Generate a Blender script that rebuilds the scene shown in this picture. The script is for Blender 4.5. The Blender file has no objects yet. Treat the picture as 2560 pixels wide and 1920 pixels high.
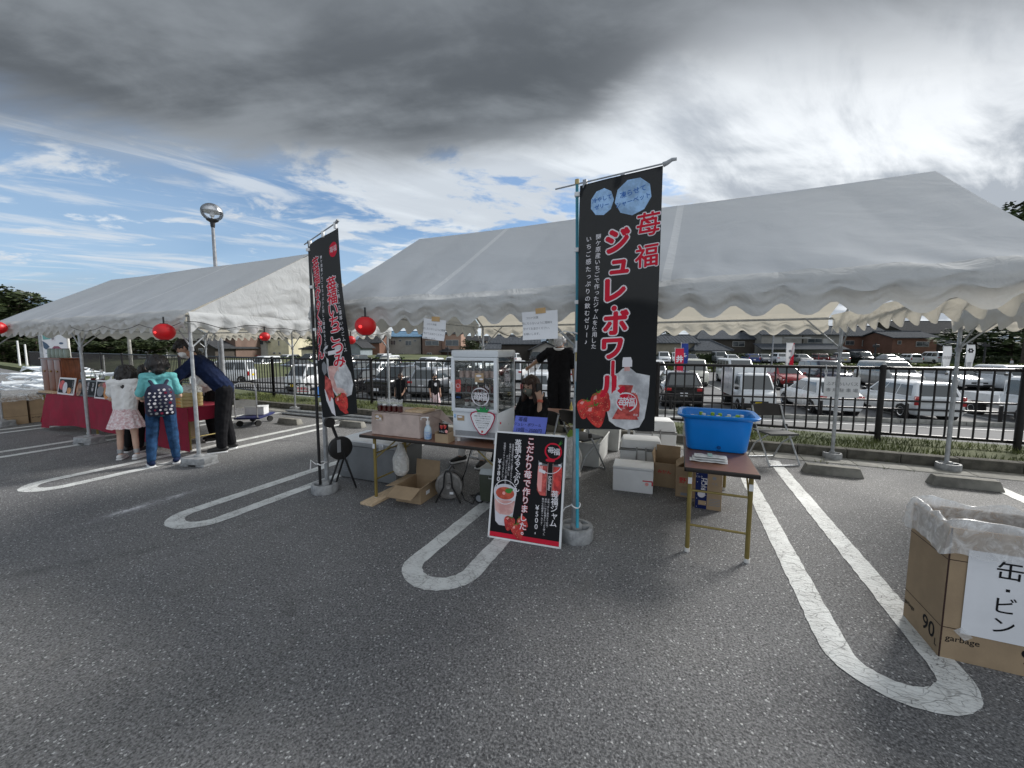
import bpy, bmesh, math, random
from math import sin, cos, pi, sqrt, atan2, hypot, floor
from mathutils import Vector, Matrix, noise
random.seed(7)
SC = bpy.context.scene
COL = SC.collection
# ------------------------------------------------------------------ camera
HEAD = 0.405                       # the camera looks this far to the left of +y (radians)
PITCH, ROLL, EYE = 0.0911, 0.0010, 1.6
cd = bpy.data.cameras.new('camera'); cam = bpy.data.objects.new('camera', cd); COL.objects.link(cam)
cam.location = (0, 0, EYE)
cam.rotation_euler = (Matrix.Rotation(HEAD, 3, 'Z') @ Matrix.Rotation(pi/2 - PITCH, 3, 'X') @ Matrix.Rotation(ROLL, 3, 'Z')).to_euler()
cd.sensor_width = 36; cd.lens = 36*975/2560; cd.clip_start = .05; cd.clip_end = 6000
SC.camera = cam
SC.view_settings.view_transform = 'Standard'; SC.view_settings.look = 'None'
SC.view_settings.exposure = EXPO = 1.28; SC.view_settings.gamma = 1; SC.view_settings.use_curve_mapping = False
SC.render.engine = 'CYCLES'
SC.cycles.max_bounces = 8; SC.cycles.transparent_max_bounces = 16
SC.cycles.use_denoising = True

# ------------------------------------------------------------------ node expression helper
class X:
    def __init__(s, nt, so): s.nt, s.so = nt, so
    def _m(s, op, *a, clamp=False):
        n = s.nt.nodes.new('ShaderNodeMath'); n.operation = op; n.use_clamp = clamp
        for i, v in enumerate((s,)+a):
            if isinstance(v, X): s.nt.links.new(v.so, n.inputs[i])
            else: n.inputs[i].default_value = v
        return X(s.nt, n.outputs[0])
    def __add__(s, o): return s._m('ADD', o)
    __radd__ = __add__
    def __sub__(s, o): return s._m('SUBTRACT', o)
    def __rsub__(s, o): return (s*-1)+o
    def __mul__(s, o): return s._m('MULTIPLY', o)
    __rmul__ = __mul__
    def __truediv__(s, o): return s._m('DIVIDE', o)
    def __pow__(s, o): return s._m('POWER', o)
    def abs(s): return s._m('ABSOLUTE')
    def sin(s): return s._m('SINE')
    def max(s, o): return s._m('MAXIMUM', o)
    def min(s, o): return s._m('MINIMUM', o)
    def gt(s, o): return s._m('GREATER_THAN', o)
    def exp(s): return s._m('EXPONENT')
    def atan2(s, o): return s._m('ARCTAN2', o)
    def asin(s): return s._m('ARCSINE')
    def clamp(s): return s._m('ADD', 0.0, clamp=True)
    def step(s, a, b):
        n = s.nt.nodes.new('ShaderNodeMapRange'); n.interpolation_type = 'SMOOTHSTEP'
        s.nt.links.new(s.so, n.inputs['Value'])
        for k, v in (('From Min', a), ('From Max', b)):
            if isinstance(v, X): s.nt.links.new(v.so, n.inputs[k])
            else: n.inputs[k].default_value = v
        return X(s.nt, n.outputs[0])
def sep(nt, so):
    n = nt.nodes.new('ShaderNodeSeparateXYZ'); nt.links.new(so, n.inputs[0]); return [X(nt, n.outputs[i]) for i in range(3)]
def comb(nt, *v):
    n = nt.nodes.new('ShaderNodeCombineXYZ')
    for i, a in enumerate(v):
        if isinstance(a, X): nt.links.new(a.so, n.inputs[i])
        else: n.inputs[i].default_value = a
    return n.outputs[0]
def nz(nt, vec, scale, detail=4, rough=.55, dist=0, kind='noise', feat=None):
    if kind == 'noise':
        n = nt.nodes.new('ShaderNodeTexNoise'); n.inputs['Detail'].default_value = detail; n.inputs['Roughness'].default_value = rough; n.inputs['Distortion'].default_value = dist
    else:
        n = nt.nodes.new('ShaderNodeTexVoronoi')
        if feat: n.feature = feat
    n.inputs['Scale'].default_value = scale
    if vec is not None: nt.links.new(vec, n.inputs['Vector'])
    return X(nt, n.outputs['Fac' if kind == 'noise' else 'Distance'])
def mixc(nt, f, a, b):
    n = nt.nodes.new('ShaderNodeMix'); n.data_type = 'RGBA'; n.clamp_factor = True
    for k, v in ((0, f), (6, a), (7, b)):
        if isinstance(v, X): nt.links.new(v.so, n.inputs[k])
        elif hasattr(v, 'is_output'): nt.links.new(v, n.inputs[k])
        elif k == 0: n.inputs[0].default_value = v
        else: n.inputs[k].default_value = (*v, 1)
    return n.outputs[2]

# ------------------------------------------------------------------ world: sky + clouds
SUN_EL, SUN_AZ = math.radians(34), HEAD - math.radians(58)      # azimuth measured from +y towards -x
W = bpy.data.worlds.new('World'); SC.world = W; W.use_nodes = True
nt = W.node_tree; nt.nodes.clear()
out = nt.nodes.new('ShaderNodeOutputWorld'); bg = nt.nodes.new('ShaderNodeBackground'); nt.links.new(bg.outputs[0], out.inputs[0])
bg.inputs['Strength'].default_value = 0.053
sky = nt.nodes.new('ShaderNodeTexSky'); sky.sky_type = 'NISHITA'; sky.sun_disc = False
sky.sun_elevation = SUN_EL; sky.sun_rotation = -SUN_AZ; sky.altitude = 100; sky.air_density = 1.0; sky.dust_density = 1.0; sky.ozone_density = 2.0
tc = nt.nodes.new('ShaderNodeTexCoord')
dx, dy, dz = sep(nt, tc.outputs['Generated'])
# heading frame: fr = to the right of the view heading, ff = along it
ff = dx*(-sin(HEAD)) + dy*cos(HEAD); fr = dx*cos(HEAD) + dy*sin(HEAD)
az = fr.atan2(ff)                                  # 0 ahead, + to the right
el = dz.min(1).max(-1).asin()
zz = dz.max(0.0) + 0.10
pv = comb(nt, fr/zz, ff/zz, 0.0)                   # the cloud deck seen in perspective
zh = dz.max(0.0) + 0.22
pw = comb(nt, fr/zh*0.8, ff/zh*1.7, 3.3)
pw2 = comb(nt, (fr*.80+ff*.60)/zz*.40, (ff*.80-fr*.60)/zz*1.3, 1.3)          # streaks raked across the deck
n_big = nz(nt, pv, .55, 5, .52, .3); n_mid = nz(nt, pw, 2.4, 7, .58, .4); n_fine = nz(nt, pw2, 2.2, 8, .62, .6)
n_soft = nz(nt, pw, .8, 3, .5); n_roll = nz(nt, comb(nt, fr/zh*.55, ff/zh*1.3, 7.1), 1.5, 5, .52, .5)
n_puff = nz(nt, comb(nt, fr/zz, ff/zz*1.25, 9.0), 2.3, 9, .6, .35)
azc = az.max(-1.3).min(1.0)
# lower edge of the dark deck rises to the right
edge = azc*.150 + .452 - az.step(.30, .95)*.24
el_n = el - edge + (n_mid-.5)*.13 + (n_soft-.5)*.12 + (n_puff-.5)*.05
dark = el_n.step(-.045, az.step(.1, .8)*.12+.065)
back = az.abs().step(1.5, 2.3)  # unseen sky behind the camera: deck thinned, cloud brightened for ambient fill
dark = dark*(1-back*.75)
# broken clouds: thin streaks on the left, puffs in the middle, closed bright sheet on the right
right = az.step(-.10, .85)
cov_s = .535 - el.step(.22, .02)*.05
streak = (n_fine - cov_s).step(-.02, .14)*.85
mid_w = az.step(-.62, -.18)
puff = (n_puff + mid_w*.148 + right*.20 + el_n.step(-.20, -.02)*.07 - .590 - el.step(.20, .0)*.05*(1-mid_w)).step(-.025, .10)
light = (streak*(1-mid_w*.6)).max(puff)
light = light.max(right*.9*(az.step(.15, .6))).max(back*.85)
veil = (n_soft - .38).step(0, .25)*.34*(1-mid_w*.4) + el.step(.36, .02)*.50
blue = nt.nodes.new('ShaderNodeMix'); blue.data_type = 'RGBA'; blue.blend_type = 'MULTIPLY'; blue.inputs[0].default_value = 1
nt.links.new(sky.outputs[0], blue.inputs[6]); blue.inputs[7].default_value = (.86, .98, 1.06, 1)
glow = az.step(-.3, 1.0)
c_veil = mixc(nt, glow, (3.6, 4.9, 6.5), (5.6, 6.4, 7.3))
c_light = mixc(nt, glow, (6.0, 6.5, 7.0), (7.9, 8.2, 8.5))
c_shade = mixc(nt, glow, (3.3, 3.7, 4.3), (3.5, 3.85, 4.3))
s1 = mixc(nt, veil.clamp(), blue.outputs[2], c_veil)
shade = ((n_roll*.5+n_fine*.5).step(.40, .58))*(.30 + right*.75 + puff*.15)*(1-back*.6)
s2 = mixc(nt, light.clamp(), s1, mixc(nt, shade.clamp(), c_light, c_shade))
lowbank = ((n_roll - .44).step(0, .12))*el.step(.16, .06)*az.step(-.1, -.6)
s2 = mixc(nt, lowbank*.75, s2, (3.3, 3.9, 4.7))
tone = (n_roll*.50 + n_mid*.30 + n_puff*.20).step(.41, .60)
hi = (el-edge).step(.10, .42)
c_dk = mixc(nt, tone, (.88, 1.0, 1.14), (2.1, 2.32, 2.55))
c_dk = mixc(nt, hi*.50, c_dk, (1.95, 2.15, 2.4))
thin = (az.step(.10, .9)*.30*(.4+(n_mid-.42).step(-.05, .16)) + az.step(.05, .7)*(1-(el-edge).step(.0, .22))*.55 + el_n.step(.08, -.03)*.30)
c_dk = mixc(nt, thin.clamp(), c_dk, (4.9, 5.2, 5.6))
s3 = mixc(nt, dark, s2, c_dk)
below = (dz*-1).step(0.0, .05)
s4 = mixc(nt, below, s3, (1.6, 1.7, 1.7))
nt.links.new(s4, bg.inputs['Color'])

sl = bpy.data.lights.new('sun', 'SUN'); so = bpy.data.objects.new('sun', sl); COL.objects.link(so)
sl.energy = 2.0; sl.angle = math.radians(16); sl.color = (1, .97, .92)
sdir = Vector((-sin(SUN_AZ)*cos(SUN_EL), cos(SUN_AZ)*cos(SUN_EL), sin(SUN_EL)))
so.rotation_euler = (-sdir).to_track_quat('-Z', 'Y').to_euler(); so.location = sdir*40

# ------------------------------------------------------------------ object helpers
ORG = {}
def thing(name, label, cat, loc=(0, 0, 0), rz=0, group=None):
    o = bpy.data.objects.new(name, None); COL.objects.link(o); o.location = loc; o.rotation_euler = (0, 0, rz)
    o.empty_display_size = .1
    o['label'] = label; o['category'] = cat
    if group: o['group'] = group
    ORG[o.name] = Vector(loc) if rz == 0 else Vector((0, 0, 0))
    return o
def tag(o, label, cat, group=None):
    o['label'] = label; o['category'] = cat
    if group: o['group'] = group
    return o
def kids(o): return [c for c in o.children]
def dup(o, loc, rz, label, parent=None):
    c = o.copy(); COL.objects.link(c)
    if parent: c.parent = parent
    else:
        c.location = loc; c.rotation_euler = (0, 0, rz); c['label'] = label
    for ch in o.children: dup(ch, None, 0, None, c)
    return c
class MB:
    def __init__(s): s.v = []; s.f = []; s.m = []
    def add(s, vs, fs, mi=0, M=None):
        b = len(s.v)
        s.v += [tuple(M @ Vector(v)) if M else tuple(v) for v in vs]
        s.f += [tuple(i+b for i in f) for f in fs]; s.m += [mi]*len(fs); return s
    def box(s, c, d, rz=0, mi=0, taper=1, M=None):
        x, y, z = d[0]/2, d[1]/2, d[2]/2
        vs = [(-x, -y, -z), (x, -y, -z), (x, y, -z), (-x, y, -z), (-x*taper, -y*taper, z), (x*taper, -y*taper, z), (x*taper, y*taper, z), (-x*taper, y*taper, z)]
        T = Matrix.Translation(c) @ Matrix.Rotation(rz, 4, 'Z')
        if M: T = M @ T
        return s.add(vs, [(0, 3, 2, 1), (4, 5, 6, 7), (0, 1, 5, 4), (1, 2, 6, 5), (2, 3, 7, 6), (3, 0, 4, 7)], mi, T)
    def bb(s, a, b, mi=0, M=None):
        return s.box([(a[i]+b[i])/2 for i in range(3)], [abs(b[i]-a[i]) for i in range(3)], mi=mi, M=M)
    def tube(s, p, q, r, r2=None, n=10, mi=0, caps=True, sx=1):
        p, q = Vector(p), Vector(q); r2 = r if r2 is None else r2
        d = q-p
        if d.length < 1e-6: return s
        R = d.to_track_quat('Z', 'Y').to_matrix()
        vs = []
        for k in range(n):
            a = 2*pi*k/n; w = R @ Vector((cos(a)*sx, sin(a), 0)); vs.append(p+w*r)
        for k in range(n):
            a = 2*pi*k/n; w = R @ Vector((cos(a)*sx, sin(a), 0)); vs.append(q+w*r2)
        fs = [(k, (k+1) % n, n+(k+1) % n, n+k) for k in range(n)]
        if caps: fs += [tuple(range(n))[::-1], tuple(range(n, 2*n))]
        return s.add(vs, fs, mi)
    def path(s, pts, r, n=8, mi=0, closed=False):
        pts = [Vector(p) for p in pts]; m = len(pts); vs = []; up = None
        for i, p in enumerate(pts):
            a = pts[(i-1) % m] if (i or closed) else p
            b = pts[(i+1) % m] if (i < m-1 or closed) else p
            t = (b-a).normalized()
            if up is None:
                up = Vector((0, 0, 1)) if abs(t.z) < .9 else Vector((1, 0, 0))
            up = (up - t*up.dot(t)).normalized(); w = t.cross(up)
            rr = r(i/(m-1)) if callable(r) else r
            for k in range(n):
                g = 2*pi*k/n; vs.append(p+(up*cos(g)+w*sin(g))*rr)
        fs = []
        for i in range(m if closed else m-1):
            j = (i+1) % m
            fs += [(i*n+k, i*n+(k+1) % n, j*n+(k+1) % n, j*n+k) for k in range(n)]
        if not closed: fs += [tuple(range(n))[::-1], tuple(range((m-1)*n, m*n))]
        return s.add(vs, fs, mi)
    def lathe(s, c, prof, n=20, mi=0, M=None, sx=1, sy=1):
        vs = []; m = len(prof)
        for r, z in prof:
            for k in range(n):
                a = 2*pi*k/n; vs.append((c[0]+r*cos(a)*sx, c[1]+r*sin(a)*sy, c[2]+z))
        fs = []
        for i in range(m-1): fs += [(i*n+k, i*n+(k+1) % n, (i+1)*n+(k+1) % n, (i+1)*n+k) for k in range(n)]
        if prof[0][0] > 1e-5: fs.append(tuple(range(n))[::-1])
        if prof[-1][0] > 1e-5: fs.append(tuple(range((m-1)*n, m*n)))
        return s.add(vs, fs, mi, M)
    def prism(s, poly, h, M=None, mi=0):
        n = len(poly)
        vs = [(x, y, 0) for x, y in poly]+[(x, y, h) for x, y in poly]
        return s.add(vs, [tuple(range(n))[::-1], tuple(range(n, 2*n))]+[(k, (k+1) % n, n+(k+1) % n, n+k) for k in range(n)], mi, M)
    def grid(s, f, nu, nv, mi=0, th=0):
        vs = [f(i/nu, j/nv) for j in range(nv+1) for i in range(nu+1)]
        w = nu+1
        return s.add(vs, [(j*w+i, j*w+i+1, (j+1)*w+i+1, (j+1)*w+i) for j in range(nv) for i in range(nu)], mi)
    def build(s, name, mats, parent=None, smooth=False, bevel=0, ang=35, local=False, solid=0, sub=0, seg=2):
        me = bpy.data.meshes.new(name)
        off = Vector((0, 0, 0))
        if parent is not None and not local: off = ORG.get(parent.name, off)
        me.from_pydata([(x-off.x, y-off.y, z-off.z) for x, y, z in s.v], [], s.f)
        if not isinstance(mats, (list, tuple)): mats = [mats]
        for m in mats: me.materials.append(m)
        if len(mats) > 1: me.polygons.foreach_set('material_index', s.m)
        if bevel or solid or sub:
            bm = bmesh.new(); bm.from_mesh(me)
            if bevel:
                es = [e for e in bm.edges if len(e.link_faces) == 2 and e.calc_face_angle(0) > .5]
                bmesh.ops.bevel(bm, geom=es, offset=bevel, segments=seg, affect='EDGES', profile=.6, clamp_overlap=True)
            if solid: bmesh.ops.solidify(bm, geom=bm.faces[:], thickness=solid)
            bm.to_mesh(me); bm.free()
        if smooth or bevel:
            me.polygons.foreach_set('use_smooth', [True]*len(me.polygons))
            try: me.set_sharp_from_angle(angle=math.radians(ang))
            except Exception: pass
        me.update()
        o = bpy.data.objects.new(name, me); COL.objects.link(o)
        if parent is not None:
            o.parent = parent; ORG[o.name] = ORG.get(parent.name, Vector((0, 0, 0))) if not local else Vector((0, 0, 0))
        return o
def struct(o): o['kind'] = 'structure'; return o
def stuff(o): o['kind'] = 'stuff'; return o

# ------------------------------------------------------------------ materials
def pm(name, col, rough=.5, metal=0, var=.12, vs=6, bump=0, bs=60, spec=.5, coat=0, dirt=0, em=None, sheen=0, col2=None, stretch=None, trans=0, alpha=None):
    m = bpy.data.materials.new(name); m.use_nodes = True; nt = m.node_tree; b = nt.nodes['Principled BSDF']
    b.inputs['Roughness'].default_value = rough; b.inputs['Metallic'].default_value = metal
    b.inputs['Specular IOR Level'].default_value = spec; b.inputs['Coat Weight'].default_value = coat
    tcn = nt.nodes.new('ShaderNodeTexCoord'); v = tcn.outputs['Object']
    if stretch:
        mp = nt.nodes.new('ShaderNodeMapping'); mp.inputs['Scale'].default_value = stretch; nt.links.new(v, mp.inputs[0]); v = mp.outputs[0]
    if var or col2:
        n = nz(nt, v, vs, 5, .6)
        a = [c*(1-var) for c in col]; bb_ = col2 or [min(1, c*(1+var)) for c in col]
        c = mixc(nt, n.step(.32, .68), a, bb_)
        if dirt:
            d = nz(nt, v, vs*.6, 6, .7, 1.0)
            c = mixc(nt, d.step(.5, .75)*dirt, c, [x*.45 for x in col])
        nt.links.new(c, b.inputs['Base Color'])
        r = n*.2 + (rough-.1); nt.links.new(r.so, b.inputs['Roughness'])
    else: b.inputs['Base Color'].default_value = (*col, 1)
    if bump:
        bn = nt.nodes.new('ShaderNodeBump'); bn.inputs['Strength'].default_value = 1; bn.inputs['Distance'].default_value = bump
        nt.links.new(nz(nt, v, bs, 4).so, bn.inputs['Height']); nt.links.new(bn.outputs[0], b.inputs['Normal'])
    if em: b.inputs['Emission Color'].default_value = (*em[:3], 1); b.inputs['Emission Strength'].default_value = em[3]
    if sheen: b.inputs['Sheen Weight'].default_value = sheen
    if trans: b.inputs['Transmission Weight'].default_value = trans
    if alpha is not None: b.inputs['Alpha'].default_value = alpha
    return m
def cloth(name, col, tcol, tw=.4, bump=.004, bs=9, dirt=.1, fine=0):
    """thin fabric that lets light through"""
    m = bpy.data.materials.new(name); m.use_nodes = True; nt = m.node_tree; nt.nodes.clear()
    o = nt.nodes.new('ShaderNodeOutputMaterial'); mx = nt.nodes.new('ShaderNodeMixShader'); mx.inputs[0].default_value = tw
    d = nt.nodes.new('ShaderNodeBsdfPrincipled'); d.inputs['Roughness'].default_value = .85; d.inputs['Specular IOR Level'].default_value = .1; t = nt.nodes.new('ShaderNodeBsdfTranslucent')
    t.inputs[0].default_value = (*tcol, 1)
    v = nt.nodes.new('ShaderNodeTexCoord').outputs['Object']
    n = nz(nt, v, 3.1, 6, .65, .8)
    c = mixc(nt, n.step(.42, .72)*dirt, col, [x*.6 for x in col]); nt.links.new(c, d.inputs['Base Color'])
    bn = nt.nodes.new('ShaderNodeBump'); bn.inputs['Distance'].default_value = bump
    h = nz(nt, v, bs, 4, .5, 1.2)
    if fine: h = h + nz(nt, v, bs*7, 3)*fine
    nt.links.new(h.so, bn.inputs['Height'])
    nt.links.new(bn.outputs[0], d.inputs['Normal']); nt.links.new(bn.outputs[0], t.inputs['Normal'])
    nt.links.new(d.outputs[0], mx.inputs[1]); nt.links.new(t.outputs[0], mx.inputs[2]); nt.links.new(mx.outputs[0], o.inputs[0])
    return m
def glassmat(name, tint=(.9, .95, .95), op=.15, rough=.03):
    m = bpy.data.materials.new(name); m.use_nodes = True; nt = m.node_tree; nt.nodes.clear()
    o = nt.nodes.new('ShaderNodeOutputMaterial'); mx = nt.nodes.new('ShaderNodeMixShader')
    tr = nt.nodes.new('ShaderNodeBsdfTransparent'); tr.inputs[0].default_value = (*tint, 1)
    gl = nt.nodes.new('ShaderNodeBsdfGlossy'); gl.inputs['Roughness'].default_value = rough
    fr_ = nt.nodes.new('ShaderNodeFresnel'); fr_.inputs[0].default_value = 1.45
    f = X(nt, fr_.outputs[0])*.9 + op*.5
    nt.links.new(f.so, mx.inputs[0]); nt.links.new(tr.outputs[0], mx.inputs[1]); nt.links.new(gl.outputs[0], mx.inputs[2]); nt.links.new(mx.outputs[0], o.inputs[0])
    return m
def film(name, col=(.95, .96, .97), op=.20):
    """thin milky plastic"""
    m = bpy.data.materials.new(name); m.use_nodes = True; nt = m.node_tree; nt.nodes.clear()
    o = nt.nodes.new('ShaderNodeOutputMaterial'); mx = nt.nodes.new('ShaderNodeMixShader')
    tr = nt.nodes.new('ShaderNodeBsdfTransparent'); tr.inputs[0].default_value = (.95, .95, .95, 1)
    p = nt.nodes.new('ShaderNodeBsdfPrincipled'); p.inputs['Base Color'].default_value = (*col, 1); p.inputs['Roughness'].default_value = .28
    v = nt.nodes.new('ShaderNodeTexCoord').outputs['Object']
    lw = nt.nodes.new('ShaderNodeLayerWeight'); lw.inputs[0].default_value = .35
    f = X(nt, lw.outputs['Facing'])*.5 + nz(nt, v, 14, 5, .6, 1.5).step(.42, .7)*.35 + op
    bn = nt.nodes.new('ShaderNodeBump'); bn.inputs['Distance'].default_value = .003; nt.links.new(nz(nt, v, 16, 4, .5, 1.5).so, bn.inputs['Height']); nt.links.new(bn.outputs[0], p.inputs['Normal'])
    nt.links.new(f.clamp().so, mx.inputs[0]); nt.links.new(tr.outputs[0], mx.inputs[1]); nt.links.new(p.outputs[0], mx.inputs[2]); nt.links.new(mx.outputs[0], o.inputs[0])
    return m
def flat(name, col, rough=.5): return pm(name, col, rough, var=0, spec=.15)
M_ = {}
M_['galv'] = pm('galvanised_steel', (.42, .44, .46), .45, .6, .18, 12, dirt=.15)
M_['galvd'] = pm('dull_steel', (.30, .31, .33), .5, .5, .2, 9, dirt=.2)
M_['weight'] = pm('grey_cast_weight', (.33, .34, .35), .6, .1, .25, 14, .002, 60, dirt=.5)
M_['tent'] = cloth('white_tent_canvas', (.55, .60, .665), (.64, .59, .48), .34, .0045, 2.2, .05, .03)
M_['tentw'] = cloth('wrinkled_tent_canvas', (.62, .645, .67), (.70, .65, .54), .32, .016, 5, .25, .08)
M_['seam'] = cloth('canvas_seam', (.64, .68, .73), (.8, .75, .64), .3, .004)
M_['blackp'] = pm('black_plastic', (.012, .012, .013), .4, 0, .2)
M_['fence'] = pm('black_brown_fence_paint', (.013, .011, .012), .42, .2, .3, 20)
M_['white'] = pm('white_plastic', (.78, .79, .80), .38, 0, .05, 4, dirt=.06)
M_['whitem'] = pm('white_enamel', (.74, .78, .82), .3, 0, .04, 3)
M_['card'] = pm('cardboard', (.36, .262, .165), .85, 0, .10, 5, .0008, 180, dirt=.08)
M_['cardl'] = pm('pale_cardboard', (.42, .30, .18), .85, 0, .10, 5)
M_['cardd'] = pm('cardboard_inside', (.30, .19, .10), .9, 0, .10, 5)
M_['paper'] = pm('white_paper', (.80, .81, .84), .7, 0, .03)
M_['wood'] = pm('brown_laminate_top', (.20, .095, .060), .42, 0, .35, 10, stretch=(2, 26, 10))
M_['tedge'] = pm('dark_table_edge', (.018, .014, .012), .4)
M_['olive'] = pm('olive_gold_paint', (.24, .185, .055), .4, .3, .12)
M_['plank'] = pm('pale_plank', (.58, .44, .29), .75, 0, .2, 5, stretch=(14, 2, 14))
M_['cab'] = pm('red_brown_cabinet_wood', (.20, .055, .018), .35, 0, .3, 5, stretch=(9, 9, 1.2), coat=.25)
M_['lantern'] = pm('red_lantern_paper', (.42, .004, .008), .45, 0, .1, em=(.9, .008, .012, .035))
M_['bulb'] = pm('lantern_glow', (.9, .05, .04), .4, 0, 0, em=(1, .05, .05, .6))
M_['bannerk'] = cloth('black_banner_cloth', (.022, .023, .025), (.06, .065, .07), .18, .004, 6, 0, .2)
M_['inkred'] = flat('red_ink', (.62, .018, .045), .6); M_['inkwhite'] = flat('white_ink', (.78, .76, .80), .6)
M_['inkblack'] = flat('black_ink', (.012, .012, .014), .6); M_['inkgrey'] = flat('grey_ink', (.25, .26, .28), .6)
M_['inkblue'] = flat('blue_ink', (.05, .16, .50), .6); M_['inkpale'] = pm('pale_blue_ink', (.32, .52, .80), .6, 0, .25, 14)
M_['inkpink'] = flat('pink_ink', (.85, .38, .36), .6); M_['inkgreen'] = flat('green_ink', (.06, .25, .05), .6)
M_['berry'] = pm('strawberry_print', (.55, .015, .02), .45, 0, .4, 18, col2=(.75, .05, .04)); M_['seed'] = flat('seed_print', (.75, .35, .2), .6)
M_['bluetub'] = pm('blue_tub_plastic', (.004, .26, .86), .34, 0, .05, 3, coat=.1)
M_['bluepole'] = pm('teal_blue_pole', (.03, .22, .30), .35); M_['skyblue'] = pm('sky_blue_pole', (.06, .42, .58), .35)
M_['rubber'] = pm('tyre_rubber', (.012, .012, .012), .8); M_['chrome'] = pm('bright_metal', (.74, .75, .77), .3, .85, .1)
M_['cream'] = pm('cream_white_cloth', (.70, .69, .66), .8)
M_['skin'] = pm('skin', (.46, .27, .19), .5, 0, .08, 8); M_['skinl'] = pm('light_skin', (.58, .38, .29), .5, 0, .06, 8)
M_['hair'] = pm('black_hair', (.012, .010, .010), .45, 0, .4, 30, .003, 120, stretch=(1, 1, .2)); M_['hairb'] = pm('dark_brown_hair', (.045, .022, .015), .42, 0, .4, 30, .003, 120, stretch=(1, 1, .2))
M_['hairg'] = pm('grey_hair', (.55, .55, .56), .6, 0, .3, 30, .003, 90)
M_['tblack'] = pm('black_fabric', (.012, .012, .014), .85, 0, .2, 12, .003, 25, spec=.1); M_['navy'] = pm('navy_fabric', (.012, .020, .055), .85, 0, .2, 10, .004, 18, spec=.1)
M_['twhite'] = pm('white_fabric', (.72, .72, .72), .85, 0, .06, 10, .004, 20, spec=.1); M_['tteal'] = pm('teal_fabric', (.16, .48, .50), .85, 0, .1, 10, .004, 20, spec=.1)
M_['denim'] = pm('blue_denim', (.022, .058, .13), .85, 0, .35, 14, .005, 22, spec=.1); M_['pinksk'] = pm('pink_floral_fabric', (.62, .38, .40), .85, 0, .1, 34, .003, 30, col2=(.80, .74, .76), dirt=.35)
M_['maskg'] = pm('grey_mask_fabric', (.22, .23, .20), .8); M_['mask'] = pm('white_mask_fabric', (.75, .75, .74), .8)
M_['film'] = film('clear_plastic_film'); M_['bag'] = film('white_bag_plastic', (.74, .74, .72), .55)
M_['glass'] = glassmat('clear_glass', (.97, .98, .98), .03); M_['pane'] = glassmat('showcase_glass', (.96, .98, .97), .04)
M_['cloth_r'] = pm('crimson_tablecloth', (.28, .009, .035), .8, 0, .14, 5, .010, 5)
M_['linen'] = pm('pink_beige_linen', (.52, .42, .38), .9, 0, .10, 9, .012, 9)
M_['jam'] = pm('dark_red_jam', (.10, .006, .008), .12, 0, .3, 30, coat=.6)
M_['conc'] = pm('weathered_concrete', (.21, .205, .185), .9, 0, .3, 6, .004, 40, dirt=.4); M_['concl'] = pm('pale_concrete', (.33, .325, .30), .9, 0, .25, 5, .003, 40, dirt=.35)
M_['concd'] = pm('mossy_concrete', (.105, .10, .085), .95, 0, .35, 7, .006, 40, dirt=.4)
# ================================================================== ground
TH = math.atan(.15); LO = Vector((0, 18.3, 0))
def gz(y):                                      # level of the lower car park
    return -1.25 + .5*min(1, max(0, (y-27)/45))
def lot(u, v): return (LO.x+u*cos(TH)-v*sin(TH), LO.y+u*sin(TH)+v*cos(TH))
def bend(x):                                    # line of the fence; it turns away at the left
    return 8.12 + max(0, -11.5-x)*.15
m = bpy.data.materials.new('asphalt'); m.use_nodes = True; nt = m.node_tree; b = nt.nodes['Principled BSDF']
v = nt.nodes.new('ShaderNodeTexCoord').outputs['Object']
st = nz(nt, v, 150, 2, .5, 0, 'v'); st2 = nz(nt, v, 85, 3, .6); vcell = nt.nodes.new('ShaderNodeTexVoronoi'); vcell.inputs['Scale'].default_value = 135; nt.links.new(v, vcell.inputs['Vector']); stone = sep(nt, vcell.outputs['Color']); big = nz(nt, v, .55, 6, .62, .8); mid = nz(nt, v, 4.5, 5, .6)
base = mixc(nt, big.step(.34, .68), (.138, .139, .144), (.205, .205, .206))
patch = nz(nt, v, .23, 5, .6, 1.2); base = mixc(nt, patch.step(.50, .62)*.32, base, (.185, .180, .168)); base = mixc(nt, patch.step(.46, .38)*.30, base, (.070, .070, .074))
base = mixc(nt, (mid.step(.5, .75))*.35, base, (.085, .085, .086))
base = mixc(nt, st2.step(.50, .66)*.75, base, (.33, .33, .335))
base = mixc(nt, st2.step(.50, .34)*.70, base, (.040, .040, .043))
spk = nz(nt, v, 62, 1, .5, 0, 'v'); spn = nz(nt, v, 62, 0, .5)
base = mixc(nt, spk.step(.16, .10)*spn.gt(.54), base, (.60, .60, .61))
base = mixc(nt, (stone[0]-.55).max(0)*.85, base, (.34, .34, .345)); base = mixc(nt, (.40-stone[1]).max(0)*1.5, base, (.030, .030, .032))
base = mixc(nt, stone[2].gt(.985)*.65, base, (.70, .70, .70))
px_, py_, pz_ = sep(nt, v)
# faint tyre arc, drips of oil in the bays, a long sealed seam
ar = ((px_+5.6)*(px_+5.6)+(py_-2.6)*(py_-2.6))._m('SQRT'); base = mixc(nt, ((ar-2.05).abs().step(.10, .02))*(nz(nt, v, 3, 4)).step(.42, .62)*.35, base, (.045, .045, .046))
oil = nz(nt, v, 1.05, 3, .5, .2).step(.64, .72)*(mid.step(.40, .62)); base = mixc(nt, oil*.40, base, (.050, .048, .046))
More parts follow.
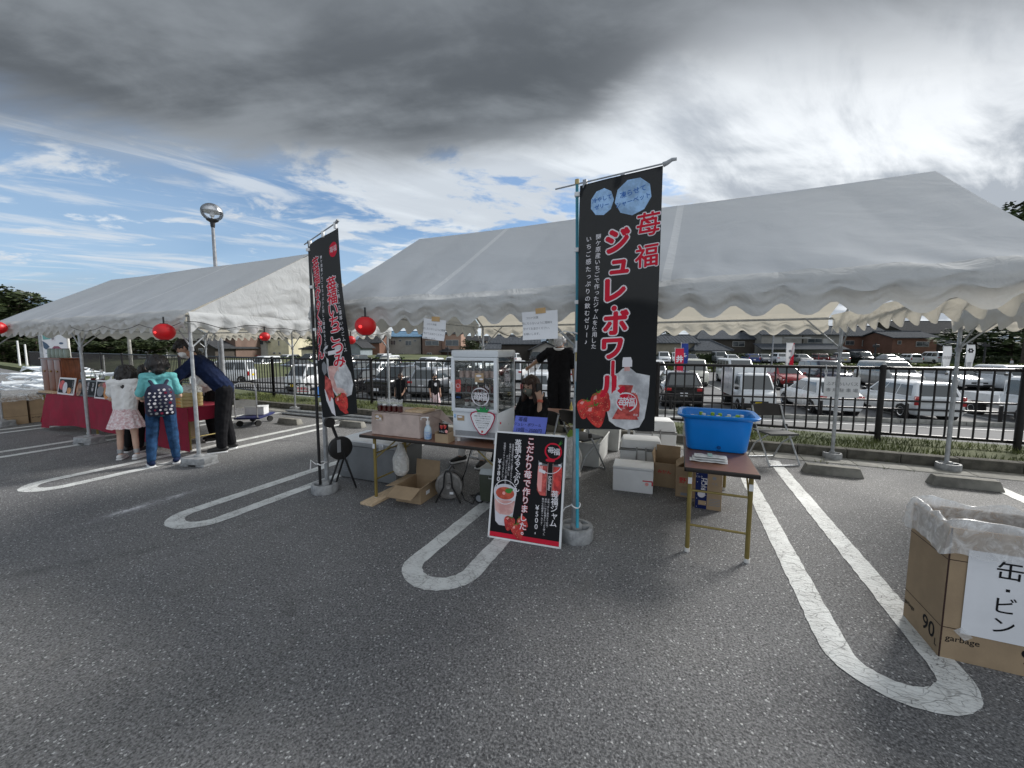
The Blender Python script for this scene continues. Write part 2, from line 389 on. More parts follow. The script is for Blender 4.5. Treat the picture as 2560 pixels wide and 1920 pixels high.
# chalky spill kept below
# chalky spill between the two left bays
sx_ = py_-2.08; sy_ = px_+4.965
core = ((py_-1.93)*(py_-1.93)*-70).exp()*(sy_*sy_*-900).exp() + ((py_-2.36)*(py_-2.36)*-160).exp()*(sy_*sy_*-700).exp()*.7
sp = (sx_*sx_*-7).exp()*(sy_*sy_*-130).exp()*(nz(nt, v, 16, 6, .7, .5).step(.36, .66))*.55 + core*(nz(nt, v, 30, 4, .6).step(.35, .55))
base = mixc(nt, sp.clamp()*.9, base, (.66, .66, .69))
# dry dusty patches, faint tyre arcs
dust = nz(nt, v, 1.3, 7, .7, 1.5).step(.56, .74)*.35
base = mixc(nt, dust, base, (.21, .20, .185))
nt.links.new(base, b.inputs['Base Color'])
b.inputs['Roughness'].default_value = .78; b.inputs['Specular IOR Level'].default_value = .35
bn = nt.nodes.new('ShaderNodeBump'); bn.inputs['Distance'].default_value = .004; bn.inputs['Strength'].default_value = 1
hh = st2*1.2 + st*.6; nt.links.new(hh.so, bn.inputs['Height']); nt.links.new(bn.outputs[0], b.inputs['Normal'])
M_['asph'] = m
M_['asph2'] = pm('lower_asphalt', (.135, .137, .142), .85, 0, .22, 1.2, .004, 60, dirt=.15)
m = bpy.data.materials.new('worn_line_paint'); m.use_nodes = True; nt = m.node_tree; b = nt.nodes['Principled BSDF']
v = nt.nodes.new('ShaderNodeTexCoord').outputs['Object']
wv = nt.nodes.new('ShaderNodeVectorMath'); wv.operation = 'ADD'; nt.links.new(v, wv.inputs[0])
nn = nt.nodes.new('ShaderNodeTexNoise'); nn.inputs['Scale'].default_value = 6; nt.links.new(v, nn.inputs['Vector'])
sc_ = nt.nodes.new('ShaderNodeVectorMath'); sc_.operation = 'SCALE'; sc_.inputs['Scale'].default_value = .07; nt.links.new(nn.outputs['Color'], sc_.inputs[0]); nt.links.new(sc_.outputs[0], wv.inputs[1])
mp = nt.nodes.new('ShaderNodeMapping'); mp.inputs['Scale'].default_value = (.45, 1.25, 1); mp.inputs['Rotation'].default_value = (0, 0, .12); nt.links.new(wv.outputs[0], mp.inputs[0])
c1 = nz(nt, mp.outputs[0], 30, kind='v', feat='DISTANCE_TO_EDGE'); c2 = nz(nt, wv.outputs[0], 3.1, kind='v', feat='DISTANCE_TO_EDGE')
g1 = nz(nt, v, 85, 4, .65); g2 = nz(nt, v, 5, 6, .65, .8)
base = mixc(nt, g2.step(.35, .72), (.76, .78, .77), (.58, .59, .58))
base = mixc(nt, g1.step(.55, .72)*.45, base, (.24, .24, .24))
crk = c1.step(.045, .008)*g2.step(.36, .58)*.62
base = mixc(nt, crk, base, (.14, .14, .145)); base = mixc(nt, c2.step(.010, .002)*.45, base, (.12, .12, .12))
wear = (g1*.55+g2*.45).step(.60, .64)
base = mixc(nt, wear*.85, base, (.10, .10, .10))
nt.links.new(base, b.inputs['Base Color']); b.inputs['Roughness'].default_value = .6
bn = nt.nodes.new('ShaderNodeBump'); bn.inputs['Distance'].default_value = .004; nt.links.new((g1+c1.step(0, .04)*.6).so, bn.inputs['Height']); nt.links.new(bn.outputs[0], b.inputs['Normal'])
M_['line'] = m
M_['soil'] = pm('turf_soil', (.05, .055, .025), .95, 0, .5, 5, .01, 30, col2=(.10, .12, .045))
M_['field'] = pm('distant_grass', (.07, .10, .035), .95, 0, .3, .3, .02, 3, col2=(.12, .13, .06))
# upper car park
g = MB(); XS = [-90, -60, -40, -11.5, 0, 30]
vs = []
for x in XS: vs += [(x, -14, 0), (x, bend(x)-1.45, 0)]
g.add(vs, [(2*i, 2*i+2, 2*i+3, 2*i+1) for i in range(len(XS)-1)]); struct(g.build('ground', M_['asph']))
# verge, bank and the terrain beyond as one sheet reaching the horizon
def zterr(x, y):
    f = bend(x)
    if y < f+.45: return .10
    if y < f+1.5: return .10+(gz(0)-.06-.10)*((y-f-.45)/1.05)
    z = gz(y)-.06
    if x < -36: z += min(1, (-36-x)/10)*min(1, max(0, (y-f-3)/8))*1.25
    if y > 75: z += (y-75)*.004
    return z
t = MB(); us = [-3000, -900, -300, -150, -100, -80, -70, -60, -50, -44, -40, -36, -30, -24, -18, -11.5, -5, 0, 6, 12, 20, 30, 50, 100, 300, 900, 3000]
offs = [-.85, .0, .45, .8, 1.15, 1.5, 3, 6, 10, 16, 27, 40, 60, 75, 120, 300, 900, 4000]
t.v = [(x, bend(x)+o, zterr(x, bend(x)+o)) for o in offs for x in us]; n_ = len(us)
t.f = [(j*n_+i, j*n_+i+1, (j+1)*n_+i+1, (j+1)*n_+i) for j in range(len(offs)-1) for i in range(n_-1)]
struct(t.build('terrain', M_['field'], smooth=True))
# lower road and car park: one sheet following the levels
t = MB(); vv = [-9.2, -4, 0, 4, 9, 14, 20, 30, 40, 52]
uu = [-42, -30, -15, 0, 15, 30, 60]
t.v = [(*lot(u, w_), gz(lot(u, w_)[1])) for w_ in vv for u in uu]; n_ = len(uu)
t.f = [(j*n_+i, j*n_+i+1, (j+1)*n_+i+1, (j+1)*n_+i) for j in range(len(vv)-1) for i in range(n_-1)]
struct(t.build('lower_car_park', M_['asph2']))
def strip(name, pts, w, z, mat, jag=0):
    b_ = MB(); L = []
    for i, p in enumerate(pts):
        a = Vector(pts[max(0, i-1)]); c = Vector(pts[min(len(pts)-1, i+1)]); d = (c-a).normalized(); nrm = Vector((-d.y, d.x))
        L.append((Vector(p)+nrm*(w/2+random.uniform(-jag, jag)), Vector(p)-nrm*(w/2+random.uniform(-jag, jag))))
    for a, c in L: b_.v += [(a.x, a.y, z), (c.x, c.y, z)]
    b_.f = [(2*i+1, 2*i+3, 2*i+2, 2*i) for i in range(len(L)-1)]
    return struct(b_.build(name, mat))
# U shaped bay markings
for n in range(-4, 7):
    cx = -1.541 + 2.5965*(n-3); y0 = 2.027+.155*(n-3); W2, G2 = .3046, .160; r = (W2+G2)/2; w = W2-G2
    pts = []; yy = 6.55
    while yy > y0+W2: pts.append((cx-r, yy)); yy -= .06
    for k in range(0, 25):
        a = pi + pi*k/24; pts.append((cx+r*cos(a), y0+W2+r*sin(a)))
    yy = y0+W2+.06
    while yy < 6.55: pts.append((cx+r, yy)); yy += .06
    strip('parking_line', pts, w, .004, M_['line'], .0045)
# gutter and kerb
g = MB()
x = -11.5
while x < 12: g.bb((x+.006, 6.67, -.05), (x+1.99, 7.02, .006+random.uniform(0, .006))); x += 2
kg = struct(MB().build('gutter', M_['concl']))
x = -11.5; i = 0
bk = MB().bb((0, 0, -.04), (.592, .36, .008)); me = bk.build('gutter_slab', M_['concl'], kg, bevel=.006, local=True).data
bpy.data.objects.remove(kg.children[0])
kk = struct(MB().build('kerb', M_['concd'])); mk = MB().bb((0, 0, 0), (.594, .15, .14)).build('kerb_stone', M_['concd'], kk, bevel=.012, local=True).data
bpy.data.objects.remove(kk.children[0])
while x < 10:
    for nm, par, mesh, y in (('gutter_slab', kg, me, 6.67), ('kerb_stone', kk, mk, 7.045)):
        o = bpy.data.objects.new(nm, mesh); COL.objects.link(o); o.parent = par; o.location = (x, y+random.uniform(-.004, .004), random.uniform(-.004, .003))
    x += .6
# far kerb of the road, its drain edge, bay lines on the lower lot
kf = struct(MB().build('far_kerb', M_['concl'])); u = -40
mf = MB().bb((0, 0, 0), (1.98, .2, .16)).build('kerb_stone', M_['concl'], kf, bevel=.012, local=True).data; bpy.data.objects.remove(kf.children[0])
while u < 34:
    o = bpy.data.objects.new('kerb_stone', mf); COL.objects.link(o); o.parent = kf; o.location = (*lot(u, 0), gz(18)); o.rotation_euler = (0, 0, TH); u += 2
def lline(a, c, w=.12):
    k = max(1, int((Vector(c)-Vector(a)).length/4)); P = [Vector(a).lerp(Vector(c), i/k) for i in range(k+1)]
    b_ = MB(); d = (P[-1]-P[0]).normalized(); nr = Vector((-d.y, d.x))*w/2
    for p in P:
        for s in (1, -1):
            q = lot(*(p+nr*s)); b_.v.append((*q, gz(q[1])+.012))
    b_.f = [(2*i+1, 2*i+3, 2*i+2, 2*i) for i in range(k)]
    o = struct(b_.build('road_line', M_['line']))
lline((-40, -.75), (34, -.75)); lline((-40, -7.2), (34, -7.2))
lline((-40, 6.3), (34, 6.3))
for u in range(-40, 34): 
    if u % 3 == 0: lline((u+.2, .4), (u+.2, 6.2), .1)
for u in range(-38, 34, 3): lline((u+.4, 11.2), (u+.4, 22), .1)
# ------------------------------------------------------------------ grass on the verge (uncountable)
M_['grass'] = pm('verge_grass_blades', (.07, .11, .022), .8, 0, .5, 3, col2=(.22, .25, .08))
g = MB(); rg = random.Random(3)
for i in range(21000):
    x = rg.uniform(-13, 9); y = bend(x)+rg.betavariate(1.1, 1.3)*1.25-.88
    if noise.noise(Vector((x*.9, y*2, 0))) < -.28: continue
    h = rg.uniform(.03, .10)*(1+noise.noise(Vector((x*.7, y, 5)))*.7); a = rg.uniform(0, pi); w = .006; lx, ly = rg.gauss(0, .03), rg.gauss(0, .03)
    z = .10 if y < bend(x)+.45 else zterr(x, y)
    z = max(z, .10) if y < bend(x)+.45 else z
    g.add([(x-cos(a)*w, y-sin(a)*w, z-.01), (x+cos(a)*w, y+sin(a)*w, z-.01), (x+lx, y+ly, z+h)], [(0, 1, 2)])
stuff(g.build('grass', M_['grass']))
g = MB()
for i in range(1500):                            # weeds hanging over the kerb and in the gutter joints
    x = rg.uniform(-11, 8); 
    if noise.noise(Vector((x*1.7, 3, 0))) < .12: continue
    y = rg.choice((7.03, 7.2, 6.66))+rg.gauss(0, .02); h = rg.uniform(.02, .07); a = rg.uniform(0, pi)
    z = .14 if y > 7.1 else .0
    g.add([(x-cos(a)*.005, y-sin(a)*.005, z), (x+cos(a)*.005, y+sin(a)*.005, z), (x+rg.gauss(0, .03), y+rg.gauss(0, .03), z+h)], [(0, 1, 2)])
stuff(g.build('kerb_weeds', M_['grass']))
# small bright grit and litter on the asphalt
g = MB()
for i in range(260):
    x = rg.uniform(-9, 4); y = rg.uniform(.6, 6.4); r = rg.uniform(.0015, .0045)
    g.box((x, y, r*.6), (2*r, 1.6*r, r), rg.uniform(0, 3))
stuff(g.build('grit', flat('pale_grit', (.6, .6, .58), .8)))
# ------------------------------------------------------------------ wheel stops
def wstop(x, y, lab):
    t = thing('wheel_stop', lab, 'wheel stop', (x, y, 0), 0, 'concrete wheel stops of the bays')
    MB().add([(-.31, -.075, 0), (.31, -.075, 0), (.31, .075, 0), (-.31, .075, 0), (-.27, -.055, .115), (.27, -.055, .115), (.27, .055, .115), (-.27, .055, .115)],
             [(0, 3, 2, 1), (4, 5, 6, 7), (0, 1, 5, 4), (1, 2, 6, 5), (2, 3, 7, 6), (3, 0, 4, 7)]).build('block', M_['conc'], t, bevel=.01, local=True)
wstop(1.84, 6.08, 'concrete wheel stop in front of the round weight behind the folding chair')
wstop(3.09, 6.12, 'long concrete wheel stop behind the garbage box with a tent post over it')
wstop(-7.56, 5.66, 'concrete wheel stop on the asphalt right of the blue hand trolley')
wstop(-6.1, 5.95, 'concrete wheel stop behind the grey chest and left banner')
wstop(-4.85, 5.98, 'concrete wheel stop in shade under the display fridge')
# ------------------------------------------------------------------ railing fences
bar_me = MB().tube((0, 0, .0), (0, 0, 1.0), .0138, n=6).build('bar', M_['fence'], smooth=True); BARM = bar_me.data; bpy.data.objects.remove(bar_me)
pst = MB().tube((0, 0, 0), (0, 0, 1.24), .042, n=12).tube((0, 0, 1.24), (0, 0, 1.265), .046, .034, n=12).build('post', M_['fence'], smooth=True); PSTM = pst.data; bpy.data.objects.remove(pst)
brk = MB().box((0, 0, 0), (.24, .06, .05)).build('bracket', M_['fence'], bevel=.008); BRKM = brk.data; bpy.data.objects.remove(brk)
def fence(label, pts, z0, step=.161):
    t = thing('railing_fence', label, 'fence', (*pts[0], z0), 0, 'black railing fences along the car park')
    o = ORG[t.name]
    def put(nm, me, x, y, z, rz=0):
        c = bpy.data.objects.new(nm, me); COL.objects.link(c); c.parent = t; c.location = Vector((x, y, z))-o; c.rotation_euler = (0, 0, rz); return c
    for i, (x, y) in enumerate(pts):
        put('post', PSTM, x, y, z0-.02)
        if i == len(pts)-1: break
        a, c = Vector((x, y)), Vector(pts[i+1]); d = c-a; L = d.length; ang = atan2(d.y, d.x); e = d.normalized()
        for zz_ in (1.19, .13):
            MB().tube((*(a+e*.05), z0+zz_), (*(c-e*.05), z0+zz_), .026, n=8).build('rail', M_['fence'], t, smooth=True)
            for q in (a, c): put('bracket', BRKM, q.x, q.y, z0+zz_, ang)
        k = max(1, round(L/step)); 
        for j in range(1, k):
            p = a+d*(j/k); b_ = put('bar', BARM, p.x, p.y, z0+.15); b_.scale = (1, 1, 1.03)
    return t
fence('black railing fence with thin upright bars along the grass verge behind the tents', [(-11.5, 8.12), (-7.6, 8.12), (-4.2, 8.12), (-.38, 8.12), (3.02, 8.12), (4.62, 8.12), (8.0, 8.12)], .10)
fence('black railing fence running away beside the grass slope behind the left tent', [(-11.5, 8.12), (-15.0, bend(-15)), (-18.5, bend(-18.5)), (-22, bend(-22)), (-25.5, bend(-25.5)), (-29, bend(-29)), (-33, bend(-33)), (-40, bend(-40)), (-48, bend(-48))], .10)
# pipe guard rail beyond the lower road
t = thing('pipe_guardrail', 'dark two-pipe guard rail on short thick posts at the far kerb of the road', 'guard rail', (*lot(-38, .6), gz(18)))
for z in (.62, .95):
    MB().tube((*lot(-38, .6), gz(18)+z-.15), (*lot(30, .6), gz(18)+z-.15), .040, n=8).build('rail', M_['fence'], t, smooth=True)
for k in range(24): 
    u = -37.9+k*2.9; MB().tube((*lot(u, .6), gz(18)), (*lot(u, .6), gz(18)+.72), .06, n=10).build('post', M_['fence'], t, smooth=True)

# ================================================================== event tents
TM = [M_['tent'], M_['tentw'], M_['seam']]
def tent(name, label, x0, x1, posts, gl=True, gr=True, yf=3.10, yb=7.0, ze=2.06, zr=3.25, seams=(), skew=0, front_right=True):
    t = thing('event_tent', label, 'tent', (x0, yf, 0), 0, 'white event tents')
    ym = (yf+yb)/2; L = x1-x0; P = .272; kx = round(L/P); px = L/kx
    def wr(x, y, s): return noise.fractal(Vector((x*1.6+s*7, y*2.5, s*3.3)), .8, 2.1, 4)
    def slope(sgn, s):
        ye = yf-.02 if sgn < 0 else yb+.02
        nu = int(L/.034)
        def f(u, v):
            x = x0+L*u-skew*u*u*min(1, v/.62)
            if v <= .62:
                w = v/.62; y = ym+(ye-ym)*w; z = zr+(ze-zr)*w
                sag = .035*sin(pi*w)*(1-abs(cos(pi*(x-x0)/(L/4)))*.6); z -= sag + .012*abs(sin(pi*(x-x0)/(L/2)))*(1-w)
                n = wr(x, y*.5, s)*.011*(.25+w*w*1.0); ridge_ = .02*max(0, w-.75)/.25*wr(x*1.4, y, s+2)
                return (x, y+sgn*n*.4, z+n+ridge_)
            w = (v-.62)/.38; c = .5-.5*cos(2*pi*(x-x0)/px); low = .250 - .085*c**1.3
            low += .012*wr(x*.7, 0, s+5)
            bag = .055*sin(pi*min(1, w*1.25))*(.75+.5*wr(x*.9, 1, s+3))
            wav = .014*cos(2*pi*(x-x0)/px)*w + .034*wr(x*1.5+w*1.3, w*.9, s+1)*sin(pi*min(1, w*1.05+.08)) + .014*wr(x*4+w*2.2, w*2.5, s+8)*w
            return (x, ye+sgn*(bag*.55+wav+.006), ze-low*w)
        g = MB(); g.grid(f, nu, 34); w_ = nu
        for j in range(34):
            for i in range(nu):
                x = x0+L*(i+.5)/nu
                k = 1 if j/34 > .58 else 0
                if any(abs(x-q) < .035 for q in seams) and k == 0: k = 2
                g.m[j*nu+i] = k
        return g
    def edge_roll(sgn, s): pass
    f_ = slope(-1, 1).build('front_roof', TM, t, smooth=True, ang=60)
    b_ = slope(1, 2).build('rear_roof', TM, t, smooth=True, ang=60)
    for flag, xe, sg, s in ((gl, x0, -1, 3), (gr, x1-skew, 1, 4)):
        Ly = yb-yf; ky = round(Ly/.27); py = Ly/ky; nu = int(Ly/.034)
        def f(u, v):
            y = yf+Ly*u; w = v; c = .5-.5*cos(2*pi*(y-yf)/py); low = .250-.085*c**1.3
            n = wr(y*1.3, w, s)
            return (xe+sg*(.012+.018*cos(2*pi*(y-yf)/py)*w+.022*n*sin(pi*min(1, w+.1))+.02*sin(pi*w)), y, ze+.02-(low+.02)*w)
        g = MB(); g.grid(f, nu, 9); g.m = [1]*len(g.m); g.build('end_valance', TM, t, smooth=True, ang=60)
        if flag:
            def f2(u, v):
                y = yf+Ly*u; zt = ze+(zr-ze)*(1-abs(2*u-1))-.012; z = ze+.01+(zt-ze-.01)*v
                n = wr(y*1.2+z*1.5, z*2.0-y*.8, s+6)
                return (xe+sg*(.004+.035*n*sin(pi*u)*(1-v*.8)), y, z)
            g = MB(); g.grid(f2, 80, 30); g.m = [1]*len(g.m); g.build('gable_sheet', TM, t, smooth=True, ang=60)
    # frame
    fr_ = MB()
    def pipe(nm, a, c, r=.017, mat='galv'): return MB().tube(a, c, r, n=8).build(nm, M_[mat], t, smooth=True)
    for y in (yf+.03, yb-.03): pipe('eave_beam', (x0+.02, y, ze-.03), (x1-.02-(skew if y < 4 else 0), y, ze-.03))
    pipe('ridge_beam', (x0+.02, ym, zr-.04), (x1-.02, ym, zr-.04))
    for x in posts:
        for y, ye in ((yf+.03, ym), (yb-.03, ym)): pipe('rafter', (x-(skew if y < 4 and x > x1-.3 else 0), y, ze-.04), (x-.06*(skew > 0 and x > x1-.3), ye, zr-.05), .015)
        pipe('tie_beam', (x-(skew if x > x1-.3 else 0), yf+.03, ze-.05), (x, yb-.03, ze-.05), .015)
        for y in (yf+.03, yb-.03):
            if y < 4 and x > 1.5: continue
            p = MB().tube((x, y, .04), (x, y, 1.15), .024, n=10).tube((x, y, 1.15), (x, y, ze-.05), .0205, n=10).tube((x, y, 1.10), (x, y, 1.2), .028, n=10).build('post', M_['galv'], t, smooth=True)
            MB().tube((x, y, 1.56), (x, y, 1.62), .031, n=10).build('collar', M_['galvd'], t, smooth=True)
            for s in (-1, 1):
                if x0+.2 < x+s*.45 < x1-.2: pipe('brace', (x, y, 1.60), (x+s*.42, y, ze-.04), .010)
            s = 1 if y < 5 else -1
            pipe('brace', (x, y, 1.60), (x, y+s*.42, ze-.05), .010)
    # tie cords hanging under the eave beams
    k = x0+.3
    while k < x1:
        c = MB().path([(k, yb-.03, ze-.03), (k+.01, yb-.05, ze-.08), (k+random.uniform(-.02, .05), yb-.06, ze-.14)], .003, 5)
        c.build('tie_cord', M_['white'], t); k += .42
    return t
T2 = tent('event_tent', 'large white event tent over the black banner stall and display fridge', -3.70, 2.13, (-3.62, -.768, 2.10), seams=(-2.25, -.05), skew=.17, gr=False, front_right=False)
T1 = tent('event_tent', 'white event tent at the left over the crimson table with the children', -12.75, -5.98, (-12.7, -9.08, -6.02), seams=(-10.5, -8.2))
T3 = tent('event_tent', 'white event tent cut off at the right edge behind the large tent', 3.30, 9.1, (3.33, 6.2, 9.0), seams=())
# ================================================================== vehicles
def paint(name, col, rough=.28, coat=.6, metal=0): return pm(name, col, rough, metal, .04, 2, coat=coat)
PAINT = {'white': paint('white_car_paint', (.76, .78, .80)), 'black': paint('black_car_paint', (.008, .008, .010), .2), 'silver': paint('silver_car_paint', (.42, .43, .45), .3, .5, .5),
 'red': paint('red_car_paint', (.28, .012, .015)), 'navy': paint('navy_car_paint', (.012, .018, .045), .2), 'cream': paint('cream_car_paint', (.62, .62, .54)), 'greige': paint('greige_car_paint', (.46, .46, .44)),
 'grey': paint('grey_car_paint', (.25, .26, .27)), 'blue': paint('blue_car_paint', (.03, .06, .22)), 'dkred': paint('dark_red_car_paint', (.12, .01, .012))}
M_['carglass'] = pm('car_window_glass', (.035, .045, .048), .06, 0, 0, spec=.9, coat=.5)
M_['tlamp'] = pm('red_tail_lamp', (.45, .01, .015), .15, 0, 0, coat=.6); M_['hlamp'] = pm('clear_head_lamp', (.55, .58, .60), .12, .3, 0, coat=.8)
M_['ytag'] = flat('yellow_plate', (.75, .55, .02), .5); M_['trim'] = pm('black_trim', (.015, .015, .016), .5, 0, .1)
WHEEL = {}
def wheel_mesh(r):
    if r not in WHEEL:
        a = MB().tube((0, -.09, 0), (0, .09, 0), r, n=18).build('tyre', M_['rubber'], smooth=True, bevel=.02); b_ = MB().lathe((0, 0, 0), [(r*.62, -.075), (r*.60, -.1), (r*.5, -.085), (r*.2, -.07), (0, -.075)], 16, M=Matrix.Rotation(pi/2, 4, 'X'))
        b_.lathe((0, 0, 0), [(r*.62, -.075), (r*.60, -.1), (r*.5, -.085), (r*.2, -.07), (0, -.075)], 16, M=Matrix.Rotation(-pi/2, 4, 'X'))
        rim = b_.build('rim', M_['chrome'], smooth=True); WHEEL[r] = (a.data, rim.data); bpy.data.objects.remove(a); bpy.data.objects.remove(rim)
    return WHEEL[r]
# L, W, H, belt z, hood z at nose, hood z at screen, cabin xs (rear base, rear top, front top, screen base) from the rear bumper, roof half width, wheel r, panes, plate colour
CT = {
 'kei_truck': dict(L=3.39, W=1.47, H=1.78, belt=1.0, nose=.95, cab=(1.95, 2.02, 2.75, 3.2), tw=.60, r=.27, yel=1),
 'box_truck': dict(L=3.39, W=1.47, H=1.74, belt=1.0, nose=.95, cab=(1.95, 2.02, 2.75, 3.2), tw=.60, r=.27, yel=1),
 'kei_van': dict(L=3.39, W=1.47, H=1.86, belt=1.05, nose=.88, cab=(.06, .18, 2.5, 3.05), tw=.62, r=.28, yel=1, panes=3),
 'kei_box': dict(L=3.39, W=1.47, H=1.76, belt=1.02, nose=.92, cab=(.10, .22, 2.15, 2.6), tw=.62, r=.29, yel=1, panes=3),
 'hatch': dict(L=4.2, W=1.72, H=1.49, belt=.92, nose=.70, cab=(.12, .75, 2.35, 3.25), tw=.60, r=.31, panes=2),
 'sedan': dict(L=4.5, W=1.78, H=1.46, belt=.92, nose=.72, cab=(.35, 1.25, 2.6, 3.45), tw=.60, r=.32, panes=2),
 'suv': dict(L=4.6, W=1.83, H=1.70, belt=1.05, nose=.95, cab=(.10, .55, 2.75, 3.5), tw=.68, r=.36, panes=3),
 'wagon': dict(L=4.25, W=1.70, H=1.52, belt=.93, nose=.76, cab=(.08, .32, 2.55, 3.25), tw=.66, r=.31, panes=3),
 'van': dict(L=4.7, W=1.75, H=1.98, belt=1.12, nose=.95, cab=(.06, .16, 3.75, 4.4), tw=.76, r=.33, panes=4),
 'minivan': dict(L=4.8, W=1.80, H=1.88, belt=1.10, nose=.92, cab=(.08, .30, 3.3, 4.15), tw=.72, r=.34, panes=3)}
CARN = {'kei_truck': 'kei_truck', 'box_truck': 'box_truck', 'kei_van': 'mini_van', 'kei_box': 'small_car', 'hatch': 'hatchback_car', 'sedan': 'sedan_car', 'suv': 'suv_car', 'wagon': 'station_wagon', 'van': 'van', 'minivan': 'minivan'}
CATN = {'kei_truck': 'truck', 'box_truck': 'truck', 'kei_van': 'van', 'van': 'van', 'minivan': 'minivan'}
def car(ty, colr, u, label, facing='F', plate=True):
    """built with its nose towards +x, origin at the middle of its ground footprint"""
    p = CT[ty]; L, Wd, H, belt, nose = p['L'], p['W'], p['H'], p['belt'], p['nose']; a_, b_, c_, d_ = p['cab']; tw = p['tw']; hw = Wd/2; x0 = -L/2; r = p['r']
    t = thing(CARN[ty], label, CATN.get(ty, 'car'), (0, 0, 0), 0, 'vehicles on the lower car park')
    # body
    zb = .22; st = []
    truck = ty in ('kei_truck', 'box_truck')
    xs = sorted(set([0, .05, .18, a_, (a_+d_)/2, d_, (d_+L)/2, L-.22, L-.06, L]))
    if truck: xs = [a_-.02, a_+.04, d_, L-.1, L]
    for x in xs:
        if x <= d_: zt = belt
        else:
            q = (x-d_)/(L-d_); zt = belt-.03+(nose-belt+.03)*q**1.4
        w = hw
        if not truck and x < .2: w = hw*(.90+.10*(x/.2)**.5); zt = min(zt, belt - (.04 if x < .02 else 0))
        if x > L-.3: q = (x-L+.3)/.3; w = hw*(1-.10*q*q); zt -= .10*q**3
        zz = zb + (.10 if x in (0, L) else 0)
        st.append((x, zz, zt, w))
    g = MB(); n = 11
    for x, z0, z1, w in st:
        hf = [(w*.88, z0), (w*.975, z0+.12), (w, z0+(z1-z0)*.55), (w*.975, z1-.07), (w*.90, z1), (0, z1+.015)]
        g.v += [(x0+x, y, z) for y, z in hf]+[(x0+x, -y, z) for y, z in hf[-2::-1]]
    m_ = len(st)
    g.f = [(i*n+k, (i+1)*n+k, (i+1)*n+k+1, i*n+k+1) for i in range(m_-1) for k in range(n-1)]+[(i*n, i*n+n-1, (i+1)*n+n-1, (i+1)*n) for i in range(m_-1)]
    g.f += [tuple(range(n)), tuple(range((m_-1)*n, m_*n))[::-1]]; g.m = [0]*len(g.f)
    if truck and ty == 'kei_truck':
        g.bb((x0+.02, -hw, .62), (x0+a_-.06, hw, .68)); 
        for s in (-1, 1): g.bb((x0+.02, s*hw-.02*(s > 0), .68), (x0+a_-.06, s*hw+.02*(s < 0), .96))
        g.bb((x0, -hw, .66), (x0+.03, hw, .96)); g.bb((x0+a_-.07, -.60, .68), (x0+a_-.04, .60, 1.6))
        g.bb((x0+.1, -.35, .35), (x0+a_, .35, .6))
    if ty == 'box_truck':
        g.bb((x0-.02, -hw, .62), (x0+a_-.08, hw, 1.95)); g.bb((x0+.1, -.35, .35), (x0+a_, .35, .6))
    # cabin ring loft
    def ring(xa, xb, yw, z, rr=.10):
        pts = []
        for cx_, cy_, a0 in ((xb-rr, yw-rr, 0), (xa+rr, yw-rr, pi/2), (xa+rr, -yw+rr, pi), (xb-rr, -yw+rr, 3*pi/2)):
            for k in range(4): an = a0+pi/2*k/3; pts.append((x0+cx_+rr*cos(an), cy_+rr*sin(an), z))
        return pts
    R0 = ring(a_, d_, hw*.955, belt-.03); R1 = ring(b_, c_, tw, H-.07, .13); R2 = ring(b_+.10, c_-.13, tw-.09, H-.012, .12); R3 = ring(b_+.4, c_-.4, tw-.35, H, .05)
    bs = len(g.v); g.v += R0+R1+R2+R3
    for q in range(3): g.f += [(bs+q*16+k, bs+q*16+(k+1) % 16, bs+(q+1)*16+(k+1) % 16, bs+(q+1)*16+k) for k in range(16)]
    g.f.append(tuple(bs+48+k for k in range(16))); g.m = [0]*len(g.f)
    body = g.build('body', PAINT[colr], t, smooth=True, ang=40)
    # windows as bilinear patches of the cabin faces
    def patch(nm, P00, P10, P11, P01, s0, s1, v0, v1, nrm, off=.008):
        P = [Vector(q) for q in (P00, P10, P11, P01)]
        def at(s, v_): return (P[0].lerp(P[1], s)).lerp(P[3].lerp(P[2], s), v_)
        N = (P[1]-P[0]).cross(P[3]-P[0]).normalized(); 
        if N.dot(Vector(nrm)) < 0: N = -N
        q = [at(s0, v0), at(s1, v0), at(s1, v1), at(s0, v1)]
        g = MB(); g.add([x+N*off for x in q]+[x-N*.01 for x in q], [(0, 1, 2, 3), (0, 1, 5, 4), (1, 2, 6, 5), (2, 3, 7, 6), (3, 0, 4, 7)])
        return g.build(nm, M_['carglass'], t)
    B = belt-.03; T_ = H-.07; yb_, yt = hw*.955, tw
    patch('windshield', (x0+d_, -yb_, B), (x0+d_, yb_, B), (x0+c_, yt, T_), (x0+c_, -yt, T_), .07, .93, .10, .95, (1, 0, .3))
    patch('rear_window', (x0+a_, -yb_, B), (x0+a_, yb_, B), (x0+b_, yt, T_), (x0+b_, -yt, T_), .10 if not truck else .2, .90 if not truck else .8, .14 if not truck else .35, .92, (-1, 0, .3))
    np_ = p.get('panes', 1)
    for s in (-1, 1):
        for k in range(np_):
            sa, sb = .04+.90*k/np_+.012, .04+.90*(k+1)/np_-.012
            if np_ == 1: sa, sb = .12, .86
            patch('side_window', (x0+a_, s*yb_, B), (x0+d_, s*yb_, B), (x0+c_, s*yt, T_), (x0+b_, s*yt, T_), sa, sb, .12, .88, (0, s, .2))
    # wheels
    tm, rm = wheel_mesh(r)
    for x in ((.16*L if not truck else .2*L), L-.17*L if not truck else L-.5):
        for s in (-1, 1):
            MB().tube((x0+x, s*(hw*.6), r), (x0+x, s*(hw*.992), r), r+.055, n=16).build('wheel_arch', M_['trim'], t)
            w = bpy.data.objects.new('wheel', tm); COL.objects.link(w); w.parent = t; w.location = (x0+x, s*(hw-.07), r)
            q = bpy.data.objects.new('rim', rm); COL.objects.link(q); q.parent = w
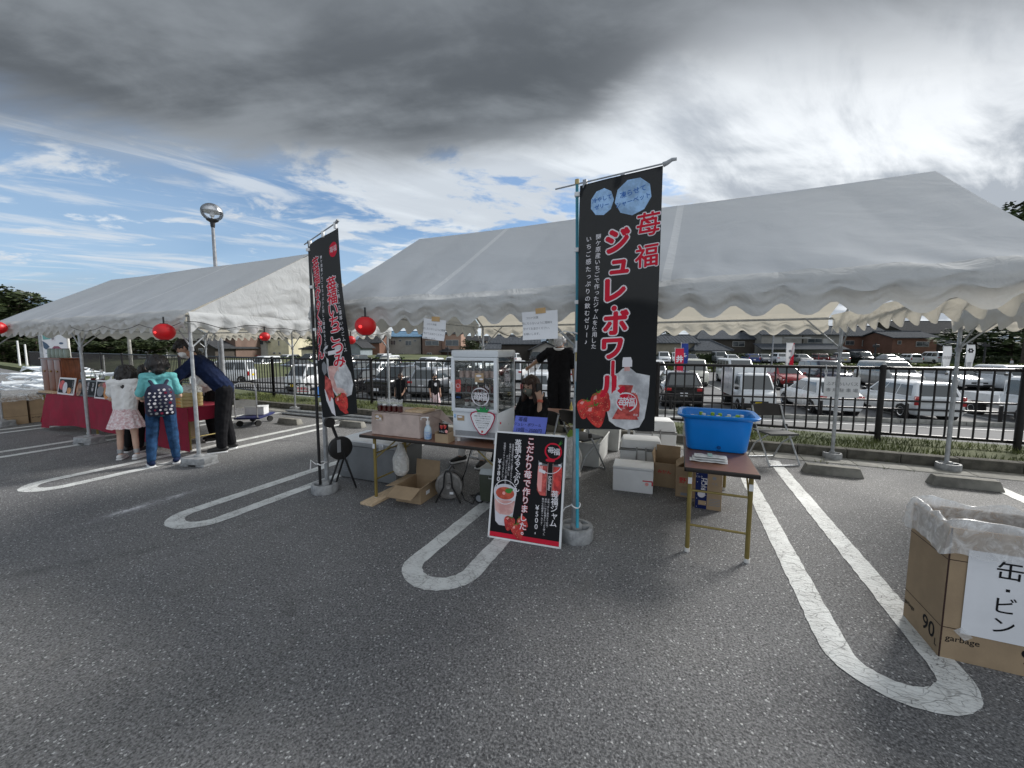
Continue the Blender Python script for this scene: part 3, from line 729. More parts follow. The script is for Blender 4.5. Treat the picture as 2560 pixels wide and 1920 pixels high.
    # lamps, bumpers, plates, mirrors
    for s in (-1, 1):
        hz = nose-.16 if not truck else .62
        MB().box((x0+L-.10, s*(hw*.74), hz), (.18, hw*.36, .13)).build('headlight', M_['hlamp'], t, bevel=.03)
        if ty in ('wagon', 'kei_van', 'van'): MB().box((x0+.03, s*(hw*.88), .80), (.09, .12, .36)).build('taillight', M_['tlamp'], t, bevel=.02)
        elif truck: MB().box((x0+.0, s*(hw*.78), .56), (.05, .24, .10)).build('taillight', M_['tlamp'], t, bevel=.01)
        else: MB().box((x0+.07, s*(hw*.78), belt-.14), (.16, hw*.34, .15)).build('taillight', M_['tlamp'], t, bevel=.03)
        MB().box((x0+d_-.18, s*(hw+.09), belt+.08), (.10, .16, .14)).build('mirror', PAINT[colr] if colr not in ('white',) or ty == 'hatch' else M_['trim'], t, bevel=.03)
    MB().box((x0+L-.015, 0, .30), (.07, Wd*.82, .14)).build('front_bumper', M_['trim'], t, bevel=.02)
    if not truck: MB().box((x0+.015, 0, .30), (.07, Wd*.82, .14)).build('rear_bumper', M_['trim'] if colr != 'white' or ty == 'suv' else PAINT[colr], t, bevel=.02)
    MB().box((x0+L-.0, 0, nose-.24 if not truck else .50), (.05, Wd*.48, .10)).build('grille', M_['trim'], t, bevel=.01)
    for x, s in ((x0+L+.03, 1), (x0-.03, -1)):
        z = .42 if s > 0 or truck else (.68 if ty not in ('wagon',) else .62)
        MB().box((x+(.0 if s > 0 else (.02 if not truck else -.01)), 0, z), (.014, .33, .165)).build('number_plate', M_['ytag'] if p.get('yel') else M_['paper'], t)
    return t
CARS = {}
def place(ty, colr, x, y, facing, label, hd_=None):
    p = CT[ty]; ang = TH+pi/2 if facing == 'R' else TH-pi/2
    if facing == 'L': ang = HEAD+pi+.15
    if hd_ is not None: ang = hd_
    f = Vector((cos(ang), sin(ang))); c = Vector((x, y))
    c = c + (f*p['L']/2 if facing == 'R' else -f*p['L']/2) if facing in 'RF' else c
    loc = (c.x, c.y, gz(c.y)-.0); k = (ty, colr)
    if k not in CARS: t = car(ty, colr, 0, label); CARS[k] = t; t.location = loc; t.rotation_euler = (0, 0, ang); return t
    return dup(CARS[k], loc, ang, label)
for a in [
 ('kei_truck', 'white', -23.06, 17.6, 'F', 'white mini truck facing the road just behind the pipe rail, left of the left banner'),
 ('suv', 'black', -16.4, 17.9, 'F', 'black tall car behind the rail just left of the silver one'),
 ('hatch', 'black', -19.3, 17.6, 'F', 'low black car next to the left banner behind the railing'),
 ('suv', 'silver', -13.5, 18.3, 'R', 'silver off-road wagon seen from behind between the two walking people'),
 ('van', 'white', -10.9, 18.5, 'F', 'white van in the first row half hidden by the display fridge'),
 ('wagon', 'white', -6.9, 19.2, 'R', 'white wagon in the first row behind the woman on the phone'),
 ('hatch', 'white', -3.6, 19.5, 'F', 'white hatchback in the first row behind the old man and blue pole'),
 ('suv', 'black', .26, 20.12, 'R', 'black sport utility car seen from behind right of the big banner'),
 ('box_truck', 'white', 3.29, 19.87, 'F', 'white mini box truck with yellow plate behind the folding chair'),
 ('hatch', 'white', 6.35, 20.48, 'R', 'white hatchback seen from behind under the white notice on the railing'),
 ('wagon', 'white', 9.42, 20.44, 'R', 'white station wagon with tall red tail lamps behind the thick railing post'),
 ('kei_truck', 'white', 13.0, 21.0, 'F', 'white mini truck with open bed at the right end of the first row'),
 ('van', 'cream', 1.18, 31.2, 'F', 'cream high-roof van facing us in the second row above the black car'),
 ('van', 'white', 4.4, 33.2, 'F', 'white truck-like van in the second row behind the mini box truck'),
 ('hatch', 'red', 7.6, 33.0, 'F', 'red car with pale roof in the second row'),
 ('minivan', 'navy', 10.3, 33.9, 'F', 'dark navy minivan in the second row left of the pale grey one'),
 ('minivan', 'greige', 14.1, 34.0, 'F', 'pale grey minivan in the second row behind the notice'),
 ('sedan', 'white', 18.2, 35.6, 'F', 'white low car in the second row right of the pale grey minivan'),
 ('kei_truck', 'grey', 23.4, 37.0, 'R', 'grey mini truck seen from behind with a rear cab window near the white banners'),
 ('kei_box', 'cream', -28.98, 32.0, 'F', 'cream boxy small car behind the first man walking on the road'),
 ('suv', 'white', -26.9, 35.93, 'F', 'white sport utility car between two boxy cars behind the railing'),
 ('kei_box', 'white', -23.6, 32.8, 'F', 'white boxy off-road car left of the display fridge'),
 ('van', 'white', -19.6, 31.0, 'F', 'white van whose roof shows just left of the display fridge'),
 ('kei_van', 'white', -45.73, 30.06, 'F', 'white mini van in front of the pale gabled house'),
 ('hatch', 'black', -47.9, 29.37, 'F', 'black hatchback left of the white mini van near the gabled house'),
 ('sedan', 'black', -42.3, 31.0, 'F', 'black sedan behind the no-entry sign board'),
 ('hatch', 'red', -64.5, 40.0, 'F', 'red hatchback left of the gabled house'),
 ('kei_van', 'white', -33.9, 20.3, 'L', 'white mini van side-on behind the thick lamp pole'),
 ('suv', 'white', -56.0, 40.0, 'F', 'white car roof right of the red hatchback'),
 ('minivan', 'black', -50.0, 39.5, 'F', 'dark minivan parked in front of the cream house'),
 ('sedan', 'silver', -44.0, 40.5, 'F', 'silver sedan in front of the cream house'),
 ('kei_van', 'white', -33.0, 37.0, 'F', 'white mini van between the left banner and the brick-brown house'),
 ('minivan', 'black', -38.5, 36.0, 'F', 'black minivan hidden mostly behind the left banner'),
 ('minivan', 'white', -2.13, 66.54, 'F', 'white minivan in the far row left of the red flag'),
 ('kei_box', 'white', -.3, 68.6, 'F', 'white small car close behind the white minivan at the red flag'),
 ('hatch', 'navy', 2.0, 67.70, 'F', 'dark blue hatchback right of the blue flag'),
 ('minivan', 'grey', 6.4, 71.2, 'F', 'grey minivan in the far row behind the white coupe'),
 ('sedan', 'white', 7.8, 67.6, 'F', 'white coupe in the far row in front of the grey minivan'),
 ('wagon', 'blue', 10.9, 71.73, 'R', 'blue wagon seen from behind in the far row'),
 ('hatch', 'grey', 13.2, 73.6, 'F', 'grey hatchback between the blue wagon and a white car'),
 ('suv', 'white', 14.9, 72.4, 'R', 'white sport utility car seen from behind left of the red and white flag'),
 ('hatch', 'grey', 18.6, 74.84, 'F', 'grey hatchback right of the red and white flag'),
 ('wagon', 'dkred', 21.2, 76.9, 'R', 'dark red wagon in the far row'),
 ('kei_box', 'silver', 23.4, 75.2, 'R', 'silver boxy car in the far row left of the tent post'),
 ('minivan', 'black', 27.6, 78.80, 'F', 'black minivan in the far row under the brown house'),
 ('sedan', 'silver', 30.6, 77.6, 'F', 'silver sedan in the far row by the black lamp post'),
 ('wagon', 'white', 34.3, 81.31, 'R', 'white wagon seen from behind in front of the brown house'),
 ('minivan', 'white', 38.2, 83.00, 'R', 'white minivan left of the wavy-line banner'),
 ('suv', 'white', 42.6, 84.56, 'F', 'white sport utility car right of the wavy-line banner'),
 ('hatch', 'grey', 46.8, 85.69, 'F', 'grey hatchback at the right end of the far row'),
 ('kei_box', 'white', -24.2, 56.6, 'R', 'white boxy car behind the white railings right of the fridge'),
 ('minivan', 'black', -21.9, 60.4, 'F', 'black minivan behind the white sport utility car with black grille'),
 ('suv', 'white', -19.3, 57.8, 'F', 'white sport utility car with black grille below the small gable house'),
 ('suv', 'white', -44.57, 48.35, 'F', 'white sport utility car alone on the grass in front of the brick-brown house')]:
    place(*a)

# fill the rows: bays the listed cars leave open hold ordinary parked cars
TAKEN = [(o.location.x, o.location.y) for o in bpy.data.objects if o.get('group') == 'vehicles on the lower car park']
def fill(v0, us, facing, rowname, seed):
    rr = random.Random(seed); n = 0
    for u in us:
        x, y = lot(u, v0); 
        if any(hypot(x-a, y-b_) < 2.55 for a, b_ in TAKEN): continue
        ty, cl = rr.choice((('hatch', 'white'), ('wagon', 'white'), ('kei_box', 'white'), ('minivan', 'white'), ('suv', 'white'), ('sedan', 'silver'), ('hatch', 'black'), ('kei_box', 'cream'), ('minivan', 'black'), ('kei_van', 'white')))
        n += 1; f = facing if rr.random() < .75 else ('R' if facing == 'F' else 'F')
        t = place(ty, cl, x, y, 'L', '', TH-pi/2 if f == 'F' else TH+pi/2)
        t['label'] = '%s %s, %s car from the left in %s' % (cl, {'hatch': 'hatchback', 'wagon': 'station wagon', 'kei_box': 'boxy small car', 'minivan': 'minivan', 'suv': 'sport utility car', 'sedan': 'sedan', 'kei_van': 'mini van'}[ty], NTH[n], rowname)
        TAKEN.append((x, y))
NTH = [''] + 'first second third fourth fifth sixth seventh eighth ninth tenth eleventh twelfth thirteenth fourteenth fifteenth sixteenth seventeenth eighteenth nineteenth twentieth twenty-first twenty-second twenty-third twenty-fourth twenty-fifth twenty-sixth twenty-seventh'.split()
fill(2.9, [-11.2+2.75*k for k in range(5)], 'R', 'the front row infill', 3)
fill(14.6, [-30+2.75*k for k in range(22)], 'F', 'the second row infill', 4)

# ================================================================== far things, placed by metres right of and ahead along the street view heading
def hp(r_, d): return (r_*cos(HEAD)-d*sin(HEAD), r_*sin(HEAD)+d*cos(HEAD))
def rx(px, d): return (px-1280)/975*d
def rz_(py, d): return 1.6+(871-py)/975*d
M_['kawara'] = pm('grey_roof_tiles', (.080, .088, .100), .9, 0, .25, 3, dirt=.2, spec=.03); M_['kawara2'] = pm('dark_roof_tiles', (.05, .052, .056), .9, 0, .25, 3, spec=.03)
M_['bluer'] = pm('blue_roof_sheet', (.12, .21, .31), .8, 0, .15, 1, spec=.05); M_['redr'] = pm('rust_roof_sheet', (.12, .05, .04), .8, spec=.05)
WALL = {k: pm(k+'_wall', c, .85, 0, .12, .8, dirt=.2, spec=.1) for k, c in dict(pale=(.46, .46, .44), cream=(.58, .54, .40), brown=(.17, .12, .10), brick=(.19, .105, .08), pink=(.33, .22, .175), greyw=(.30, .29, .27), dark=(.07, .062, .055), beige=(.26, .235, .19), bluegr=(.24, .28, .31), whitew=(.6, .62, .63)).items()}
M_['winpane'] = pm('house_window_pane', (.05, .06, .07), .1, 0, .3, .5, spec=.8); M_['winframe'] = flat('window_frame_metal', (.45, .45, .44), .5); M_['shut'] = flat('pale_shutter', (.42, .42, .41), .6)
def house(label, px0, px1, py_e, py_r, d, wall, roof='kawara', dep=9, hip=False, gable_front=False, wins=(), over=.5, low=None, base_py=None):
    r0, r1 = rx(px0, d), rx(px1, d); ze, zr_ = rz_(py_e, d), rz_(py_r, d); z0 = zterr(*hp((r0+r1)/2, d))-.3
    c = hp((r0+r1)/2, d); t = thing('house', label, 'house', (c[0], c[1], z0), HEAD, 'houses beyond the car park')
    w = (r1-r0)/2; H_ = ze-z0; R_ = max(zr_-z0, H_+.3)
    g = MB().bb((-w, 0, 0), (w, dep, H_))
    if gable_front: g.add([(-w, .002, H_), (w, .002, H_), (0, .002, R_-.1), (-w, dep-.002, H_), (w, dep-.002, H_), (0, dep-.002, R_-.1)], [(0, 1, 2), (4, 3, 5), (0, 2, 5, 3), (2, 1, 4, 5)])
    elif not hip: g.add([(-w+.002, 0, H_), (-w+.002, dep, H_), (-w+.002, dep/2, R_-.1), (w-.002, 0, H_), (w-.002, dep, H_), (w-.002, dep/2, R_-.1)], [(0, 2, 1), (3, 4, 5), (0, 3, 5, 2), (1, 2, 5, 4)])
    g.build('wall', WALL[wall], t, local=True)
    o = over; T = .14; g = MB()
    def slab(a, b_, c_, d_):
        vs = [Vector(q) for q in (a, b_, c_, d_)]; g.add(vs+[v_+Vector((0, 0, T)) for v_ in vs], [(3, 2, 1, 0), (4, 5, 6, 7), (0, 1, 5, 4), (1, 2, 6, 5), (2, 3, 7, 6), (3, 0, 4, 7)])
    ribs = []
    if gable_front:
        k = (R_-H_)/w; zl = H_-o*k
        slab((-w-o, -o, zl), (0, -o, R_), (0, dep+o, R_), (-w-o, dep+o, zl)); slab((0, -o, R_), (w+o, -o, zl), (w+o, dep+o, zl), (0, dep+o, R_))
        ribs.append(((0, -o-.05, R_+T), (0, dep+o, R_+T)))
    elif hip:
        k = (R_-H_)/(dep/2); zl = H_-o*k; q = min(w*.6, dep/2)
        A, B, C, D = (-w-o, -o, zl), (w+o, -o, zl), (w+o, dep+o, zl), (-w-o, dep+o, zl); E_, F_ = (-w+q, dep/2, R_), (w-q, dep/2, R_)
        slab(A, B, F_, E_); slab(C, D, E_, F_); g.add([D, A, E_, (D[0], D[1], zl+T), (A[0], A[1], zl+T), (E_[0], E_[1], R_+T)], [(0, 1, 2), (5, 4, 3)]); g.add([B, C, F_, (B[0], B[1], zl+T), (C[0], C[1], zl+T), (F_[0], F_[1], R_+T)], [(0, 1, 2), (5, 4, 3)])
        ribs += [((A[0], A[1], A[2]+T), (E_[0], E_[1], E_[2]+T)), ((B[0], B[1], B[2]+T), (F_[0], F_[1], F_[2]+T)), ((E_[0], E_[1], E_[2]+T), (F_[0], F_[1], F_[2]+T))]
    else:
        k = (R_-H_)/(dep/2); zl = H_-o*k
        slab((-w-o, -o, zl), (w+o, -o, zl), (w+o, dep/2, R_), (-w-o, dep/2, R_)); slab((-w-o, dep/2, R_), (w+o, dep/2, R_), (w+o, dep+o, zl), (-w-o, dep+o, zl))
        ribs.append(((-w-o, dep/2, R_+T), (w+o, dep/2, R_+T)))
    rf = g.build('roof', M_[roof], t, local=True)
    rr = MB()
    for a, b_ in ribs: rr.tube(a, b_, .16, n=6)
    if not gable_front and 'kawara' in roof and not hip:          # tile courses as raised rolls
        nn_ = int((2*w+2*o)/.6)
        for i in range(nn_+1):
            x = -w-o+i*(2*w+2*o)/nn_; rr.tube((x, -o, zl+T+.0), (x, dep/2, R_+T), .035, n=4, caps=False)
    rr.build('ridge_tiles', M_[roof], rf, local=True)
    for wx0, wy0, wx1, wy1, *kd in wins:           # in photograph measure, on the front wall
        a, b_ = rx(wx0, d)-(r0+r1)/2, rx(wx1, d)-(r0+r1)/2; zt, zb_ = rz_(wy0, d)-z0, rz_(wy1, d)-z0
        f = MB().bb((a, -.09, zb_), (b_, .0, zt)).build('window', M_['shut'] if kd else M_['winframe'], t, local=True)
        if not kd:
            n_ = 2 if b_-a > 1.0 else 1
            for k_ in range(n_):
                xa = a+.06+(b_-a-.06)/n_*k_; MB().bb((xa, -.11, zb_+.07), (xa+(b_-a-.06)/n_-.06, -.08, zt-.07)).build('pane', M_['winpane'], f, local=True)
    if low:                                         # lower roof along the front
        la, lb, lz0, lz1, out_ = low; a, b_ = rx(la, d)-(r0+r1)/2, rx(lb, d)-(r0+r1)/2; z1_, z2_ = rz_(lz0, d)-z0, rz_(lz1, d)-z0
        g = MB(); g.add([(a, -.01, z1_), (b_, -.01, z1_), (b_+.2, -out_, z2_), (a-.2, -out_, z2_), (a, -.01, z1_-.15), (b_, -.01, z1_-.15), (b_+.2, -out_, z2_-.12), (a-.2, -out_, z2_-.12)], [(3, 2, 1, 0), (4, 5, 6, 7), (2, 3, 7, 6), (0, 4, 7, 3), (1, 2, 6, 5)])
        g.build('lower_roof', M_[roof], t, local=True)
    return t
house('long low house with beige wall and grey tiled roof above the red flag', 1600, 1740, 856, 838, 72, 'beige', dep=7, wins=((1700, 862, 1712, 868),))
house('grey house with hipped tiled roof behind the lower hipped one', 1742, 1886, 846, 820, 76, 'dark', hip=True, dep=10, wins=((1828, 853, 1858, 866), (1762, 853, 1786, 862)))
house('single-storey house with low hipped tile roof right of the blue flag', 1737, 1822, 874, 851, 70, 'greyw', hip=True, dep=7)
house('two-storey grey house with shutters above the red and white flag', 1900, 2000, 835, 812, 74, 'greyw', dep=8, wins=((1928, 843, 1950, 859, 1), (1955, 842, 2022, 846, 1), (2014, 846, 2050, 857), (2052, 846, 2064, 858, 1), (1938, 866, 1960, 874)), low=(1880, 2085, 858, 872, 3))
house('two-storey grey house wing with a wide window left of the tent post', 2004, 2098, 835, 813, 75, 'greyw', dep=8, wins=((2060, 848, 2080, 858, 1),))
house('brown house with awning windows under the long tiled roof', 2104, 2222, 838, 815, 77, 'brick', dep=8, wins=((2108, 851, 2130, 862), (2150, 850, 2176, 865), (2190, 850, 2204, 864)), low=(2110, 2222, 872, 878, 2))
house('brown blocky house with dark ridge roof in front of the long house', 2226, 2336, 843, 828, 71, 'brick', dep=7, wins=((2238, 851, 2247, 860), (2284, 853, 2316, 866)))
house('big dark-roofed hall rising behind the brown blocky house', 2262, 2450, 832, 800, 95, 'dark', 'kawara2', dep=14)
house('low house with long grey roof behind the wavy-line banners', 2345, 2440, 861, 845, 80, 'dark', dep=7, wins=((2350, 866, 2370, 872),))
house('low rusty-roofed shed below the right-hand trees', 2440, 2600, 868, 856, 82, 'greyw', 'kawara2', dep=6)
house('long dark wooden house with grey roof right of the display fridge', 1226, 1346, 859, 838, 78, 'dark', dep=8)
house('small gabled storehouse behind the white car with black grille', 1330, 1398, 873, 856, 70, 'greyw', 'kawara2', gable_front=True, dep=8)
house('small grey-roofed annex left of the long dark house', 1204, 1246, 872, 861, 72, 'dark', dep=5)
house('dark tall house behind the small gabled storehouse', 1380, 1560, 848, 822, 90, 'greyw', 'kawara2', dep=10, wins=((1400, 855, 1420, 865),))
house('grey apartment with blue roof left of the display fridge', 971, 1053, 842, 829, 84, 'greyw', 'bluer', dep=9, wins=((978, 851, 991, 863), (1015, 852, 1030, 864), (1035, 850, 1043, 855), (998, 849, 1006, 855), (978, 883, 990, 890), (998, 883, 1010, 890)))
house('brown flat-topped house next to the blue-roofed one', 1057, 1104, 838, 834, 82, 'brown', 'kawara2', dep=8, over=.2, wins=((1064, 852, 1098, 864), (1068, 882, 1080, 888)))
house('salmon pink house with white-framed window left of the fridge', 1106, 1153, 836, 832, 83, 'pink', 'kawara2', dep=8, over=.2, wins=((1115, 850, 1147, 865),), low=(1104, 1150, 873, 879, 2))
house('dark roofed house behind the fridge and tent post', 1160, 1215, 852, 842, 95, 'dark', 'kawara2', dep=8, wins=((1170, 860, 1190, 866),))
house('brick-brown house with dark gabled roof under the red lanterns', 898, 950, 856, 830, 78, 'brick', 'kawara2', dep=9, wins=((903, 860, 915, 868),))
house('small blue-grey shed with pitched roof right of the left banner', 868, 902, 866, 853, 70, 'bluegr', 'kawara2', gable_front=True, dep=6)
house('pale two-storey gabled house behind the parked cars at the left', 610, 668, 853, 837, 66, 'pale', 'kawara2', gable_front=True, dep=9, wins=((611, 852, 633, 863), (642, 852, 663, 863), (611, 880, 634, 886)))
house('cream yellow house joined to the pale gabled one', 671, 724, 847, 843, 66.5, 'cream', 'kawara2', dep=8, over=.2, wins=((699, 853, 702, 865), (685, 881, 691, 886), (699, 881, 704, 886)))
house('white block of flats rising left of the left banner', 764, 800, 838, 833, 84, 'whitew', 'kawara2', dep=8, over=.1, wins=((766, 844, 770, 854), (774, 844, 778, 854), (782, 844, 786, 854)))
house('low cream garden house right of the shrubs', 755, 800, 874, 870, 62, 'cream', 'kawara2', dep=6, over=.3)
house('brown two-storey house behind the thick lamp pole', 520, 592, 842, 826, 60, 'brown', 'kawara2', dep=9, wins=((536, 841, 548, 852), (525, 873, 533, 885)))
house('dark-roofed house in front of the trees left of the lamp pole', 448, 540, 868, 842, 56, 'dark', 'kawara2', dep=9, gable_front=True, wins=((500, 872, 512, 882),))
house('pale grey container shed at the foot of the wooded hill', 338, 418, 875, 872, 62, 'whitew', 'kawara2', dep=4, over=.05)
house('dark lookout building with white gridded window by the wooded hill', 88, 112, 822, 812, 66, 'dark', 'kawara2', dep=4, wins=((90, 824, 98, 834), (99, 824, 107, 834), (90, 835, 107, 841)))
# ------------------------------------------------------------------ trees and hedges
LEAF = [pm('dark_leaves', (.026, .048, .014), .6, 0, .5, 1.2, col2=(.060, .085, .025)), pm('mid_leaves', (.035, .065, .015), .6, 0, .5, 1.2, col2=(.085, .12, .03)), pm('pine_leaves', (.030, .055, .018), .7, 0, .5, 1.2, col2=(.085, .13, .04))]
M_['bark'] = pm('bark', (.07, .055, .04), .9, 0, .3, 5)
def crown_mesh(R, Hc, n, seed, sz, mat, clumps=13):
    rd = random.Random(seed); g = MB(); cs = []
    for i in range(clumps):
        a = rd.uniform(0, 2*pi); q = rd.random()**.5*.72; z = rd.uniform(-.8, .85); w = 1-abs(z)*.55
        cs.append((R*q*w*cos(a), R*q*w*sin(a), Hc/2*z, R*rd.uniform(.28, .5)))
    for i in range(n):
        c = rd.choice(cs); a, b_ = rd.uniform(0, 2*pi), math.acos(rd.uniform(-1, 1)); rr = c[3]*rd.uniform(.6, 1.08)
        p = Vector((c[0]+rr*sin(b_)*cos(a), c[1]+rr*sin(b_)*sin(a), c[2]+rr*cos(b_)*.8))
        R3 = Matrix.Rotation(rd.uniform(0, 6.3), 3, 'Z') @ Matrix.Rotation(rd.gauss(.5, .7), 3, 'X'); s = sz*rd.uniform(.6, 1.3)
        g.add([p+R3 @ Vector(q_) for q_ in ((-s, 0, 0), (0, -s*.55, .0), (s, 0, 0), (0, s*.55, s*.2))], [(0, 1, 2, 3)])
    o = g.build('crown', mat); me = o.data; bpy.data.objects.remove(o); return me
CR = [crown_mesh(1, 2.2, 1700, 11+i, .085, LEAF[0]) for i in range(3)]+[crown_mesh(1, 1.9, 1700, 31+i, .08, LEAF[1]) for i in range(2)]+[crown_mesh(1, 2.4, 1500, 41, .085, LEAF[2], 20)]
CR.append(crown_mesh(1, 2.2, 7000, 77, .042, LEAF[1], 22))
def tree(label, px, d, py_top, R=3.0, kind=0, cat='tree', name='broadleaf_tree', zb=None, grp='trees around the car park'):
    r_ = rx(px, d); c = hp(r_, d); z0 = zterr(*c) if zb is None else zb; zt = rz_(py_top, d); H_ = zt-z0
    t = thing(name, label, cat, (c[0], c[1], z0), random.uniform(0, 6), grp)
    g = MB().path([(0, 0, -.2), (.05, .02, H_*.3), (-.05, .05, H_*.6), (0, 0, H_*.85)], lambda q: R*.07*(1-q*.75)+.02, 7)
    for k in range(5):
        a = k*1.3; z = H_*(.35+.1*k); g.path([(0, 0, z), (R*.35*cos(a), R*.35*sin(a), z+H_*.10), (R*.65*cos(a), R*.65*sin(a), z+H_*.13)], lambda q: R*.025*(1-q*.7)+.01, 5)
    g.build('trunk', M_['bark'], t, smooth=True, local=True)
    o = bpy.data.objects.new('crown', CR[kind]); COL.objects.link(o); o.parent = t; hc = H_*.86; o.location = (0, 0, H_-hc/2); o.scale = (R, R, hc/2.2 if kind != 5 else hc/2.4)
    return t
rd = random.Random(5)
WOODL = '%s tree in the dark wooded hillside behind the left tent'
WD = ['leftmost', 'second from left', 'third from left', 'broad fourth', 'fifth from left'] + ['middle-slope'] * 18 + ['far-back right-hand', 'right-hand', 'right-hand', 'right-hand', 'last right-hand', 'rearmost right-hand', 'rightmost']
for i in range(30):
    px = -70+i*17.5; d = rd.uniform(66, 78) if i % 2 else rd.uniform(82, 96)
    top = 735 if px < 60 else 790 + min(40, (px-60)*.1)
    tree(WOODL%WD[i], px+rd.uniform(-6, 6), d, top+rd.uniform(-22, 16)+(0 if i % 2 else -10), rd.uniform(3.6, 5.4), rd.choice((0, 1, 2, 0, 5)), grp='trees of the wooded hill')
for i in range(16): tree('low dark bush at the foot of the wooded hill', -20+i*30+rd.uniform(-8, 8), rd.uniform(58, 64), rd.uniform(838, 858), rd.uniform(2.2, 3.4), rd.choice((0, 1)), 'bush', 'bush', grp='bushes at the foot of the wooded hill')
tree('round green garden tree beside the cream garden house', 818, 64, 838, 3.2, 3); tree('bushy green shrub left of the white flats', 790, 66, 846, 2.4, 4); tree('dark tree top above roofs left of the left banner', 752, 80, 836, 3.0, 0)
tree('dark green garden tree just left of the display fridge', 1172, 70, 848, 1.6, 0); tree('small shrub right of the garden tree by the fridge', 1192, 70, 856, 1.6, 3)
tree('dark tree seen under the valance right of the big banner', 1665, 88, 824, 3.2, 0)
for a in (('spreading pine behind the right end tent post', 2432, 58, 806, 5.0, 5), ('pine with layered branches at the right edge', 2520, 55, 792, 6.0, 5), ('dark pine above the low rusty shed', 2380, 84, 812, 4.0, 5), ('dense pine at the far right behind the second white banner', 2600, 60, 800, 6, 5)):
    tree(a[0], *a[1:], name='pine_tree')
tree('tall broadleaf tree rising above the tent roof at the right edge', 2566, 46, 500, 7.5, 6, zb=-1)
tree('tall leafy tree beyond the right edge behind the tent roof', 2740, 50, 480, 7, 6, zb=-1)
def hedge(label, pts, z0, h, w, mat, n=900):
    t = thing('hedge', label, 'hedge', (*pts[0], z0), 0, 'hedges around the car park')
    g = MB(); rr = random.Random(len(label))
    for (xa, ya), (xb, yb) in zip(pts, pts[1:]):
        L = hypot(xb-xa, yb-ya); ang = atan2(yb-ya, xb-xa); cx, cy = (xa+xb)/2, (ya+yb)/2
        g.box((cx, cy, z0+h*.46), (L, w*.8, h*.92), ang)
        for i in range(n):
            s = rr.uniform(-.5, .5)*L; f = rr.choice((0, 1, 2)); 
            q = (s, -w/2*rr.uniform(.78, 1.05), rr.uniform(0, h)) if f else (s, rr.uniform(-w/2, w/2), h*rr.uniform(.9, 1.06)*(1+.08*noise.noise(Vector((s*.4, 1, 2)))))
            p = Vector((cx+q[0]*cos(ang)-q[1]*sin(ang), cy+q[0]*sin(ang)+q[1]*cos(ang), z0+q[2]))
            R3 = Matrix.Rotation(rr.uniform(0, 6.3), 3, 'Z') @ Matrix.Rotation(rr.gauss(.6, .6), 3, 'X'); k = .16*rr.uniform(.6, 1.3)
            g.add([p+R3 @ Vector(q_) for q_ in ((-k, 0, 0), (0, -k*.6, 0), (k, 0, 0), (0, k*.6, .03))], [(0, 1, 2, 3)])
    g.build('foliage', mat, t); return t
hedge('long dark hedge in front of the tiled houses', [hp(rx(p_, 67), 67) for p_ in (1400, 1640, 1880, 2120, 2360, 2600)], -.85, 1.55, 1.2, LEAF[0], 1500)
hedge('low clipped yellow-green hedge behind the second row of cars', [hp(rx(p_, 44), 44) for p_ in (1600, 1800, 2000, 2200, 2400, 2620)], -1.0, .85, 1.0, pm('clipped_leaves', (.06, .10, .02), .6, 0, .4, 2, col2=(.20, .24, .05)), 900)
hedge('weedy green bank in front of the pale houses at the left', [hp(rx(p_, 60), 60) for p_ in (540, 660, 780, 900, 1010)], -.95, 1.1, 2.0, LEAF[1], 1100)
hedge('dark hedge at the right edge beyond the grey mini truck', [hp(rx(p_, 52), 52) for p_ in (2380, 2520, 2640)], -1.0, 1.5, 1.5, LEAF[0], 1500)
# mountains far away at the left
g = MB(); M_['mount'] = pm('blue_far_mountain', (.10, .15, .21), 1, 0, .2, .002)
mp_ = [(-.62, 0), (-.60, 70), (-.58, 118)]
prof = [(-600, .11), (-320, .135), (-150, .160), (-40, .158), (10, .166), (60, .148), (110, .140), (180, .128), (260, .118), (400, .09), (600, .06), (900, .035), (1300, .03), (1700, .035), (2200, .045), (2700, .05), (3400, .03)]
vs = []
for i, (px, h) in enumerate(prof):
    for k in range(4):
        q = i+k/4; 
        if i == len(prof)-1 and k: continue
        pxx = px+(prof[min(i+1, len(prof)-1)][0]-px)*k/4; hh_ = h+(prof[min(i+1, len(prof)-1)][1]-h)*k/4+.004*noise.noise(Vector((q*1.9, 0, 0)))
        for d, f in ((2300, 0), (2600, .7), (2900, 1), (3400, .2)): c = hp(rx(pxx, d), d); vs.append((c[0], c[1], max(0, hh_)*d*f*.9+(-5 if f == 0 else 0)))
g.v = vs; nn_ = len(vs)//4; g.f = [(i*4+k, (i+1)*4+k, (i+1)*4+k+1, i*4+k+1) for i in range(nn_-1) for k in range(3)]
struct(g.build('mountains', M_['mount'], smooth=True))
# ------------------------------------------------------------------ lamps, poles
t = thing('globe_street_lamp', 'tall street lamp with clear mirror-topped globe above the left tent', 'street lamp', (-12.3, 7.15, 0), 0, 'globe street lamps')
MB().tube((-12.3, 7.15, 0), (-12.3, 7.15, 5.02), .078, .040, n=16).build('pole', M_['galvd'], t, smooth=True)
MB().lathe((-12.3, 7.15, 5.0), [(.045, 0), (.055, .05), (.06, .14), (.14, .19), (.15, .21), (.0, .21)], 20).build('collar', M_['trim'], t, smooth=True)
gl_ = MB().lathe((-12.3, 7.15, 5.42), [(.27*sin(pi*k/16), -.24*cos(pi*k/16)) for k in range(2, 17)], 28).build('globe', glassmat('globe_glass', (.97, .98, .99), .04), t, smooth=True)
MB().lathe((-12.3, 7.15, 5.43), [(.262*cos(pi/2*k/8), .225*sin(pi/2*k/8)) for k in range(0, 9)], 28).build('reflector', M_['chrome'], t, smooth=True)
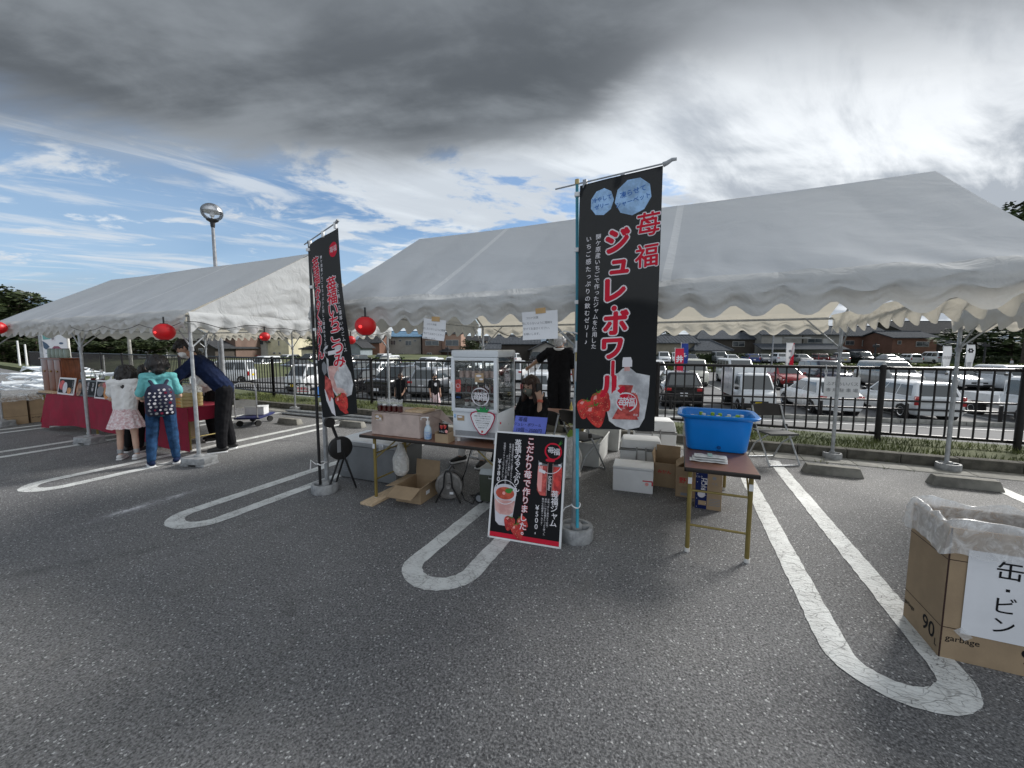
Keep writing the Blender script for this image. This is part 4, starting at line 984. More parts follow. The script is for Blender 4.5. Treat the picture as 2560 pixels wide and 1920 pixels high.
MB().lathe((-12.3, 7.15, 5.22), [(.02, 0), (.03, .05), (.02, .06), (.055, .10), (.06, .2), (.05, .24)], 16).build('bulb', M_['white'], t, smooth=True)
def simple_pole(name, label, cat, px, d, h, r, mat, top=None):
    c = hp(rx(px, d), d); z0 = zterr(*c); t = thing(name, label, cat, (c[0], c[1], z0)); MB().tube((*c, z0-.1), (*c, z0+h), r, r*.75, n=10).build('pole', M_[mat], t, smooth=True)
    if top == 'ball':
        MB().lathe((*c, z0+h+.2), [(.24*sin(pi*k/10), -.22*cos(pi*k/10)) for k in range(11)], 14).build('globe', M_['chrome'], t, smooth=True)
    if top == 'arm':
        for z in (.3, 1.0): MB().bb((c[0]-1.0, c[1]-.05, z0+h-z-.05), (c[0]+1.0, c[1]+.05, z0+h-z+.05)).build('cross_arm', M_[mat], t)
    if top == 'box': MB().box((c[0], c[1]-.1, z0+h-.3), (.5, .3, .3)).build('lamp_head', M_['trim'], t, bevel=.03)
    return t
simple_pole('globe_street_lamp', 'small globe lamp far behind the leaning man in navy', 'street lamp', 474, 42, 2.9, .06, 'galvd', 'ball')
simple_pole('concrete_pole', 'pale concrete pole standing beyond the railing behind the children', 'pole', 328, 24, 3.6, .11, 'concl')
simple_pole('utility_pole', 'distant utility pole with cross arms at the wooded hill', 'utility pole', 96, 95, 14.8, .16, 'trim', 'arm')
simple_pole('lamp_post', 'thin grey lamp post behind the second row right of the big banner', 'lamp post', 1929, 38, 6.2, .07, 'galvd', 'box')
simple_pole('lamp_post', 'black lamp post in front of the brown houses right of the tent post', 'lamp post', 2185, 42, 3.2, .10, 'trim', 'box')
simple_pole('lamp_post', 'black post between the two white wavy banners', 'lamp post', 2458, 44, 3.2, .10, 'trim', 'box')
simple_pole('lamp_post', 'black post left of the display fridge in front of the pink house', 'lamp post', 1120, 50, 3.0, .08, 'trim', 'box')
simple_pole('signpost', 'white road marker post with arrow head at the left slope', 'road marker', 50, 33, 2.1, .07, 'white', None)
simple_pole('signpost', 'second white road marker post beside the arrow-headed one', 'road marker', 68, 33, 1.8, .07, 'white', None)
simple_pole('signpost', 'white marker post in front of the wooded hill behind the girl', 'road marker', 260, 36, 2.0, .06, 'white', None)
# low white railings in the far car park
def whiterail(label, px0, px1, d):
    a, b_ = Vector(hp(rx(px0, d), d)), Vector(hp(rx(px1, d), d)); z0 = zterr(*a); t = thing('white_railing', label, 'railing', (a.x, a.y, z0), 0, 'low white railings')
    g = MB()
    for z in (.15, .95): g.tube((a.x, a.y, z0+z), (b_.x, b_.y, z0+z), .03, n=6)
    n_ = int((b_-a).length/.16)
    for i in range(n_+1): q = a.lerp(b_, i/n_); g.tube((q.x, q.y, z0), (q.x, q.y, z0+.95), .016, n=4)
    o = g.build('rail_panel', M_['white'], t)
whiterail('low white railing in front of the boxy car right of the fridge', 1288, 1358, 52); whiterail('low white railing beside the gap near the white car with black grille', 1362, 1416, 53); whiterail('low white railing under the lone car at the brick-brown house', 905, 940, 50)
# ================================================================== people
def capsules(caps, vox, name, mat, parent, it=3, fold=0, fs=16, fz=.5):
    """one continuous skin grown over tapered capsules given as (p, rp, q, rq[, squash axis, factor])"""
    g = MB()
    for c in caps:
        p, r0, q, r1 = Vector(c[0]), c[1], Vector(c[2]), c[3]
        d = q-p; L = max(d.length, 1e-4)
        R = (d if d.length > 1e-4 else Vector((0, 0, 1))).to_track_quat('Z', 'Y').to_matrix()
        pr = [(r0*sin(a), -r0*cos(a)) for a in (0.001, .4, .8, 1.2, pi/2)]+[(r1*sin(a), L-r1*cos(a)) for a in (pi/2, 1.94, 2.34, 2.74, 3.141)]
        n = 12; vs = []
        for r, z in pr:
            for k in range(n):
                v = R @ Vector((r*cos(2*pi*k/n), r*sin(2*pi*k/n), z))
                vs.append(v)
        if len(c) > 4:
            ax, f = Vector(c[4]).normalized(), c[5]; vs = [v-ax*(v.dot(ax)-d.dot(ax)*max(0, min(1, v.dot(d)/(L*L))))*(1-f) for v in vs]
        vs = [p+v for v in vs]
        g.add(vs, [(i*n+k, i*n+(k+1) % n, (i+1)*n+(k+1) % n, (i+1)*n+k) for i in range(len(pr)-1) for k in range(n)]+[tuple(range(n))[::-1], tuple(range((len(pr)-1)*n, len(pr)*n))])
    me = bpy.data.meshes.new(name); me.from_pydata(g.v, [], g.f); o = bpy.data.objects.new(name, me); COL.objects.link(o)
    md = o.modifiers.new('r', 'REMESH'); md.mode = 'VOXEL'; md.voxel_size = vox
    if it: sm = o.modifiers.new('s', 'SMOOTH'); sm.factor = .5; sm.iterations = it
    dg = bpy.context.evaluated_depsgraph_get(); m2 = bpy.data.meshes.new_from_object(o.evaluated_get(dg)); 
    bpy.data.objects.remove(o); bpy.data.meshes.remove(me)
    if fold:
        m2.update(); sd_ = random.random()*20
        for v_, nr_ in [(v_, v_.normal.copy()) for v_ in m2.vertices]:
            c_ = v_.co; n_ = noise.noise(Vector((c_.x*fs+sd_, c_.y*fs, c_.z*fs*fz+.6*c_.y*fs)))+.5*noise.noise(Vector((c_.x*fs*2.2, c_.y*fs*2.2+sd_, c_.z*fs*2.2*fz)))
            v_.co = c_+nr_*fold*n_
    m2.name = name; m2.materials.clear(); m2.materials.append(mat); m2.polygons.foreach_set('use_smooth', [True]*len(m2.polygons))
    o = bpy.data.objects.new(name, m2); COL.objects.link(o); o.parent = parent; ORG[o.name] = Vector((0, 0, 0)); return o
def hand(wr, d, nrm, s, side, curl=.5, grip=None):
    """palm with four unequal fingers and a thumb; d points to the fingertips, nrm out of the back of the hand"""
    d = Vector(d).normalized(); nrm = (Vector(nrm)-d*Vector(nrm).dot(d)).normalized(); a = d.cross(nrm)*side
    w = Vector(wr); C = []
    for k in (-1, 0, 1): C.append((w+a*.02*k*s, .017*s, w+d*.075*s+a*.025*k*s, .014*s))
    for k, (o_, L) in enumerate(((.034, .062), (.012, .075), (-.011, .070), (-.032, .055))):
        b = w+d*.082*s+a*o_*s; c1 = curl*(1+.12*k)
        d1 = (d*cos(c1)-nrm*sin(c1)); d2 = (d*cos(c1*2.1)-nrm*sin(c1*2.1))
        m = b+d1*L*.5*s; C += [(b-d*.01*s, .0095*s, m, .0088*s), (m, .0088*s, m+d2*L*.5*s, .0072*s)]
    b = w+d*.022*s+a*.030*s; t1 = (d*.55+a*.75-nrm*.25).normalized(); t2 = (d*.85+a*.25-nrm*.35).normalized()
    C += [(b, .012*s, b+t1*.035*s, .0105*s), (b+t1*.035*s, .0105*s, b+t1*.035*s+t2*.032*s, .008*s)]
    return C
DEF = dict(pel=(0, 0, .93), chest=(0, 0, 1.27), neck=(0, 0, 1.44), head=(.02, 0, 1.585), face=(1, 0, 0),
 shL=(0, .175, 1.385), shR=(0, -.175, 1.385), elL=(.02, .22, 1.10), elR=(.02, -.22, 1.10), wrL=(.10, .22, .86), wrR=(.10, -.22, .86),
 hiL=(0, .085, .90), hiR=(0, -.085, .90), knL=(.02, .10, .49), knR=(.02, -.10, .49), anL=(-.02, .10, .08), anR=(-.02, -.10, .08), toL=(.17, .12, .03), toR=(.17, -.12, .03))
def person(label, loc, rz, H=1.7, pose={}, skin='skin', top='tblack', bottom='tblack', hair='hair', sleeve=.5, style='short', mask=None, shoes='trim', sole='white', legs='trousers', child=False, vox=.0075, hands=.4, top_name='shirt', bot_name=None, hd_=1.0, wide=1.0, group=None, socks=None, hl=None, hr=None, baggy=1.0):
    t = thing('person', label, 'person', loc, rz if rz else 1e-6, group); ORG[t.name] = Vector((0, 0, 0))
    s = H/1.7; P = dict(DEF); P.update(pose); P = {k: Vector(v)*(s if k != 'face' else 1) for k, v in P.items()}
    hs = s*hd_*(1.22 if child else 1); W_ = wide*s*(1.02 if child else 1); F_ = P['face'].normalized()
    up = (P['head']-P['neck']).normalized(); up = (up-F_*up.dot(F_)).normalized(); sd = up.cross(F_)
    hc = P['head']; B = []
    r = .098*hs
    # head
    B += [(hc+up*.025*hs-F_*.012*hs, r, hc+up*.02*hs-F_*.005*hs, r), (hc-up*.055*hs+F_*.022*hs, .062*hs, hc+up*.0*hs+F_*.02*hs, .078*hs), (hc-up*.085*hs+F_*.045*hs, .030*hs, hc-up*.05*hs+F_*.03*hs, .05*hs),
          (hc-up*.015*hs+F_*.098*hs, .010*hs, hc-up*.035*hs+F_*.110*hs, .014*hs)]
    for q in (1, -1): B.append((hc+sd*q*.092*hs-up*.02*hs-F_*.01*hs, .016*hs, hc+sd*q*.094*hs+up*.015*hs-F_*.015*hs, .018*hs))
    B.append((P['neck']-up*.03*s, .055*W_, hc-up*.05*hs-F_*.02*hs, .05*hs))
    sw = .052 if not child else .045
    tors = [(P['pel']+Vector((0, q*.055*W_, 0)), .10*W_, P['chest']+Vector((0, q*.075*W_, 0)), .105*W_) for q in (1, -1)]+[(P['chest']+Vector((0, q*.08*W_, .02*s)), .10*W_, (P['chest']*.4+P['sh'+('L' if q > 0 else 'R')]*.6), .075*W_) for q in (1, -1)]+[(P['shL'], .055*W_, P['shR'], .055*W_)]
    B += tors
    for q, S in ((1, 'L'), (-1, 'R')):
        B += [(P['sh'+S], .052*W_, P['el'+S], .040*W_), (P['el'+S], .039*W_, P['wr'+S], .026*W_), (P['hi'+S], .085*W_, P['kn'+S], .055*W_), (P['kn'+S], .052*W_, P['kn'+S]*.55+P['an'+S]*.45-F_*.0, .050*W_), (P['kn'+S]*.55+P['an'+S]*.45, .050*W_, P['an'+S], .033*W_), (P['an'+S], .034*W_, P['to'+S]*.6+P['an'+S]*.4-Vector((0, 0, .02*s)), .028*W_)]
        dd = (P['wr'+S]-P['el'+S]).normalized(); cu = hands; nrm = Vector((0, q, .2)) if abs(dd.z) > .6 else Vector((0, 0, 1))
        ov = (hl if q > 0 else hr)
        if ov: dd, nrm, cu = Vector(ov[0]), Vector(ov[1]), ov[2]
        B += hand(P['wr'+S], dd, nrm, s*(.9 if child else 1), q, cu)
    capsules(B, vox, 'body', M_[skin], t, 2)
    # eyes and brows
    for q in (1, -1):
        e = hc+up*.012*hs+F_*.086*hs+sd*q*.033*hs
        MB().lathe((0, 0, 0), [(.0001, -.008*hs), (.011*hs, -.003*hs), (.011*hs, .003*hs), (.0001, .008*hs)], 8, M=Matrix.Translation(e)).build('eye', M_['inkblack'], t, smooth=True, local=True)
    for q in (1, -1):
        e = hc+up*.036*hs+F_*.086*hs; MB().tube(e+sd*q*.018*hs, e+sd*q*.05*hs-F_*.008*hs, .0035*hs, n=5).build('eyebrow', M_[hair], t, local=True)
    # mask
    if mask:
        capsules([(hc-up*.045*hs+F_*.060*hs+sd*.022*hs, .052*hs, hc-up*.045*hs+F_*.060*hs-sd*.022*hs, .052*hs), (hc-up*.012*hs+F_*.088*hs, .022*hs, hc-up*.09*hs+F_*.05*hs, .036*hs)], .006, 'face_mask', M_[mask], t, 2)
    else:
        MB().tube(hc-up*.056*hs+F_*.083*hs+sd*.02*hs, hc-up*.056*hs+F_*.083*hs-sd*.02*hs, .0045*hs, n=6).build('mouth', M_['inkpink'], t, local=True)
    # hair
    Hh = []
    if style == 'bald': pass
    else:
        Hh += [(hc+up*.045*hs-F_*.022*hs, .104*hs, hc+up*.035*hs-F_*.03*hs, .104*hs), (hc-F_*.045*hs, .088*hs, hc-up*.045*hs-F_*.05*hs, .066*hs)]
        for q in (1, -1): Hh.append((hc+sd*q*.066*hs+up*.03*hs-F_*.01*hs, .045*hs, hc+sd*q*.075*hs-up*.005*hs-F_*.03*hs, .032*hs))
        for q in (-1, -.3, .4, 1): Hh.append((hc+sd*q*.05*hs+up*.085*hs+F_*.04*hs, .035*hs, hc+sd*q*.055*hs+up*.062*hs+F_*.075*hs, .018*hs))
        if style in ('bob', 'long'):
            dn = Vector((0, 0, -1)); L_ = .15 if style == 'bob' else .20
            for q in (-1, -.6, -.2, .2, .6, 1):
                a = q*1.62; dirv = (-F_*cos(a)+sd*sin(a))
                b_ = hc+up*.02*hs+dirv*.075*hs; Hh.append((b_, .050*hs, b_+dn*L_*hs+dirv*.028*hs, .040*hs)); Hh.append((b_+dn*L_*hs+dirv*.028*hs, .040*hs, b_+dn*(L_+.045)*hs+dirv*.02*hs, .020*hs))
        if style == 'fluffy':
            rr = random.Random(4)
            for i in range(16):
                v = Vector((rr.gauss(0, 1), rr.gauss(0, 1), abs(rr.gauss(0, 1)))).normalized(); v = up*v.z+sd*v.y+F_*(v.x*.6-.2); b_ = hc+up*.03*hs+v*.085*hs; Hh.append((b_, .035*hs, b_+v*.035*hs, .012*hs))
        capsules(Hh, .006, 'hair', M_[hair], t, 1, .011*hs, 34/hs, .22)
    # top
    inf = .018*s*baggy
    Tt = [(a, b_+inf, c, d_+inf) for a, b_, c, d_ in tors]; Tt.append((P['chest'], .10*W_, P['neck']-up*.045*s, .066*W_))
    for q, S in ((1, 'L'), (-1, 'R')):
        e = P['sh'+S].lerp(P['el'+S], min(1, sleeve*1.5)); Tt.append((P['sh'+S], .062*W_+inf*.4, e, .055*W_+inf*.8))
        if sleeve > .8: Tt.append((P['el'+S], .050*W_, P['el'+S].lerp(P['wr'+S], (sleeve-.8)*5*.95), .040*W_))
    if legs != 'none': Tt.append((P['pel']+Vector((0, .06*W_, -.02*s)), .105*W_+inf*.6, P['pel']+Vector((0, -.06*W_, -.02*s)), .105*W_+inf*.6))
    capsules(Tt, vox*1.05, top_name, M_[top], t, 2, .010*s, 13/s, .8)
    # bottoms
    if legs in ('trousers', 'shorts'):
        Bt = [(P['pel']+Vector((0, .05*W_, -.03*s)), .112*W_, P['pel']+Vector((0, -.05*W_, -.03*s)), .112*W_)]
        for q, S in ((1, 'L'), (-1, 'R')):
            Bt += [(P['hi'+S], .098*W_*baggy**.5, P['kn'+S], .072*W_*baggy)]
            if legs == 'trousers': Bt += [(P['kn'+S], .072*W_*baggy, P['an'+S]+Vector((0, 0, .035*s)), .055*W_*baggy)]
        capsules(Bt, vox*1.05, bot_name or legs, M_[bottom], t, 2, .007*s, 9/s, 1.0)
    for q, S in ((1, 'L'), (-1, 'R')):
        a, b_ = P['an'+S], P['to'+S]; f = (b_-a); f.z = 0; f = f.normalized()*s; z = Vector((0, 0, 1))
        sh = capsules([(a-f*.045-z*(a.z*.35), .042*s, a+f*.05-z*(a.z*.35), .042*s), (a+f*.05-z*(a.z*.35), .040*s, a+f*.15-z*(a.z*.52), .033*s)], .007, 'shoe', M_[shoes], t, 2)
        zz = min(.012*s, a.z*.3); 
        so_ = MB().box((a.x+f.x*.055, a.y+f.y*.055, a.z-.075*s), (.25*s, .088*s, .026*s), atan2(f.y, f.x)); so_.build('sole', M_[sole], sh, bevel=.012, local=True)
        if socks: MB().tube(a+z*.03*s, a+z*.10*s, .042*s, n=12).build('sock', M_[socks], t, smooth=True, local=True)
    return t, P, s
def turn(t, P, k): return None
# girl and boy at the crimson table, seen from behind (facing away from us, towards +y)
cw = pi/2
g_, P, s = person('small girl with black bob, white shirt and pink floral skirt seen from behind', (-7.27, 2.90, 0), 2.2, 1.36,
 dict(pel=(0, 0, .86), chest=(.03, 0, 1.20), neck=(.06, 0, 1.37), head=(.11, .0, 1.50), face=(.9, -.15, -.45), elL=(.08, .25, 1.08), elR=(.05, -.24, 1.06), wrL=(.28, .16, 1.10), wrR=(.26, -.12, 1.06), knL=(.0, .11, .46), knR=(.0, -.11, .46), anL=(-.02, .12, .09), anR=(-.02, -.13, .09), toL=(.17, .15, .03), toR=(.16, -.15, .03)),
 skin='skinl', top='twhite', style='long', hd_=1.12, child=True, shoes='twhite', sole='white', legs='skirt', socks='galv', sleeve=.42, wide=.92, mask='mask', group='children at the crimson table', baggy=1.2)
sk = MB()
def f(u, v):
    a = 2*pi*u; r = (.118+.085*v)*(1+.035*sin(a*13)*v+.02*sin(a*5+1)); return (r*cos(a)*.9, r*sin(a)*1.08, .735-.27*v+.006*sin(a*13))
sk.grid(f, 96, 10); sk.build('skirt', M_['pinksk'], g_, smooth=True, local=True)
b_, P, s = person('small boy in teal shirt and blue jeans seen from behind wearing a backpack', (-6.47, 2.95, 0), 2.72, 1.50,
 dict(pel=(0, 0, .88), chest=(.02, 0, 1.20), neck=(.04, 0, 1.38), head=(.07, 0, 1.52), face=(.96, .1, -.25), shL=(0, .155, 1.375), shR=(0, -.155, 1.375), elL=(.04, .235, 1.06), elR=(.04, -.235, 1.06), wrL=(.24, .17, 1.02), wrR=(.24, -.17, 1.02), knL=(.02, .125, .45), knR=(.02, -.115, .45), anL=(-.03, .155, .09), anR=(-.02, -.135, .09), toL=(.16, .19, .03), toR=(.17, -.17, .03)),
 skin='skinl', top='tteal', bottom='denim', style='short', child=True, shoes='navy', sole='white', sleeve=.5, bot_name='jeans', mask='mask', group='children at the crimson table', baggy=1.22, wide=.82, hd_=1.08)
# the backpack hangs on the boy: its own thing
M_['mauve_b'] = flat('dull_red_badge', (.22, .02, .05)); M_['bpack'] = pm('navy_backpack_cloth', (.010, .013, .040), .8, 0, .15, 9)
bp = thing('backpack', 'navy backpack with white and red badge pattern on the boy in teal', 'backpack', (-6.47, 2.95, 0), 2.72)
g = MB()
for z, w, d in ((.70, .135, .05), (.74, .15, .08), (.86, .155, .095), (1.0, .15, .09), (1.08, .12, .07), (1.12, .07, .04)):
    g.v += [(-.10-d*.5+d*cos(a)*.9*(1.0), w*(abs(sin(a))**.7)*(1 if sin(a) > 0 else -1), z) for a in [2*pi*k/20 for k in range(20)]]
g.f = [(j*20+k, j*20+(k+1) % 20, (j+1)*20+(k+1) % 20, (j+1)*20+k) for j in range(5) for k in range(20)]+[tuple(range(20))[::-1], tuple(range(100, 120))]
sk_ = g.build('sack', M_['bpack'], bp, smooth=True, local=True, ang=50)
for q in (1, -1): MB().path([(-.12, q*.045, 1.08), (-.07, q*.085, 1.16), (.01, q*.10, 1.18), (.085, q*.105, 1.12)], .019, 6).build('strap', M_['bpack'], bp, smooth=True, local=True)
def bpx(y, z):
    K = ((.70, .135, .05), (.74, .15, .08), (.86, .155, .095), (1.0, .15, .09), (1.08, .12, .07), (1.12, .07, .04))
    for (z0, w0, d0), (z1, w1, d1) in zip(K, K[1:]):
        if z <= z1: q = (z-z0)/(z1-z0); w = w0+(w1-w0)*q; d = d0+(d1-d0)*q; break
    s_ = min(1, abs(y)/w)**(1/.7); return -.10-.5*d-.9*d*sqrt(1-s_*s_)
rr = random.Random(2)
for r_i, z in enumerate((.74, .785, .83, .875, .92, .965, 1.01, 1.05)):
    for k in range(5 if r_i < 7 else 3):
        y = -.11+.052*k+(.012 if r_i % 2 else 0); w = rr.uniform(.011, .018); xx = bpx(y, z)
        m = M_[rr.choice(('inkwhite', 'inkwhite', 'inkwhite', 'inkgrey', 'mauve_b', 'inkgrey'))]; hh = w*rr.choice((.55, .9, .9, .5)); n = rr.choice((4, 14, 14, 6))
        MB().tube((xx-.004, y, z), (xx+.02, y, z), w, n=n).build('badge', m, sk_, local=True).scale = (1, 1, 1)
# adult with black hair hidden behind the girl
person('person in black with long black hair bending down behind the girl', (-7.72, 3.16, 0), 2.0, 1.5,
 dict(pel=(-.05, 0, .90), chest=(.10, 0, 1.17), neck=(.20, 0, 1.29), head=(.30, 0, 1.38), face=(.6, 0, -.8), shL=(.13, .17, 1.26), shR=(.13, -.17, 1.26), elL=(.22, .22, 1.05), elR=(.22, -.22, 1.05), wrL=(.42, .16, 1.0), wrR=(.42, -.16, 1.0)), top='tblack', bottom='tblack', style='long', mask='mask', sleeve=.9)
# leaning man in navy: faces -x, bends over the table
person('tall man in navy shirt and black trousers leaning over the snack boxes', (-6.50, 3.74, 0), -2.25, 1.76,
 dict(pel=(-.04, 0, .96), chest=(.18, 0, 1.25), neck=(.30, 0, 1.41), head=(.39, 0, 1.53), face=(.75, .15, -.62), shL=(.24, .18, 1.37), shR=(.24, -.18, 1.37), elL=(.55, .27, 1.04), elR=(.56, -.22, 1.06), wrL=(.80, .17, 1.02), wrR=(.82, -.16, 1.04), hiL=(-.05, .09, .93), hiR=(-.05, -.09, .93), knL=(.0, .09, .50), knR=(.0, -.10, .50), anL=(.02, .10, .08), anR=(-.07, -.11, .08), toL=(.21, .12, .03), toR=(.12, -.14, .03)),
 top='navy', bottom='tblack', style='fluffy', mask='mask', sleeve=.45, baggy=1.25, shoes='trim', wide=.98)
person('stall helper in white smock and mask standing behind the snack boxes', (-7.40, 4.10, 0), -pi/2-.35, 1.58,
 dict(chest=(.08, 0, 1.26), neck=(.14, 0, 1.42), head=(.19, 0, 1.55), face=(.8, 0, -.5), elL=(.16, .23, 1.08), elR=(.16, -.23, 1.08), wrL=(.36, .14, .98), wrR=(.36, -.14, .98)), top='twhite', bottom='tblack', style='short', mask='mask', sleeve=.9, baggy=1.5, top_name='smock', shoes='trim')
k_, P, s = person('child in dark cap sitting behind the crimson table beside the cabinet', (-11.2, 4.55, 0), -1.15, 1.36,
 dict(pel=(0, 0, .55), chest=(.03, 0, .88), neck=(.05, 0, 1.02), head=(.08, 0, 1.15), shL=(0, .17, .97), shR=(0, -.17, .97), elL=(.12, .22, .72), elR=(.12, -.22, .72), wrL=(.30, .12, .86), wrR=(.30, -.12, .86), hiL=(0, .09, .53), hiR=(0, -.09, .53), knL=(.36, .11, .52), knR=(.36, -.11, .52), anL=(.38, .11, .1), anR=(.38, -.11, .1), toL=(.55, .12, .04), toR=(.55, -.12, .04)), skin='skinl', top='twhite', bottom='denim', style='short', child=True, sleeve=.5)
MB().lathe((.06, 0, .985), [(.118, -.03), (.12, 0), (.11, .05), (.075, .09), (.0, .105)], 20).tube((.15, 0, .955), (.24, 0, .94), .07, .055, n=12, sx=1).build('cap', M_['navy'], k_, smooth=True, local=True)
MB().lathe((.148, 0, .985), [(.055, -.03), (.055, .02), (.0, .03)], 12).build('cap_badge', M_['inkwhite'], k_, local=True)
ch0 = thing('stool', 'stool under the child in the dark cap', 'stool', (-11.2, 4.55, 0))
MB().lathe((-11.2, 4.55, .40), [(.16, 0), (.17, .02), (.16, .05), (0, .055)], 16).build('seat', M_['blackp'], ch0, smooth=True)
for a in range(3): MB().tube((-11.2+.1*cos(a*2.1), 4.55+.1*sin(a*2.1), .4), (-11.2+.17*cos(a*2.1), 4.55+.17*sin(a*2.1), 0), .012).build('leg', M_['galv'], ch0)
# woman on the phone, sitting sideways; old man leaning on the railing
w_, P, s = person('seated woman in black with grey mask holding a phone to her ear', (-1.62, 4.45, 0), -1.95, 1.60,
 dict(pel=(0, 0, .56), chest=(.0, 0, .90), neck=(.02, 0, 1.07), head=(.05, .0, 1.215), face=(.93, -.05, -.22), shL=(0, .165, 1.01), shR=(0, -.165, 1.01), elL=(.20, .27, .80), elR=(.10, -.22, .74), wrL=(.09, .185, 1.07), wrR=(.30, -.12, .62),
  hiL=(.02, .09, .54), hiR=(.02, -.09, .54), knL=(.42, .12, .55), knR=(.42, -.14, .55), anL=(.52, .12, .1), anR=(.52, -.2, .1), toL=(.68, .14, .04), toR=(.67, -.26, .04)),
 skin='skinl', top='tblack', bottom='tblack', hair='hairb', style='long', mask='maskg', sleeve=.62, baggy=1.35, hl=((-.05, -.38, .9), (.55, .75, .2), .55))
ph = thing('mobile_phone', 'dark mobile phone held at the ear of the seated woman', 'phone', (-1.62, 4.45, 0), -1.95)
MB().box((.055, .133, 1.115), (.012, .075, .15), 1.35).build('case', M_['blackp'], ph, bevel=.004, local=True)
MB().tube((.116, .202, .975), (.109, .197, 1.0), .034, n=16).build('wristband', pm('coral_wristband', (.75, .16, .10), .5), w_, smooth=True, local=True)
person('helper in white trousers and black trainers sitting behind the fridge', (-2.52, 5.05, 0), -1.75, 1.66,
 dict(pel=(0, 0, .50), chest=(.02, 0, .82), neck=(.05, 0, .98), head=(.08, 0, 1.10), face=(.9, 0, -.4), shL=(0, .17, .92), shR=(0, -.17, .92), elL=(.14, .22, .68), elR=(.14, -.22, .68), wrL=(.34, .10, .60), wrR=(.34, -.10, .60), hiL=(0, .09, .48), hiR=(0, -.09, .48), knL=(.36, .16, .50), knR=(.36, -.16, .50), anL=(.44, .20, .10), anR=(.44, -.18, .10), toL=(.62, .24, .03), toR=(.62, -.24, .03)),
 top='tblack', bottom='twhite', style='short', mask='mask', shoes='trim')
o_, P, s = person('grey-haired man in dark clothes seen from behind with one arm on the railing', (-2.12, 7.25, 0), 1.75, 1.86,
 dict(pel=(0, 0, .97), chest=(.03, 0, 1.30), neck=(.04, .0, 1.46), head=(.07, .0, 1.585), face=(.97, -.05, -.2), elL=(.20, .42, 1.24), elR=(.02, -.25, 1.10), wrL=(.42, .60, 1.12), wrR=(.14, -.26, .88), shL=(.02, .19, 1.40), shR=(.0, -.19, 1.40)), top='tblack', bottom='tblack', hair='hairg', style='fluffy', sleeve=.5, baggy=1.4, wide=1.08, hl=((.6, .6, -.25), (0, 0, 1), .5))
MB().path([(.02+.09*cos(a), .105*sin(a), 1.60+.02*cos(a)) for a in [2*pi*k/16 for k in range(16)]], .026, 7, closed=True).build('towel', M_['twhite'], o_, smooth=True, local=True)
# two people walking on the road below
zz = gz(14)
w1, P, s = person('man in black T-shirt and dark mask on the road above the jam jars', (-10.97, 13.46, zz), -1.35, 1.76,
 dict(face=(.95, .1, -.35), knL=(.10, .09, .50), anL=(.10, .1, .10), toL=(.28, .1, .05), wrL=(.16, .16, .90)), top='tblack', bottom='tblack', hair='hairb', style='short', mask='inkblack', sleeve=.45, vox=.010, baggy=1.3)
w2, P, s = person('man in black T-shirt with white round print and patterned shorts walking on the road', (-9.53, 13.86, zz), -.55, 1.76,
 dict(face=(.95, .2, -.1), knL=(.16, .09, .50), anL=(.22, .1, .10), toL=(.40, .1, .06), knR=(-.02, -.09, .50), anR=(-.22, -.1, .13), toR=(-.05, -.1, .04)), top='tblack', bottom='pinksk', hair='hair', style='short', mask='inkblack', sleeve=.45, legs='shorts', vox=.010, baggy=1.4)
MB().tube((.145, .0, 1.33), (.158, .0, 1.33), .075, n=20).build('round_print', M_['inkwhite'], w2, local=True)
w3 = person('distant figure in white top beside the hedge at the right edge', hp(rx(2528, 46), 46)+(-1.05,), 3, 1.5, {}, top='twhite', bottom='tblack', vox=.02)
